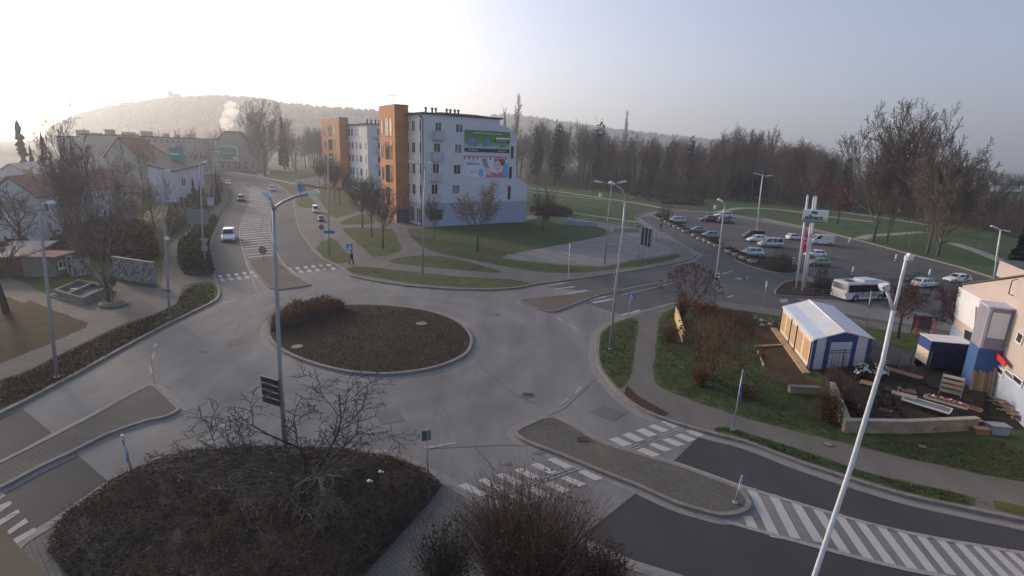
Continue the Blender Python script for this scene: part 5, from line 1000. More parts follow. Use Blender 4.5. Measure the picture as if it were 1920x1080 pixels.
wall_run('wooden_fence', [(1264, 598), (1278, 646)], [574], .12, mat('fence_timber', (.46, .33, .19), .85, .2, 3, stretch=(5, 5, .4)), 'sunlit tan timber screen beside the small red shrubs')
b = MB(); b.prism([(q.x, q.y) for q in gp([(1548, 722), (1592, 798), (1700, 800), (1832, 798), (1850, 740), (1800, 700), (1640, 690), (1545, 700)])], 0, .34); yd = b.build('yard_soil', M_yard); yd['kind'] = 'structure'
YZ = .34
def bench(label, px, L_, W_, h_, yaw, mt, name='plant_table', cat='table', rim=None):
    c = G(px[0], px[1], YZ); t = thing(name, c, label, cat, None, yaw); g = MB(); g.box(-L_ / 2, L_ / 2, -W_ / 2, W_ / 2, h_ - .05, h_); g.build('table_top', mt, t)
    if rim:
        g = MB(); g.box(-L_ / 2 - .04, L_ / 2 + .04, -W_ / 2 - .04, -W_ / 2 - .002, h_ - .07, h_ + .03); g.box(-L_ / 2 - .04, L_ / 2 + .04, W_ / 2 + .002, W_ / 2 + .04, h_ - .07, h_ + .03); g.box(-L_ / 2 - .04, -L_ / 2 - .002, -W_ / 2, W_ / 2, h_ - .07, h_ + .03); g.box(L_ / 2 + .002, L_ / 2 + .04, -W_ / 2, W_ / 2, h_ - .07, h_ + .03); g.build('rim', rim, t)
    for sx in (-1, 1):
        for sy in (-1, 1): g = MB(); x, y = sx * (L_ / 2 - .08), sy * (W_ / 2 - .06); g.box(x - .03, x + .03, y - .03, y + .03, 0, h_ - .05); g.build('leg', M_dark, t)
    return t
M_tw = mat('table_wood', (.20, .11, .06), .8, .2, 3); M_sh = mat('sheet_grey', (.10, .11, .12), .35, .2, 2)
bench('long brown wooden table standing in the planted yard', (1690, 712), 2.0, .55, .5, R(-52), M_tw)
bench('low table with a dark glass top and white rim in the yard', (1735, 768), 2.1, .75, .35, R(-48), M_sh, rim=M_lw)
bench('pale grey table left of the dark glass topped one', (1693, 752), 1.2, .6, .4, R(-38), mat('grey_board2', (.22, .22, .20), .8, .2, 2))
bench('narrow plant bench with pink and white plants right of the glass topped table', (1770, 765), 1.9, .35, .4, R(-46), M_tw, rim=mat('pale_edge', (.38, .33, .28), .8, .2, 2))
bench('narrow brown board table near the wood pile', (1805, 765), 1.6, .3, .2, R(-55), mat('dark_board', (.06, .025, .02), .8, .2, 2), rim=M_tw)
c = G(1780, 742, YZ); t = thing('plant_rack', c, 'tall stepped shelf rack standing in the yard', 'rack', None, R(-40))
for sx in (-.5, .5):
    for sy in (-.25, .25): g = MB(); g.box(sx - .02, sx + .02, sy - .02, sy + .02, 0, 1.25); g.build('post', M_galv, t)
for k in range(4): g = MB(); g.box(-.5, .5, -.27, .27, .25 + k * .3, .28 + k * .3); g.build('shelf', mat('shelf_pale', (.28, .25, .18), .8, .2, 3), t)
c = G(1820, 795, YZ); g = MB(); g.box(-.42, .42, -.2, .2, 0, .04); g.T = None; o = g.build('white_sheet', M_lw); o.location = c + Vector((0, 0, .25)); o.rotation_euler = (R(-35), R(8), R(-14)); tag(o, 'white rectangular sheet leaning at the yard wall', 'sheet')
c = G(1868, 812, KZ); t = thing('storage_chest', c, 'grey plastic chest with a pale lid at the end of the yard wall', 'chest', None, R(-6)); g = MB(); g.box(-.42, .42, -.25, .25, 0, .42); g.build('chest_body', mat('chest_grey', (.20, .25, .31), .5, .1, 2), t); g = MB(); g.box(-.48, .48, -.29, .29, .422, .5); g.build('lid', M_back, t)
c = G(1840, 813, KZ); t = thing('wooden_crate', c, 'low brown crate beside the grey chest', 'crate', None, R(-2)); g = MB(); g.box(-.42, .3, -.15, .15, 0, .3); g.build('crate_body', M_tw, t); g = MB(); g.box(-.45, .33, -.18, .18, .302, .34); g.build('rim', M_b[0], t)
# green wire fence of the yard
FP = [(1545, 700, 660), (1575, 706, 655), (1625, 700, 650), (1678, 707, 655), (1700, 712, 660), (1733, 722, 660)]
t = thing('wire_fence', G(1545, 700, KZ), 'thin dark green wire fence posts between tent and yard', 'fence'); M_gf = mat('fence_green', (.02, .045, .035), .6, .2, 2); tops = []
for x, y, yt in FP:
    q = G(x, y, KZ); z = HT(q, yt) ; g = MB(); g.tube([q, (q.x, q.y, z)], .03, 6); wb(g, 'post', M_gf, t); tops.append((q, z))
for (q, z), (q2, z2) in zip(tops, tops[1:]):
    for f in (.95, .5, .08): g = MB(); g.tube([(q.x, q.y, KZ + (z - KZ) * f), (q2.x, q2.y, KZ + (z2 - KZ) * f)], .008, 4); wb(g, 'wire', M_gf, t)
# box trailer
Nn, Ff_, Rr = V2(G(1734, 700, KZ)), V2(G(1712, 684, KZ)), V2(G(1812, 708, KZ)); t = thing('box_trailer', Nn, 'dark blue box trailer with a pale roof parked behind the yard fence', 'trailer')
ww = (Ff_ - Nn); ll = (Rr - Nn).normalized(); ll = Vector((-ww.normalized().y, ww.normalized().x, 0)) * (1 if Vector((-ww.y, ww.x, 0)).dot(ll) > 0 else -1) * .5 + ll * .5; ll.normalize(); LT = (Rr - Nn).length; zt_ = HT(Nn, 640); zb_ = KZ + .55
Q = lambda s, v, z: Nn + ll * s + ww * v + Vector((0, 0, z)); g = MB(); g.hexa([Q(0, 0, zb_), Q(LT, 0, zb_), Q(LT, 1, zb_), Q(0, 1, zb_)], [Q(0, 0, zt_ - .02), Q(LT, 0, zt_ - .02), Q(LT, 1, zt_ - .02), Q(0, 1, zt_ - .02)]); bd = wb(g, 'box_body', mat('trailer_navy', (.012, .014, .05), .6, .15, 1), t)
g = MB(); g.hexa([Q(-.03, -.03, zt_), Q(LT + .03, -.03, zt_), Q(LT + .03, 1.03, zt_), Q(-.03, 1.03, zt_)], [Q(-.03, -.03, zt_ + .05), Q(LT + .03, -.03, zt_ + .05), Q(LT + .03, 1.03, zt_ + .05), Q(-.03, 1.03, zt_ + .05)]); wb(g, 'roof', M_canv, t)
g = MB(); EA, EB = Q(0, 1, 0), Q(0, 0, 0); g.wbox(EA, EB, .05, ww.length - .05, zb_ + .05, zt_ - (zt_ - zb_) * .42, .005, .03); g.build('tail_panel', M_cream, bd); g = MB(); g.wbox(EA, EB, .05, ww.length - .05, zt_ - (zt_ - zb_) * .40, zt_ - .05, .005, .03); g.build('tail_panel', M_navy, bd)
for s in (.12, .78):
    for v in (.06, .94): g = MB(); cc = Q(LT * s, v, KZ + .3); yv = ww.normalized() * .09; g.tube([cc - yv, cc + yv], .3, 16); g.T = None; wb(g, 'wheel', M_black, t)
# bus shelter
a, c_ = V2(G(1715, 630, KZ)), V2(G(1748, 634, KZ)); t = thing('bus_shelter', a, 'small bus shelter with glass panels and red posts', 'bus shelter'); L = (c_ - a).length; z = HT(a, 592); bk2 = Vector((-(c_ - a).normalized().y, (c_ - a).normalized().x, 0)) * .9
for q in (a, c_, a + bk2, c_ + bk2): g = MB(); g.box(q.x - .03, q.x + .03, q.y - .03, q.y + .03, KZ, z); wb(g, 'post', M_redp if q in (a, c_) else M_dark, t)
g = MB(); g.prism([(v.x, v.y) for v in (a - bk2 * .2, c_ - bk2 * .2, c_ + bk2 * 1.1, a + bk2 * 1.1)], z, z + .08); wb(g, 'roof', M_glass2, t)
g = MB(); g.wbox(a + bk2, c_ + bk2, .05, L - .05, KZ + .25, z - .15, -.02, .02); wb(g, 'glass_panel', m_glass('shelter_glass', (.12, .14, .17), .1), t)
g = MB(); g.wbox(a + bk2 * .6, c_ + bk2 * .6, .1, L - .1, KZ + .4, KZ + .46, -.15, .15); wb(g, 'bench', M_tw, t)
# stone basin and round planter on the left square
c = [G(x, y, KZ) for x, y in ((103, 556), (158, 572), (208, 548), (150, 536))]; M_st = mat('basin_stone', (.15, .14, .12), .9, .25, 2); t = thing('stone_basin', c[0], 'square stepped stone basin on the left square', 'fountain')
P = [(q.x, q.y) for q in c]
for k, (ins, z0_, z1_) in enumerate([(-.35, KZ, KZ + .12), (-.18, KZ + .12, KZ + .24)]): g = MB(); g.prism(offs(P, ins), z0_, z1_); wb(g, 'step', M_st, t)
O_, I_ = offs(P, 0), offs(P, .22); g = MB()
if area(P) < 0: O_, I_ = O_[::-1], I_[::-1]
for i in range(4):
    j = (i + 1) % 4; g.hexa([(*O_[i], KZ), (*O_[j], KZ), (*I_[j], KZ), (*I_[i], KZ)], [(*O_[i], .75), (*O_[j], .75), (*I_[j], .75), (*I_[i], .75)])
wb(g, 'basin_rim', M_st, t); g = MB(); g.poly([(*q, .30) for q in I_]); wb(g, 'basin_floor', M_yard, t)
m1 = (c[0] + c[3]) / 2; m2 = (c[1] + c[2]) / 2; g = MB(); g.wbox(m1.lerp(m2, .45) + (c[3] - c[0]) * .45, m1.lerp(m2, .45) - (c[3] - c[0]) * .45, 0, (c[3] - c[0]).length * .9, .3, .72, -.1, .1); wb(g, 'divider', M_st, t)
c0 = m1.lerp(m2, .28); g = MB(); g.box(c0.x - .5, c0.x + .3, c0.y - .1, c0.y + .15, .31, .5); wb(g, 'spout_block', mat('block_pale', (.45, .42, .38), .8, .2, 3), t)
c = G(213, 572, KZ); r_ = 22 * MPP(c); t = thing('round_planter', c, 'low round grass planter with a small tree on the left square', 'planter'); g = MB(); g.cyl((0, 0), r_, 0, .22, 24); g.build('rim', M_st, t); g = MB(); g.cyl((0, 0), r_ * .82, .222, .27, 24); g.build('grass_top', M_grass, t)
# concrete planters along the car park
pl0 = None; M_tub = mat('tub_concrete', (.36, .33, .29), .9, .2, 3)
for i, (x, y) in enumerate([(1229, 409), (1235, 413), (1248, 419), (1255, 423), (1265, 427), (1273, 431), (1282, 436), (1300, 444), (1310, 450), (1321, 454), (1331, 459), (1342, 464), (1365, 475), (1378, 481), (1391, 487), (1407, 493)]):
    c = G(x + 3, y, .01)
    lbp = 'low concrete tub planter bordering the car park, number %d counted from the far bush end of its row' % (i + 1); lbp = lbp.replace('number 1 counted from', 'directly at') if i == 0 else lbp
    ordn = ['first', 'second', 'third', 'fourth', 'fifth', 'sixth', 'seventh', 'eighth', 'eighth', 'seventh', 'sixth', 'fifth', 'fourth', 'third', 'second', 'first'][i]; lbp = 'concrete tub planter bordering the car park, %s from the %s end of its row' % (ordn, 'far' if i < 8 else 'near')
    if pl0 is None:
        pl0 = thing('concrete_planter', c, lbp, 'planter', 'concrete planters bordering the car park', R(-20)); g = MB(); g.tube([(0, 0, 0), (0, 0, .15), (0, 0, .62)], [.5, .62, .78], 14); part('tub', g.mesh('tub', M_tub), pl0); g = MB()
        rr2 = random.Random(3)
        for k in range(160):
            a_ = rr2.uniform(0, 6.28); q = rr2.uniform(0, .9); l_ = rr2.uniform(.15, .4); g.tube([(q * math.cos(a_) * .7, q * math.sin(a_) * .7, .55), (q * math.cos(a_) * (1 + l_), q * math.sin(a_) * (1 + l_), .6 + l_ * (1.2 - q))], [.035, .02], 3, caps=False)
        part('shrub', g.mesh('shrub', mat('planter_shrub', (.06, .045, .03), .9, .4, 4)), pl0)
    else: dup(pl0, c, rr.uniform(0, 6), label=lbp)
# red and white marker posts
mp0 = None
for i, (x, y, lb) in enumerate([(1591, 459, 'red and white marker post in the car park near the white van'), (1678, 492, 'white marker post in the middle of the empty bays'), (1741, 522, 'white marker post behind the estate car at the bush'), (1597, 517, 'short white marker post above the bus roof'), (1486, 498, 'light blue and white marker beside the planter shrub')]):
    c = G(x, y, .01); t = thing('marker_post', c, lb, 'marker post', 'marker posts in the car park'); g = MB(); g.cyl((0, 0), .11, 0, 1.15, 8); g.build('post', M_lw, t); g = MB(); g.cyl((0, 0), .125, .35, .55, 8); g.build('band', M_redp if i in (0, 1) else M_sky, t); g = MB(); g.cyl((0, 0), .22, 0, .08, 10); g.build('foot', M_dark, t)
# lay-by bench line etc: small white bins in the park
for i, (x, y, lb) in enumerate([(1200, 374, 'small white sign post in the park left of the shrubs'), (1126, 369, 'small white board on the park lawn behind the curved lamp'), (1341, 392, 'small pale board on the lawn above the parked cars'), (503, 327, 'white box beside the big bare tree at the bend'), (489, 333, 'yellowish box at the foot of the big tree at the bend')]):
    c = G(x, y, KZ); t = thing('utility_box', c, lb, 'box'); k = MPP(c) * 5; g = MB(); g.box(-k / 2, k / 2, -k / 3, k / 3, 0, k * 1.4); g.build('cabinet', M_lw if i != 4 else M_cream, t); g = MB(); g.box(-k * .55, k * .55, -k * .4, k * .4, k * 1.402, k * 1.55); g.build('lid', M_back, t)
# corner of the building the camera stands on
P = [AT(-60, 930, 3.0), AT(0, 984, 3.0), AT(88, 1084, 3.0), AT(150, 1160, 3.0)]
t = thing('window_ledge', P[1], 'blurred tan ledge of the building in the bottom left corner', 'ledge'); g = MB(); out = Vector((-1.5, -.6, -1.2)); top = [q for q in P]; g.hexa([P[0] + out * 2, P[3] + out * 2, P[3], P[0]], [P[0] + out * 2 + Vector((0, 0, .06)), P[3] + out * 2 + Vector((0, 0, .06)), P[3] + Vector((0, 0, .06)), P[0] + Vector((0, 0, .06))]); wb(g, 'ledge_slab', mat('ledge_tan', (.42, .26, .16), .9, .08, 1), t)
g = MB(); g.hexa([P[0] + out * 2 + Vector((0, 0, -.16)), P[3] + out * 2 + Vector((0, 0, -.16)), P[3] + Vector((-.03, 0, -.16)), P[0] + Vector((-.03, 0, -.16))], [P[0] + out * 2 + Vector((0, 0, -.003)), P[3] + out * 2 + Vector((0, 0, -.003)), P[3] + Vector((-.03, 0, -.003)), P[0] + Vector((-.03, 0, -.003))]); wb(g, 'ledge_front', M_tan, t)
# ================================================================== VEGETATION
M_bark = mat('bark_grey', (.075, .064, .056), .95, .35, 1.5); M_barkd = mat('bark_dark', (.040, .032, .027), .95, .35, 1.5); M_barkl = mat('bark_pale', (.17, .15, .125), .9, .35, 1.2, stretch=(1, 1, .3))
M_tw1 = mat('twigs_brown', (.105, .076, .060), .95, .3, 1); M_tw2 = mat('twigs_reddish', (.095, .052, .042), .95, .3, 1); M_tw3 = mat('twigs_grey', (.130, .104, .088), .95, .3, 1); M_tw4 = mat('twigs_olive', (.062, .055, .032), .95, .3, 1)
M_pine = mat('conifer_needles', (.020, .033, .018), .9, .5, .6); M_hedge = mat('hedge_leaves', (.026, .036, .014), .8, .5, 1.2); M_rust = mat('rusty_leaves', (.105, .038, .018), .9, .45, 1.5); M_rust2 = mat('brown_leaves', (.070, .038, .020), .9, .45, 1.5)
M_olive = mat('bramble_leaves', (.028, .030, .014), .85, .5, 1.5); M_orng = mat('orange_foliage', (.13, .060, .022), .9, .4, 1.0)
def grow(MT, MCr, p, d, L, r, lv, P, rnd):
    ns = P['seg'][lv]; pts = [p.copy()]; rad = [r]; wig = P['wig'][lv]; up = P['up'][lv]; tp = P.get('tap', .35)
    r1 = max(P['rmin'], r * tp)
    for i in range(ns):
        d = (d + Vector((rnd.gauss(0, wig), rnd.gauss(0, wig), rnd.gauss(0, wig) + up))).normalized(); p = p + d * (L / ns); pts.append(p.copy()); rad.append(r + (r1 - r) * (i + 1) / ns)
    n = 8 if lv == 0 else (5 if lv == 1 else 3)
    (MT if lv <= P.get('trunk_lv', 0) else MCr).tube(pts, rad, n, caps=False, sm=lv < 2)
    if lv + 1 >= len(P['seg']): return
    nc = P['n'][lv]; nc = int(nc * rnd.uniform(.85, 1.15) + .5); t0 = P['t0'][lv]; az = rnd.uniform(0, 6.28)
    for k in range(nc):
        t = t0 + (1 - t0) * ((k + rnd.random()) / nc) ** P.get('tpow', .8); t = min(.995, t); x = t * ns; i = min(ns - 1, int(x)); f = x - i
        q = pts[i].lerp(pts[i + 1], f); dd = (pts[i + 1] - pts[i]).normalized(); az += 2.4 + rnd.gauss(0, .4)
        u = dd.orthogonal().normalized(); v = dd.cross(u); sd = u * math.cos(az) + v * math.sin(az); an = R(P['ang'][lv] * rnd.uniform(.7, 1.25))
        if lv == 0 and 'ang_top' in P: an = R((P['ang'][0] * (1 - t) + P['ang_top'] * (t - t0)) / (1 - t0)) * rnd.uniform(.85, 1.15)
        nd = dd * math.cos(an) + sd * math.sin(an)
        ll = L * P['len'][lv] * rnd.uniform(.75, 1.15) * (1 - P['fall'][lv] * (t - t0) / (1 - t0 + 1e-6))
        grow(MT, MCr, q, nd, ll, max(P['rmin'], (rad[i] * (1 - f) + rad[i + 1] * f) * P['rr'][lv]), lv + 1, P, rnd)
def tree_meshes(seed, P, mt, mc):
    rnd = random.Random(seed); a, b = MB(), MB(); grow(a, b, Vector((0, 0, -.1)), Vector((0, 0, 1)), P['h'], P['r'], 0, P, rnd)
    if P.get('flare'): a.tube([(0, 0, -.1), (0, 0, .25)], [P['r'] * 1.6, P['r'] * 1.02], 8)
    if P.get('tips'):
        for q in P['tips'](b, rnd): pass
    top = max(v[2] for v in b.v); wd = max(max(abs(v[0]), abs(v[1])) for v in b.v)
    return a.mesh('trunk', mt), b.mesh('crown', mc), top, wd
FOREST = dict(h=15, r=.24, seg=[7, 5, 4, 3], wig=[.03, .10, .14, .18], up=[.02, .07, .05, .02], n=[17, 8, 6], t0=[.30, .15, .1], ang=[52, 42, 42], ang_top=22, len=[.52, .42, .50], fall=[.45, .45, .3], rr=[.45, .6, .7], rmin=.022, tap=.3)
BROAD = dict(h=8, r=.45, seg=[5, 7, 5, 4, 3], wig=[.05, .11, .14, .16, .2], up=[.0, .05, .05, .03, .02], n=[11, 7, 6, 4], t0=[.32, .22, .15, .1], ang=[66, 42, 42, 42], ang_top=14, len=[1.10, .50, .46, .50], fall=[.10, .35, .3, .3], rr=[.50, .6, .66, .7], rmin=.024, tap=.36)
VASE = dict(h=3.2, r=.13, seg=[3, 6, 5, 3], wig=[.02, .07, .12, .14], up=[0, .08, .08, .03], n=[13, 12, 7], t0=[.78, .2, .1], ang=[48, 32, 40], ang_top=18, len=[1.30, .48, .42], fall=[-.1, .4, .3], rr=[.5, .55, .65], rmin=.021, tap=.45)
POPL = dict(h=20, r=.25, seg=[8, 5, 4, 3], wig=[.02, .06, .10, .12], up=[.02, .16, .08, .03], n=[34, 6, 5], t0=[.12, .15, .1], ang=[30, 25, 30], ang_top=18, len=[.26, .42, .45], fall=[.5, .4, .3], rr=[.4, .6, .7], rmin=.03, tap=.2)
GLOBE = dict(h=1.8, r=.13, seg=[3, 5, 4, 4, 3], wig=[.04, .10, .14, .18, .2], up=[0, .03, .01, -.01, -.02], n=[10, 9, 7, 4], t0=[.7, .15, .1, .1], ang=[72, 42, 45, 45], ang_top=15, len=[1.0, .48, .50, .50], fall=[0, .3, .3, .3], rr=[.5, .55, .65, .7], rmin=.010, tap=.45)
BIG = dict(h=9, r=.42, seg=[5, 9, 7, 5, 3], wig=[.03, .07, .10, .13, .16], up=[.0, .05, .07, .06, .03], n=[13, 13, 8, 5], t0=[.22, .16, .12, .1], ang=[46, 34, 36, 38], ang_top=10, len=[1.85, .42, .42, .45], fall=[-.05, .4, .35, .3], rr=[.52, .55, .62, .7], rmin=.04, tap=.30)
BIGL = dict(BIG); BIGL.update(n=[13, 11, 7, 4], rmin=.026, ang=[30, 30, 36, 38], t0=[.14, .2, .12, .1])
VARS = {}
def variants(key, P, mt, mc, seeds, scale=1):
    VARS[key] = [tree_meshes(s, P, mt, mc) for s in seeds]
variants('forest', FOREST, M_bark, M_tw1, (1, 2, 3)); variants('forest_grey', FOREST, M_barkl, M_tw3, (4, 5)); variants('forest_red', FOREST, M_barkd, M_tw2, (6,))
variants('broad', BROAD, M_barkd, M_tw1, (11, 12)); variants('broad_grey', BROAD, M_bark, M_tw3, (13,)); variants('vase', VASE, M_bark, M_tw3, (21, 22, 23)); variants('popl', POPL, M_bark, M_tw3, (31,)); variants('big', BIG, mat('bark_light', (.085, .072, .062), .95, .35, 1.5), mat('twigs_light', (.15, .118, .095), .95, .3, 1), (41, 42)); variants('bigl', BIGL, M_bark, M_tw3, (43, 44)); variants('globe', GLOBE, M_barkd, M_tw2, (51,))
def put(key, i, loc, H, label, group=None, rz=0, wk=1.0, name='bare_tree', cat='tree'):
    tm, cm, top, wd = VARS[key][i % len(VARS[key])]; s = H / top; t = thing(name, loc, label, cat, group, rz, (s * wk, s * wk, s))
    for nm, me in (('trunk', tm), ('crown', cm)): o = bpy.data.objects.new(nm, me); COL.objects.link(o); o.parent = t
    return t, wd * s * wk
def putp(key, i, bx, by, ty, label, group=None, rz=0, wpx=None, hz=KZ, **k):
    c = G(bx, by, hz); H = (HT(c, ty) - c.z) * (1.13 if key in ('big', 'bigl') else 1.04); t, wd = put(key, i, c, H, label, group, rz, **k)
    if wpx:                                             # crown half width from the picture
        kx = wpx * MPP(c) / (wd * .92); t.scale = (t.scale[0] * kx, t.scale[1] * kx, t.scale[2])
    return t
# foliage cloud: many leaf quads
def leafy(seed, blobs_, n, size, m, name='foliage', flat=.6):
    rnd = random.Random(seed); g = MB(); tot = sum(b[3] ** 2 for b in blobs_)
    for bx, by, bz, br, bh in blobs_:
        for _ in range(int(n * br * br / tot)):
            while True:
                x, y, z = rnd.uniform(-1, 1), rnd.uniform(-1, 1), rnd.uniform(-1, 1); q = math.sqrt(x * x + y * y + z * z)
                if .25 < q < 1: break
            k = (q ** .35) / q if rnd.random() < .7 else 1
            lump = 1 + .22 * math.sin(5 * x * k + bx) * math.cos(4 * y * k + by) + .12 * math.sin(9 * z * k + bz)
            c = Vector((bx + x * k * br * lump, by + y * k * br * lump, bz + z * k * bh * lump)); 
            if c.z < .02: c.z = .02 + rnd.random() * .05
            a = Vector((rnd.gauss(0, 1), rnd.gauss(0, 1), rnd.gauss(0, flat))).normalized() * size * rnd.uniform(.5, 1.3); b_ = a.cross(Vector((rnd.gauss(0, 1), rnd.gauss(0, 1), rnd.gauss(0, 1)))).normalized() * a.length * rnd.uniform(.4, .8)
            g.poly([c - a, c - b_ * .9, c + a, c + b_])
    return g
def stems(g, rnd, n, R0, R1, H, r, wig=.1, nseg=4, twig=3, cx=0, cy=0, z0=0):
    for _ in range(n):
        a = rnd.uniform(0, 6.283); q = R0 * math.sqrt(rnd.random()); p_ = Vector((cx + q * math.cos(a), cy + q * math.sin(a), z0)); a2 = a + rnd.gauss(0, .7); sp = rnd.uniform(.1, 1) * (R1 - q) / max(H, .1); d_ = Vector((math.cos(a2) * sp, math.sin(a2) * sp, 1)).normalized(); L = H * rnd.uniform(.55, 1.1)
        pts = [p_]; 
        for i in range(nseg): d_ = (d_ + Vector((rnd.gauss(0, wig), rnd.gauss(0, wig), rnd.gauss(0, wig * .5)))).normalized(); pts.append(pts[-1] + d_ * L / nseg)
        g.tube(pts, [r * (1 - .8 * i / nseg) for i in range(nseg + 1)], 3, caps=False, sm=False)
        for _t in range(twig):
            i = rnd.randint(1, nseg - 1); q_ = pts[i].lerp(pts[i + 1], rnd.random()); dd = (d_ + Vector((rnd.gauss(0, .7), rnd.gauss(0, .7), rnd.gauss(0, .4)))).normalized(); g.tube([q_, q_ + dd * L * rnd.uniform(.12, .3)], [r * .4, r * .15], 3, caps=False, sm=False)
def bush(name, px, ytop, wpx, label, m_leaf, m_stem, n=1500, size=.08, seed=1, hz=KZ, cat='bush', ns=120, group=None, dens=1, stemr=.012):
    c = G(px[0], px[1], hz); H = HT(c, ytop) - hz; Rr_ = wpx * MPP(c) / 2; t = thing(name, c, label, cat, group); rnd = random.Random(seed)
    g = MB(); stems(g, rnd, ns, Rr_ * .35, Rr_ * 1.0, H * 1.0, stemr); g.build('stems', m_stem, t)
    if n:
        bl = [(0, 0, H * .5, Rr_ * .85, H * .5)] + [(Rr_ * .5 * math.cos(k * 1.26 + seed), Rr_ * .5 * math.sin(k * 1.26 + seed), H * (.4 + .2 * ((k * 7 + seed) % 3) / 2), Rr_ * .5, H * .4) for k in range(5)]
        leafy(seed, bl, n, size, m_leaf).build('foliage', m_leaf, t)
    return t
rnd = random.Random(99)
# --- street trees before the apartment blocks
ST = [(718, 466, 350, 42, 'small bare tree standing nearest on the middle lawn in front of the orange tower'), (697, 444, 330, 34, 'small bare tree in the middle of the row before the orange tower'), (680, 427, 325, 30, 'small bare tree at the back of the row before the orange tower'), (895, 472, 340, 48, 'spreading bare tree before the bluish shaded gable'), (814, 448, 372, 20, 'very small young tree beside the gable corner'), (1017, 433, 352, 27, 'slim bare tree just right of the gable end'), (638, 384, 300, 22, 'bare tree right of the lamp pole before the farther block'), (628, 376, 298, 20, 'bare tree in front of the left tower of the farther block'), (613, 360, 290, 18, 'bare tree at the left end of the row before the farther block'), (600, 352, 296, 14, 'small bare tree at the upper lawn edge left of the farther block')]
for i, (bx, by, ty, wp, lb) in enumerate(ST): putp('vase', i, bx, by, ty, lb, 'young bare trees round the apartment blocks', rz=i * 1.3, wpx=wp * 1.15)
putp('globe', 0, 1058 - 40, 425, 395, 'low bare shrub tree at the ramp wall', wpx=14)
# --- large bare tree at the bend, left trees
putp('big', 0, 497, 331, 199, 'huge spreading bare tree at the bend of the upper road', rz=.6, wpx=58)
GL = 'tall bare trees on the left garden side'
putp('bigl', 1, 205, 570, 222, 'tall many stemmed bare tree growing behind the stone basin', GL, rz=2.0, wpx=78)
putp('bigl', 0, 150, 505, 250, 'tall bare tree behind the short graffiti wall', GL, rz=4.0, wpx=55)
putp('broad', 1, 12, 585, 300, 'dense bare tree at the left edge of the picture', GL, rz=1.0, wpx=100)
putp('broad', 0, 40, 470, 345, 'reddish bare tree before the pale grey house', GL, rz=3.0, wpx=60)
for x, y, ty, wp, lb in [(262, 470, 345, 40, 'bare brown tree behind the long graffiti wall'), (235, 445, 330, 34, 'bare brown tree left of the tan house'), (290, 430, 330, 30, 'bare tree in front of the tan house'), (150, 400, 262, 30, 'bare tree above the faded red roof'), (230, 372, 290, 30, 'bare tree rising beside the bright red roof'), (365, 342, 280, 22, 'bare tree in front of the long beige block'), (385, 338, 285, 20, 'bare tree at the right end of the long beige block'), (318, 400, 330, 22, 'bare brown tree between the houses and the path'), (345, 352, 262, 22, 'hazy bare tree before the middle of the long beige block'), (295, 365, 268, 24, 'hazy bare tree above the bright red tiled roof'), (272, 372, 262, 22, 'hazy bare tree left of the bright red tiled roof'), (398, 335, 262, 18, 'hazy bare tree at the corner of the dark roofed house')]:
    putp('broad' if wp > 25 else 'forest', x, x, y, ty, lb, GL, rz=x, wpx=wp)
# conifers
def conifer(px, base_y, ytop, wpx, label, depth=None, group='conifers on the left skyline', seed=1, ragged=.3, columns=False):
    c = AT(px, base_y, depth); c.z = 0; H = HT(c, ytop); Rr_ = wpx * MPP(c) / 2; t = thing('conifer', c, label, 'tree', group); rr_ = random.Random(seed)
    g = MB(); g.tube([(0, 0, 0), (0, 0, H * .95)], [Rr_ * .12, .03], 6); g.build('trunk', M_barkd, t); g = MB(); nt_ = 26
    for k in range(nt_):
        f = k / nt_; z = H * (.12 + .86 * f); rad = Rr_ * ((1 - f) ** .8 if not columns else (.35 + .65 * (1 - f))) * rr_.uniform(1 - ragged, 1 + ragged)
        for j in range(11):
            a = j * .571 + k * 1.7 + rr_.uniform(-.2, .2); q = rad * rr_.uniform(.6, 1.1); dr = H * .035; wv = q * .28 + .05
            P0 = Vector((0, 0, z)); P1 = Vector((q * math.cos(a), q * math.sin(a), z - dr * rr_.uniform(.3, 1.6))); s_ = Vector((-math.sin(a), math.cos(a), 0)) * wv; m_ = P0.lerp(P1, .6)
            g.poly([P0, m_ - s_ + Vector((0, 0, .1)), P1, m_ + s_ + Vector((0, 0, .1))]); g.poly([P0 + Vector((0, 0, dr)), m_ + Vector((0, 0, -dr)), P1, m_ + Vector((0, 0, dr * .8))])
    g.build('crown', M_pine, t); return t
conifer(50, 330, 219, 20, 'tall thin ragged spruce on the left skyline', 140, seed=3, ragged=.6, columns=True)
conifer(90, 330, 244, 28, 'broad dark spruce right of the thin ragged one', 150, seed=4)
conifer(66, 335, 268, 20, 'short spruce between the thin ragged one and the broad one', 150, seed=5); conifer(123, 330, 264, 20, 'small pointed spruce left of the many stemmed tree', 155, seed=6); conifer(142, 330, 262, 18, 'small pointed spruce partly behind the many stemmed tree', 160, seed=7)
conifer(534, 320, 212, 26, 'dark spruce directly right of the huge bare tree', 290, seed=8, group='conifers at the bend'); conifer(365, 378, 330, 16, 'small dark spruce before the lilac building', 105, seed=9, group='conifers at the bend'); conifer(378, 380, 336, 12, 'narrow dark spruce at the corner of the lilac building', 104, seed=10, group='conifers at the bend'); conifer(406, 375, 322, 17, 'dense dark conifer beside the upper path', 118, seed=11, group='conifers at the bend', columns=True)
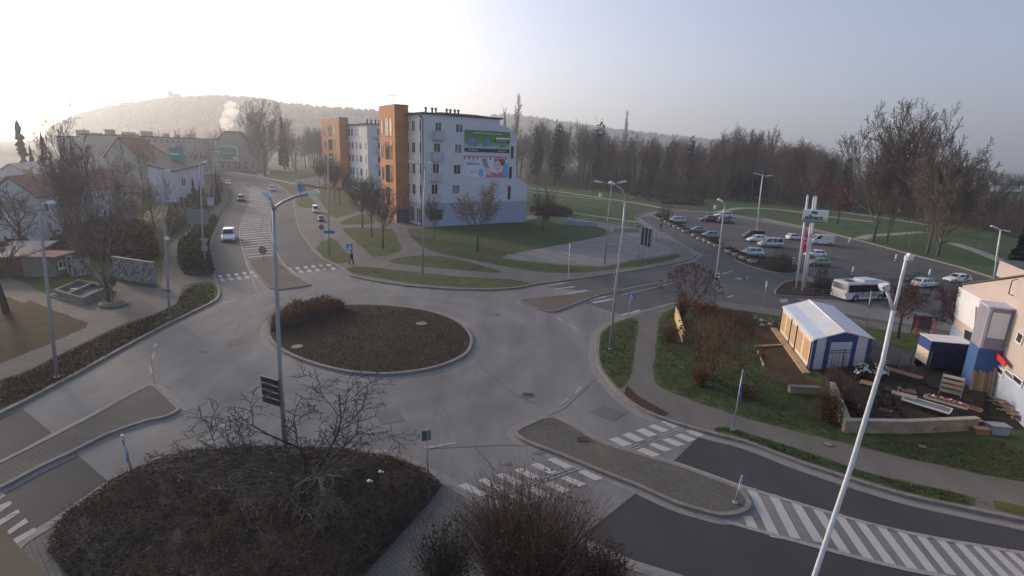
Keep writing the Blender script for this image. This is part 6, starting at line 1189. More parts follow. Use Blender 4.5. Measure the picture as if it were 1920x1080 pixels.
# --- the hedge by the crossing and shrubs
def hedge(name, poly_px, zt_px, n, size, m, label, hz=KZ, cat='hedge', h=1.6, seed=5, kind=None, stem=None, m_st=None, edge=.5):
    P = [G(x, y, hz) for x, y in poly_px]; xs = [q.x for q in P]; ys = [q.y for q in P]; rr_ = random.Random(seed); g = MB(); t = thing(name, P[0], label, cat) if kind is None else None
    c0 = P[0] if t else Vector((0, 0, 0))
    def inside(x, y):
        r_ = False
        for i in range(len(P)):
            a, b_ = P[i], P[i - 1]
            if (a.y > y) != (b_.y > y) and x < (b_.x - a.x) * (y - a.y) / (b_.y - a.y) + a.x: r_ = not r_
        return r_
    def ed(x, y):
        m_ = 9
        for i in range(len(P)):
            a, b_ = P[i - 1], P[i]; vx, vy = b_.x - a.x, b_.y - a.y; L2 = vx * vx + vy * vy + 1e-9; t_ = max(0, min(1, ((x - a.x) * vx + (y - a.y) * vy) / L2)); m_ = min(m_, math.hypot(x - a.x - vx * t_, y - a.y - vy * t_))
        return m_
    st = MB(); k = 0
    def prof(x, y): e_ = min(1, ed(x, y) / edge); return h * (math.sqrt(1 - (1 - e_) ** 2) * .9 + .1) * (1 + .26 * math.sin(x * 1.9 + seed) * math.cos(y * 1.6) + .18 * math.sin(x * 4.1) * math.sin(y * 3.3 + seed) + .08 * math.sin(x * 11 + y * 7))
    while k < n:
        x, y = rr_.uniform(min(xs), max(xs)), rr_.uniform(min(ys), max(ys))
        if not inside(x, y): continue
        k += 1; hh = prof(x, y); z = hh * (1 - abs(rr_.gauss(0, .16))) if rr_.random() < .75 else hh * rr_.random(); z = max(.02, z)
        c = Vector((x, y, hz + z)) - c0; a = Vector((rr_.gauss(0, 1), rr_.gauss(0, 1), rr_.gauss(0, .5))).normalized() * size * rr_.uniform(.4, 1.3); b_ = a.cross(Vector((rr_.gauss(0, 1), rr_.gauss(0, 1), rr_.gauss(0, 1)))).normalized() * a.length * .55
        g.poly([c - a, c - b_, c + a, c + b_])
    k = 0
    while k < (stem or 0):
        x, y = rr_.uniform(min(xs), max(xs)), rr_.uniform(min(ys), max(ys))
        if not inside(x, y): continue
        k += 1; hh = prof(x, y); q = Vector((x, y, hz + hh * rr_.uniform(.2, .8))) - c0; d_ = Vector((rr_.gauss(0, .7), rr_.gauss(0, .7), rr_.uniform(.2, 1.3))).normalized(); L = rr_.uniform(.4, 1.15) * min(1.2, h); pts = [q]
        for i in range(4): d_ = (d_ + Vector((rr_.gauss(0, .2), rr_.gauss(0, .2), rr_.gauss(-.13, .15)))).normalized(); pts.append(pts[-1] + d_ * L / 4)
        st.tube(pts, [.011, .010, .008, .006, .004], 3, caps=False, sm=False)
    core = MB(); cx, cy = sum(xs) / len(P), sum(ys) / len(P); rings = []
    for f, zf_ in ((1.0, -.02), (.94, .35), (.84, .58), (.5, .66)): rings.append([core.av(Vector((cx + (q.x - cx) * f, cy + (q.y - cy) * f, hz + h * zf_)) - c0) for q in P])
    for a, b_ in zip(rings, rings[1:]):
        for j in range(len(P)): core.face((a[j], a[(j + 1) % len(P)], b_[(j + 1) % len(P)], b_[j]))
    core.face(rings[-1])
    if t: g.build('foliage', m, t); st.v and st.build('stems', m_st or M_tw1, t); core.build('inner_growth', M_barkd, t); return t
    return g, st, core
hedge('hedge', [(345, 514), (335, 500), (333, 484), (348, 468), (366, 452), (380, 440), (392, 455), (394, 480), (402, 514), (375, 517)], None, 9000, .16, M_hedge, 'big dark green rounded hedge by the crossing of the upper road', h=2.4, seed=3, edge=1.6)
hedge('hedge', [(372, 440), (390, 420), (402, 408), (408, 414), (398, 432), (394, 448)], None, 2200, .16, M_rust2, 'low brownish hedge above the dark green one', h=1.0, seed=4)
hedge('hedge', [(310, 420), (345, 395), (372, 378), (395, 380), (385, 400), (350, 420), (320, 445)], None, 4500, .22, M_hedge, 'dark shrub belt below the lilac building', h=3.0, seed=6, edge=2)
hedge('hedge', [(395, 380), (400, 352), (412, 345), (418, 355), (412, 378)], None, 2600, .22, M_hedge, 'tall dark hedge along the upper left path', h=5.0, seed=7, edge=2)
hedge('hedge', [(90, 470), (135, 452), (190, 440), (240, 440), (290, 450), (300, 480), (250, 500), (190, 490), (140, 478)], None, 5200, .25, M_rust2, 'brown shrub belt behind the graffiti walls', h=2.6, seed=8, edge=2)
hedge('hedge', [(0, 500), (30, 478), (60, 470), (66, 480), (40, 505), (0, 520)], None, 2200, .2, M_rust2, 'brownish shrubs beside the brown shed', h=2.2, seed=9, edge=1)
hedge('hedge', [(990, 398), (1030, 392), (1060, 396), (1075, 402), (1060, 406), (1000, 404)], None, 3200, .2, M_rust, 'low dark red hedge behind the end of the apartment block', h=1.2, seed=10, cat='hedge')
hedge('hedge', [(1180, 367), (1230, 372), (1320, 381), (1318, 386), (1240, 382), (1182, 374)], None, 3000, .25, M_hedge, 'long dark low hedge in the park before the wood', h=1.5, seed=12)
# roundabout shrubs
hedge('shrub_row', [(508, 622), (516, 604), (545, 588), (590, 577), (640, 574), (648, 582), (620, 592), (575, 602), (540, 614)], None, 5200, .07, mat('orange_brown_leaf', (.125, .058, .030), .9, .5, 1.3), 'rusty brown shrub row on the back left of the roundabout', h=.9, hz=.16, seed=13, edge=.35, cat='shrub', stem=2600, m_st=mat('orange_stem', (.12, .06, .034), .9, .3, 2))
# mulch litter
# --- shrubs on the right lawn
def sumac(px, ytop, wpx, label, n, seed, m_tip, m_st, hz=KZ, r=.05, flat=.55, tipsz=.1, spread=.9):
    c = G(px[0], px[1], hz); H = HT(c, ytop) - hz; Rr_ = wpx * MPP(c) / 2; t = thing('bare_shrub_tree', c, label, 'tree'); rr_ = random.Random(seed); g = MB(); tips = []
    for k in range(9):
        a = k * 2.4 + rr_.uniform(-.3, .3); f = math.sqrt((k + .5) / 9); el = rr_.uniform(.85, 1.05); T_ = Vector((math.cos(a) * f * Rr_ * .62, math.sin(a) * f * Rr_ * .62, H * (1 - .45 * f * f) * .66)); B0_ = Vector((math.cos(a) * .12, math.sin(a) * .12, 0)); M0 = B0_.lerp(T_, .5) + Vector((rr_.uniform(-.1, .1), rr_.uniform(-.1, .1), H * -.05))
        g.tube([B0_, M0, T_], [r, r * .75, r * .5], 6)
        for j in range(n):
            b_ = a + rr_.gauss(0, .55); f2 = f + rr_.uniform(-.28, .38); f2 = max(.03, min(1, f2)); T2 = Vector((math.cos(b_) * f2 * Rr_, math.sin(b_) * f2 * Rr_, H * (1 - flat * f2 * f2) * rr_.uniform(.93, 1.03))); S = M0.lerp(T_, rr_.uniform(.2, 1)); m_ = S.lerp(T2, .55) + Vector((rr_.uniform(-.1, .1), rr_.uniform(-.1, .1), -.03 * H)); g.tube([S, m_, T2], [r * .3, r * .22, r * .14], 3, caps=False); tips.append(T2)
            for _ in range(2):
                T3 = T2 + Vector((rr_.uniform(-1, 1), rr_.uniform(-1, 1), rr_.uniform(-.3, .4))) * Rr_ * .13; g.tube([m_, T3], [r * .15, r * .08], 3, caps=False); tips.append(T3)
    g.build('trunk', m_st, t); g = MB()
    for q in tips:
        for _ in range(3):
            c_ = q + Vector((rr_.gauss(0, .3), rr_.gauss(0, .3), rr_.gauss(0, .5))) * tipsz; a = Vector((rr_.gauss(0, .3), rr_.gauss(0, .3), 1)).normalized() * tipsz * rr_.uniform(.5, 1); b_ = a.cross(Vector((rr_.gauss(0, 1), rr_.gauss(0, 1), 0))).normalized() * tipsz * .35; g.poly([c_ - a, c_ - b_, c_ + a, c_ + b_])
    g.build('crown', m_tip, t); return t
sumac((1291, 572), 496, 118, 'umbrella shaped bare shrub tree with dark red tips at the street corner', 16, 5, mat('red_tips', (.085, .035, .028), .9, .3, 2), M_bark)
sumac((1330, 712), 585, 175, 'wide reddish bare shrub tree on the lawn left of the tent', 26, 6, mat('red_tips2', (.095, .036, .024), .9, .35, 2), mat('orange_bark', (.13, .085, .05), .9, .3, 2), r=.055, flat=.5, tipsz=.09)
bush('low_bush', (1276, 600), 548, 30, 'small rusty bush at the street corner beside the timber screen', M_orng, M_tw2, 900, .07, 3)
bush('low_bush', (1318, 590), 563, 60, 'low dark red bush under the umbrella shaped tree', M_rust, M_tw2, 1300, .07, 4)
bush('low_bush', (1312, 722), 690, 34, 'orange brown grass clump at the foot of the wide shrub tree', M_orng, M_orng, 900, .05, 5, ns=200)
bush('low_bush', (1255, 640), 610, 40, 'brown dry weeds on the lawn beside the timber screen', M_rust2, M_tw2, 500, .06, 15)
bush('low_bush', (1400, 745), 725, 60, 'dry brown weeds on the lawn behind the blue sign post', M_rust2, M_tw2, 500, .06, 16, ns=80)
bush('low_bush', (1550, 790), 728, 50, 'dry orange brown grass growing against the yard wall', M_orng, M_rust2, 1200, .06, 6, ns=200)
bush('low_bush', (1466, 506), 470, 50, 'rounded bare grey green bush on the car park island', mat('grey_green_leaf', (.05, .048, .03), .9, .4, 2), M_tw3, 1500, .08, 7, hz=KZ)
bush('low_bush', (1541, 548), 520, 38, 'dense dark clipped bush in a tub on the pylon island', M_barkd, M_tw1, 1500, .07, 8)
sumac((1538, 545), 498, 26, 'small bare tree growing out of the dark bush by the pylon', 5, 9, M_tw1, M_bark, r=.03)
bush('low_bush', (1247, 409), 384, 34, 'dark brown bush at the head of the planter row', M_rust2, M_tw1, 900, .1, 9, hz=.05)
rk = random.Random(8)
for k in range(14):
    c = G(1440 + rk.uniform(-26, 26), 603 + rk.uniform(-6, 9), KZ); g = MB(); g.ball((0, 0, .06), rk.uniform(.09, .2), 7, 5, .7, .2, rk); o = g.build('rock', mat('rock_grey', (.25, .23, .20), .9, .3, 3)); o.location = c; tag(o, 'grey stone in the small rock heap behind the tent', 'rock', 'stones heaped behind the tent')
# globe trees by the bus stop
putp('globe', 0, 1683, 635, 520, 'dense round reddish bare tree right of the bus', 'round clipped trees by the bus stop', rz=.4, wpx=42, hz=KZ)
putp('globe', 0, 1779, 650, 518, 'dense round reddish bare tree touching the corner of the pink building', 'round clipped trees by the bus stop', rz=2.4, wpx=40, hz=KZ)
# --- yard plants
for k in range(44):
    u = k / 44; x = 1552 + 62 * u + rk.uniform(-4, 12); y = 712 + 72 * u + rk.uniform(-8, 6); c = G(x, y, YZ); t = thing('potted_shrub', c, 'thin bare potted shrub in the crowded rows along the left yard wall', 'potted plant', 'potted shrubs along the yard wall'); g = MB(); g.tube([(0, 0, 0), (0, 0, .2)], [.09, .12], 8); g.build('pot', M_black, t)
    g = MB(); stems(g, rk, 26, .05, .26, .85, .010, .12, 3, 3, z0=.18); g.build('stems', M_tw2 if k % 2 else M_tw1, t)
    if k % 3 == 0: g = MB(); g.box(-.05, .05, -.01, .01, .5, .62); g.build('tag', M_lw, t)
for k in range(24):
    c = G(1600 + rk.uniform(0, 66), 694 + rk.uniform(-6, 20), YZ); t = thing('flowering_plant', c, 'potted plant with white blossoms on the ground in front of the tent', 'potted plant', 'white flowering plants in the yard'); g = MB(); g.tube([(0, 0, 0), (0, 0, .2)], [.09, .12], 8); g.build('pot', M_black, t); g = MB(); stems(g, rk, 14, .05, .22, .45, .01, .12, 3, 2, z0=.18); g.build('stems', M_hedge, t)
    g = MB()
    for _ in range(rk.randint(3, 6)): g.ball((rk.uniform(-.18, .18), rk.uniform(-.18, .18), rk.uniform(.35, .65)), rk.uniform(.03, .065), 6, 4)
    g.build('blossoms', M_lw, t)
for k in range(20):
    c = G(1640 + rk.uniform(0, 60), 735 + rk.uniform(-10, 42), YZ); t = thing('potted_shrub', c, 'small dark red potted shrub between the yard tables', 'potted plant', 'small potted shrubs between the yard tables'); g = MB(); g.tube([(0, 0, 0), (0, 0, .16)], [.07, .1], 8); g.build('pot', M_black, t); g = MB(); stems(g, rk, 16, .05, .2, .4, .01, .12, 3, 3, z0=.15); g.build('stems', M_tw2 if k % 2 else M_hedge, t)
for k in range(9):
    c = G(1770, 765, YZ) + Vector((math.cos(R(-46)), math.sin(R(-46)), 0)) * (-.8 + k * .2); c.z += .405; t = thing('flowering_plant', c, 'small potted plant with pink and white flowers on the narrow bench', 'potted plant', 'flowers on the narrow yard bench'); g = MB(); g.tube([(0, 0, 0), (0, 0, .1)], [.05, .07], 8); g.build('pot', M_b[1], t); g = MB()
    for _ in range(6): g.ball((rk.uniform(-.08, .08), rk.uniform(-.08, .08), rk.uniform(.1, .18)), .035, 6, 4)
    g.build('blossoms', M_lw if k % 2 else mat('petal_pink', (.45, .06, .12), .7, .2, 2), t)
c = G(1785, 690, YZ); t = thing('branch_heap', c, 'heap of cut reddish branches lying on a stand before the dark trailer', 'branches'); g = MB()
for k in range(70):
    a = rk.gauss(-.35, .35); q = Vector((rk.uniform(-.5, .5), rk.uniform(-.2, .2), 1.0 + rk.uniform(-.1, .25))); d_ = Vector((math.cos(a), math.sin(a), rk.gauss(0, .12))); L = rk.uniform(.3, .6); g.tube([q - d_ * L, q + d_ * L], [.022, .012], 4)
g.build('branches', mat('cut_wood', (.26, .13, .08), .9, .3, 3), t); g = MB(); g.box(-.7, .7, -.25, .25, .75, .8); g.build('stand_top', M_tw, t)
for sx in (-.6, .6):
    for sy in (-.2, .2): g = MB(); g.box(sx - .03, sx + .03, sy - .03, sy + .03, 0, .75); g.build('leg', M_dark, t)
# --- foreground tree, brambles and bushes
FH = [(110, 985), (130, 958), (190, 918), (215, 902), (250, 884), (290, 866), (340, 852), (400, 845), (520, 840), (640, 846), (745, 862), (800, 886), (829, 912), (790, 960), (745, 1010), (700, 1060), (640, 1120), (500, 1200), (300, 1200), (150, 1110), (85, 1030)]
g, st, core = hedge('x', FH, None, 30000, .048, M_olive, '', h=.48, seed=20, kind='stuff', stem=9000, edge=1.6)
def m_thicket():
    m, t, b_, tc = nodes('bramble_thicket'); n = noise(t, tc, .28, 5, .6); n2 = noise(t, tc, 10, 2, .6)
    t.links.new(mix(t, ramp(t, n, [(.36, (.034, .044, .017)), (.46, (.054, .040, .021)), (.54, (.115, .054, .027)), (.64, (.056, .032, .019))]), ramp(t, n2, [(.3, (.5, .5, .5)), (.7, (1.5, 1.5, 1.5))]), 1, 'MULTIPLY'), b_.inputs['Base Color']); b_.inputs['Roughness'].default_value = .9; return m
M_thick = m_thicket()
th = g.build('bramble_thicket', M_thick); tag(th, 'dark brown bramble thicket filling the foreground bed', 'brambles', kind='stuff')
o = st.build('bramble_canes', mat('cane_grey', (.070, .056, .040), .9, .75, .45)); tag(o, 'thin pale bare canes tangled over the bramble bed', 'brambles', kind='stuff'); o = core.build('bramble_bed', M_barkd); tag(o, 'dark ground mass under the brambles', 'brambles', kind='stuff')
bl = [(835, 912), (780, 1000), (720, 1075), (640, 1150), (900, 1400), (1400, 1180), (1180, 1062), (1080, 1024), (1000, 985)]
FT = dict(h=3.2, r=.17, seg=[4, 6, 6, 5, 3], wig=[.08, .17, .24, .28, .3], up=[.0, -.012, -.01, -.01, 0], n=[8, 9, 7, 4], t0=[.35, .2, .15, .1], ang=[60, 48, 50, 50], ang_top=22, len=[1.25, .55, .5, .5], fall=[.0, .3, .3, .3], rr=[.6, .62, .64, .7], rmin=.010, tap=.4)
VARS['fore'] = [tree_meshes(s, FT, M_barkd, mat('fore_twigs', (.055, .046, .040), .9, .3, 2)) for s in (62, 64)]
putp('fore', 0, 560, 985, 706, 'crooked bare tree rising from the foreground brambles', rz=1.1, wpx=205)
bush('bare_bush', (985, 1100), 925, 330, 'large bare twiggy bush with reddish stems at the bottom centre', M_rust2, mat('red_stem', (.085, .054, .038), .9, .3, 2), 2400, .045, 30, ns=1300, stemr=.013)
bush('bare_bush', (835, 1120), 985, 120, 'thin bare bush at the bottom left of the big twiggy one', M_olive, M_barkd, 900, .05, 31, ns=260, stemr=.012)
bush('bare_bush', (1120, 1130), 1035, 130, 'low reddish bush along the kerb at the bottom', M_rust2, M_tw2, 2200, .05, 32, ns=400, stemr=.012)
c = AT(622, 738, 17.5); g = MB(); rl = random.Random(3)
for k, (x, y, s_, lb) in enumerate([(713, 884, .075, 'crumpled pinkish white scrap of litter in the brambles'), (692, 902, .08, 'crumpled white plastic scrap lower in the brambles')]):
    c = G(x, y, .9); g = MB(); g.ball((0, 0, 0), s_, 7, 5, .6, .35, rl); g.ball((.1, .05, -.05), s_ * .6, 6, 4, .6, .3, rl); o = g.build('litter', M_lw); o.location = c; tag(o, lb, 'litter')
# small tree in the round planter
putp('vase', 1, 212, 562, 505, 'small thin tree standing in the round planter', rz=.5, wpx=22)
# ================================================================== THE WOOD
GW = 'bare trees of the wood beyond the park'; LWD = 'bare brown tree in the dense wood beyond the park'
import bisect
def wood_top(x):
    T = [(560, 225), (600, 235), (955, 235), (985, 226), (1030, 218), (1080, 215), (1120, 235), (1165, 245), (1200, 246), (1260, 252), (1320, 258), (1350, 236), (1380, 233), (1425, 240), (1460, 262), (1500, 258), (1540, 270), (1580, 300), (1620, 330), (1760, 370), (1850, 365), (1920, 392), (2000, 400)]
    for (a, b_), (c_, d_) in zip(T, T[1:]):
        if a <= x <= c_: return b_ + (d_ - b_) * (x - a) / (c_ - a)
    return 260
def baseline(x, f):   # f 0 = far edge, 1 = near edge of the wood
    T = [(540, 318, 330), (700, 318, 330), (960, 330, 345), (1030, 335, 352), (1120, 340, 357), (1200, 345, 366), (1320, 352, 372), (1420, 358, 380), (1540, 368, 396), (1640, 385, 400), (1800, 400, 425), (1920, 425, 450), (2050, 440, 480)]
    for a, b_ in zip(T, T[1:]):
        if a[0] <= x <= b_[0]:
            k = (x - a[0]) / (b_[0] - a[0]); return (a[1] + (b_[1] - a[1]) * k) * (1 - f) + (a[2] + (b_[2] - a[2]) * k) * f
    return 380
rw = random.Random(17); kinds = ['forest', 'forest', 'forest_grey', 'forest_red', 'broad', 'broad_grey']
for i in range(205):
    f = rw.random() ** .8 if i < 90 else rw.random() * .5; x = rw.uniform(955, 1560) if i % 6 else rw.uniform(1560, 1990)
    if x < 1010 and f > .6: f = .3
    y = baseline(x, f) - (rw.uniform(0, 14) if f < .3 else 0); ty = wood_top(x) + rw.uniform(2, 34) + (8 if f > .7 else 0); k_ = rw.choice(kinds)
    putp(k_, i, x, y, ty, LWD, GW, rz=rw.uniform(0, 6.28), wpx=rw.uniform(17, 30) * (1.25 if k_.startswith('broad') else 1))
for i in range(26):
    x = rw.uniform(535, 620) if i < 18 else rw.uniform(300, 400); putp(rw.choice(kinds), i, x, rw.uniform(312, 322), 232 + rw.uniform(0, 26), 'bare tree in the hazy grove behind the farther apartment block', 'bare trees of the hazy grove', rz=i, wpx=rw.uniform(14, 24))
putp('popl', 0, 962, 338, 180, 'slender poplar rising above the wood just right of the big block', 'poplars above the wood', wpx=15); putp('popl', 0, 946, 338, 205, 'shorter poplar left of the slender one', 'poplars above the wood', rz=2, wpx=9); putp('popl', 0, 1166, 335, 210, 'isolated poplar top above the middle of the wood', 'poplars above the wood', rz=4, wpx=8)
putp('broad_grey', 0, 1372, 372, 233, 'tall rounded grey tree standing out above the wood', 'rounded trees above the wood', rz=1, wpx=36); putp('broad_grey', 0, 1424, 374, 236, 'wide rounded grey tree right of the other rounded one', 'rounded trees above the wood', rz=3, wpx=40); putp('broad_grey', 0, 1487, 378, 256, 'lower rounded grey tree at the right of the wood', 'rounded trees above the wood', rz=5, wpx=32); putp('broad', 1, 1215, 362, 285, 'pale stemmed tree in the middle of the wood front', None, rz=5, wpx=26)
for x, y, ty, wp, lb in [(1236, 381, 320, 16, 'dark low tree at the left end of the park hedge'), (1258, 383, 300, 14, 'slender tree behind the park hedge'), (1275, 383, 305, 13, 'second slender tree behind the park hedge, right of the first'), (1302, 386, 300, 17, 'bare tree at the right end of the park hedge'), (1138, 363, 325, 9, 'thin young tree on the lawn behind the curved lamp'), (1113, 372, 330, 9, 'thin young tree by the pale park path'), (1345, 368, 290, 14, 'pale stemmed tree at the wood edge above the parked cars')]:
    putp('forest', x, x, y, ty, lb, 'single trees on the park lawn', rz=x, wpx=wp)
# evergreens within the wood
for i, (x, y, ty, wp) in enumerate([(1040, 350, 232, 26), (1116, 352, 228, 24), (1005, 345, 240, 20), (1385, 372, 312, 34), (1412, 374, 318, 30), (1180, 350, 262, 22), (1252, 352, 262, 22), (1290, 356, 258, 20), (1545, 385, 300, 22), (1580, 390, 300, 20)]):
    c = G(x, y, KZ); H = HT(c, ty); w_ = wp * MPP(c); t = thing('evergreen_tree', c, ['dark evergreen in the wood right of the big block', 'tall dark evergreen left of the isolated poplar', 'dark evergreen nearest to the big apartment block', 'low wide dark evergreen at the wood edge above the car park', 'dark evergreen right of the low wide one', 'dark evergreen crown under the isolated poplar', 'evergreen left of the middle of the wood', 'evergreen in the middle of the wood', 'narrow evergreen left of the two great trees', 'narrow evergreen behind the reddish trees'][i], 'tree', 'evergreens in the wood')
    g = MB(); g.tube([(0, 0, 0), (0, 0, H * .8)], [.25, .08], 6); g.build('trunk', M_barkd, t)
    if i in (3, 4): bl_ = [(0, 0, H * .5, w_ * .55, H * .42), (w_ * .3, 0, H * .4, w_ * .4, H * .3), (-w_ * .3, 0, H * .4, w_ * .4, H * .3)]
    else: bl_ = [(rw.uniform(-.2, .2) * w_, rw.uniform(-.2, .2) * w_, H * z_, w_ * (.55 - .3 * z_) , H * .14) for z_ in (.3, .45, .6, .74, .87)]
    leafy(i, bl_, 1500, .45, M_pine).build('crown', M_pine, t)
# reddish beeches and the two great trees at the right
for x, y, ty, wp, lb in [(1570, 420, 330, 34, 'small tree with orange brown leaves left of the great trees'), (1534, 405, 325, 22, 'small rusty tree behind the supermarket pylon'), (1750, 440, 350, 22, 'orange tinted shrub tree between the two great trees')]:
    t = putp('forest_red', 0, x, y, ty, lb, 'rusty leaved small trees', rz=x, wpx=wp); c = t.location; H = HT(c, ty); w_ = wp * MPP(c); o = leafy(x, [(0, 0, H * .62, w_ * .7, H * .28), (w_ * .3, 0, H * .45, w_ * .4, H * .2)], 900, .22, M_rust).build('foliage', M_rust, t); o.scale = (1 / t.scale[0], 1 / t.scale[1], 1 / t.scale[2])
GT = 'great bare trees beside the car park'
putp('big', 0, 1637, 452, 213, 'great spreading bare tree at the left of the pair beyond the car park', GT, rz=2.2, wpx=82); putp('big', 1, 1738, 476, 222, 'great bare tree at the right of the pair beyond the car park', GT, rz=.3, wpx=78); putp('big', 1, 1662, 455, 216, 'great bare tree with pale trunk between the pair', GT, rz=4.1, wpx=58); putp('big', 0, 1758, 480, 300, 'leaning bare tree on the right flank of the great pair', GT, rz=5.2, wpx=95)
for i, (x, y, ty, wp, pale) in enumerate([(1652, 450, 300, 12, 1), (1668, 452, 290, 13, 0), (1686, 458, 300, 12, 1), (1694, 462, 310, 12, 0), (1704, 462, 295, 14, 1), (1712, 466, 320, 12, 0), (1724, 470, 300, 14, 0), (1770, 470, 330, 20, 0), (1828, 462, 355, 20, 0), (1862, 455, 360, 20, 0), (1895, 470, 370, 18, 0), (1915, 490, 380, 16, 0)]):
    putp('forest_grey' if pale else 'forest', i, x, y, ty, 'slender bare tree in the row below the great trees', 'slender trees below the great pair', rz=i * 1.7, wpx=wp)
t = conifer(1912, 480, 400, 44, 'dark conifer at the right edge behind the pink building', 62, group=None, seed=21)

# short tufts breaking up the near lawns, litter on the beds
def tufts(name, polys, n, size, m, label, z=Z2, seed=1):
    rr_ = random.Random(seed); g = MB()
    for pl, share in polys:
        P = [G(x, y, z) for x, y in pl]; xs = [q.x for q in P]; ys = [q.y for q in P]; k = 0
        while k < n * share:
            x, y = rr_.uniform(min(xs), max(xs)), rr_.uniform(min(ys), max(ys)); r_ = False
            for i in range(len(P)):
                a, b_ = P[i], P[i - 1]
                if (a.y > y) != (b_.y > y) and x < (b_.x - a.x) * (y - a.y) / (b_.y - a.y) + a.x: r_ = not r_
            if not r_: continue
            k += 1
            for _ in range(4):
                a = rr_.uniform(0, 6.28); s_ = size * rr_.uniform(.4, 1.2); d_ = Vector((math.cos(a), math.sin(a), 0)); c = Vector((x, y, z - .01)) + d_ * s_ * .3; sd = Vector((-d_.y, d_.x, 0)) * s_ * .16; g.poly([c - sd, c + sd, c + d_ * s_ * .7 + Vector((0, 0, s_ * rr_.uniform(.3, 1)))])
    return tag(g.build(name, m), label, 'grass', kind='stuff')
L1 = [(1126, 646), (1132, 626), (1146, 613), (1180, 600), (1194, 604), (1187, 662), (1181, 700), (1164, 725), (1146, 711), (1129, 688)]
L2 = [(1238, 600), (1262, 582), (1340, 577), (1420, 600), (1425, 700), (1540, 745), (1575, 826), (1500, 807), (1400, 781), (1300, 748), (1242, 722), (1229, 690)]
L3 = [(1600, 830), (1870, 826), (1990, 880), (1980, 915), (1800, 878), (1700, 857)]
L4 = [(1342, 805), (1362, 802), (1500, 844), (1620, 886), (1815, 930), (1810, 944), (1700, 921), (1500, 860), (1400, 823)]
tufts('grass_tufts', [(L1, .12), (L2, .6), (L3, .18), (L4, .1)], 9000, .13, mat('tuft_green', (.045, .068, .022), .9, .5, 1.2), 'short grass tufts on the lawns right of the roundabout', seed=2)
tufts('grass_tufts', [(L2, .7), (L1, .1), (L3, .2)], 3500, .13, mat('tuft_straw', (.085, .065, .036), .9, .4, 1.5), 'dry straw coloured grass blades among the green lawn', seed=3)
IS = [(512, 622), (520, 602), (560, 584), (620, 577), (690, 574), (760, 579), (820, 590), (860, 608), (880, 632), (870, 660), (835, 678), (780, 692), (718, 697), (650, 692), (590, 678), (545, 660)]
tufts('dry_stalks', [(IS, 1)], 7000, .10, mat('stalk_brown', (.060, .044, .030), .95, .5, 2), 'dry stalks and bark chips covering the roundabout bed', z=.165, seed=4)
VG = [(60, 742), (150, 695), (207, 662), (300, 613), (350, 588), (386, 571), (402, 556), (404, 540), (395, 532), (360, 536), (345, 545), (330, 572), (290, 592), (220, 616), (130, 659), (50, 699), (0, 715), (0, 765)]
tufts('ivy_leaves', [(VG, 1)], 6000, .13, mat('ivy_brown', (.050, .032, .018), .9, .5, 2), 'brown ivy and dead leaves on the left roadside strip', seed=5)

ry = random.Random(12)
for k, (x, y) in enumerate([(1660, 770), (1676, 785), (1648, 758), (1720, 795), (1735, 720), (1752, 728), (1716, 705), (1640, 740), (1668, 735), (1790, 722), (1805, 735), (1762, 795), (1745, 800), (1812, 752)]):
    c = G(x, y, YZ); t = thing('seed_tray', c, 'dark seed tray with seedlings on the yard ground', 'seed tray', 'seed trays on the yard ground', R(-45 + ry.uniform(-12, 12))); g = MB(); g.box(-.3, .3, -.19, .19, 0, .08); g.build('tray', M_black if k % 3 else M_b[1], t); g = MB(); stems(g, ry, 40, .24, .3, .22, .012, .15, 2, 1, z0=.07); g.build('seedlings', (M_hedge, M_tw2, M_tw1)[k % 3], t)
for k, (x, y, lb) in enumerate([(1628, 722, 'weathered wooden pallet lying between the potted shrubs'), (1700, 735, 'weathered wooden pallet between the brown table and the grey table'), (1822, 722, 'weathered wooden pallet beside the boards at the blue bay')]):
    c = G(x, y, YZ); t = thing('wooden_pallet', c, lb, 'pallet', None, R(-40 + k * 9))
    for j in range(5): g = MB(); g.box(-.45, .45, -.32 + j * .145, -.22 + j * .145, .10, .13); g.build('slat', M_b[k], t)
    for j in (-.4, 0, .4): g = MB(); g.box(j - .04, j + .04, -.32, .36, 0, .098); g.build('bearer', M_b[k], t)
# ================================================================== VEHICLES AND PEOPLE
M_tyre = mat('tyre_rubber', (.018, .018, .019), .85, .2, 4); M_rim = mat('alloy_rim', (.35, .35, .36), .35, .1, 4, metal=.7); M_cglass = m_glass('car_glass', (.014, .017, .02), .06); M_hl = mat('headlight_glass', (.65, .66, .68), .15, .05, 2); M_tl = mat('taillight_red', (.30, .015, .02), .3, .1, 2); M_blk = mat('plastic_black', (.03, .03, .032), .6, .2, 4)
def paint(n, c, met=.2): return mat('car_paint_' + n, c, .32, .06, .8, metal=met, coat=.6)
PN = dict(silver=paint('silver', (.33, .35, .37), .45), white=paint('white', (.62, .63, .65), 0), red=paint('red', (.16, .012, .014)), black=paint('black', (.014, .014, .018)), blue=paint('blue_grey', (.06, .085, .12)), grey=paint('grey', (.15, .17, .19), .4), green=paint('green', (.13, .20, .07), .3), maroon=paint('maroon', (.07, .02, .03)), teal=paint('teal_grey', (.15, .20, .21), .4))
STY = dict(  # cabin: rear base, rear top, front top, front base (fractions of length from the rear), shoulder, cabin roof width
 hatch=dict(L=4.1, W=1.76, H=1.50, c=(.03, .12, .56, .73), sh=.62), estate=dict(L=4.6, W=1.8, H=1.48, c=(.02, .09, .58, .73), sh=.60), sedan=dict(L=4.5, W=1.78, H=1.42, c=(.12, .28, .58, .73), sh=.63),
 suv=dict(L=4.4, W=1.84, H=1.68, c=(.03, .10, .60, .74), sh=.60), van=dict(L=5.6, W=2.0, H=2.35, c=(.0, .01, .72, .88), sh=.52), mpv=dict(L=4.9, W=1.9, H=1.95, c=(.01, .05, .70, .88), sh=.55))
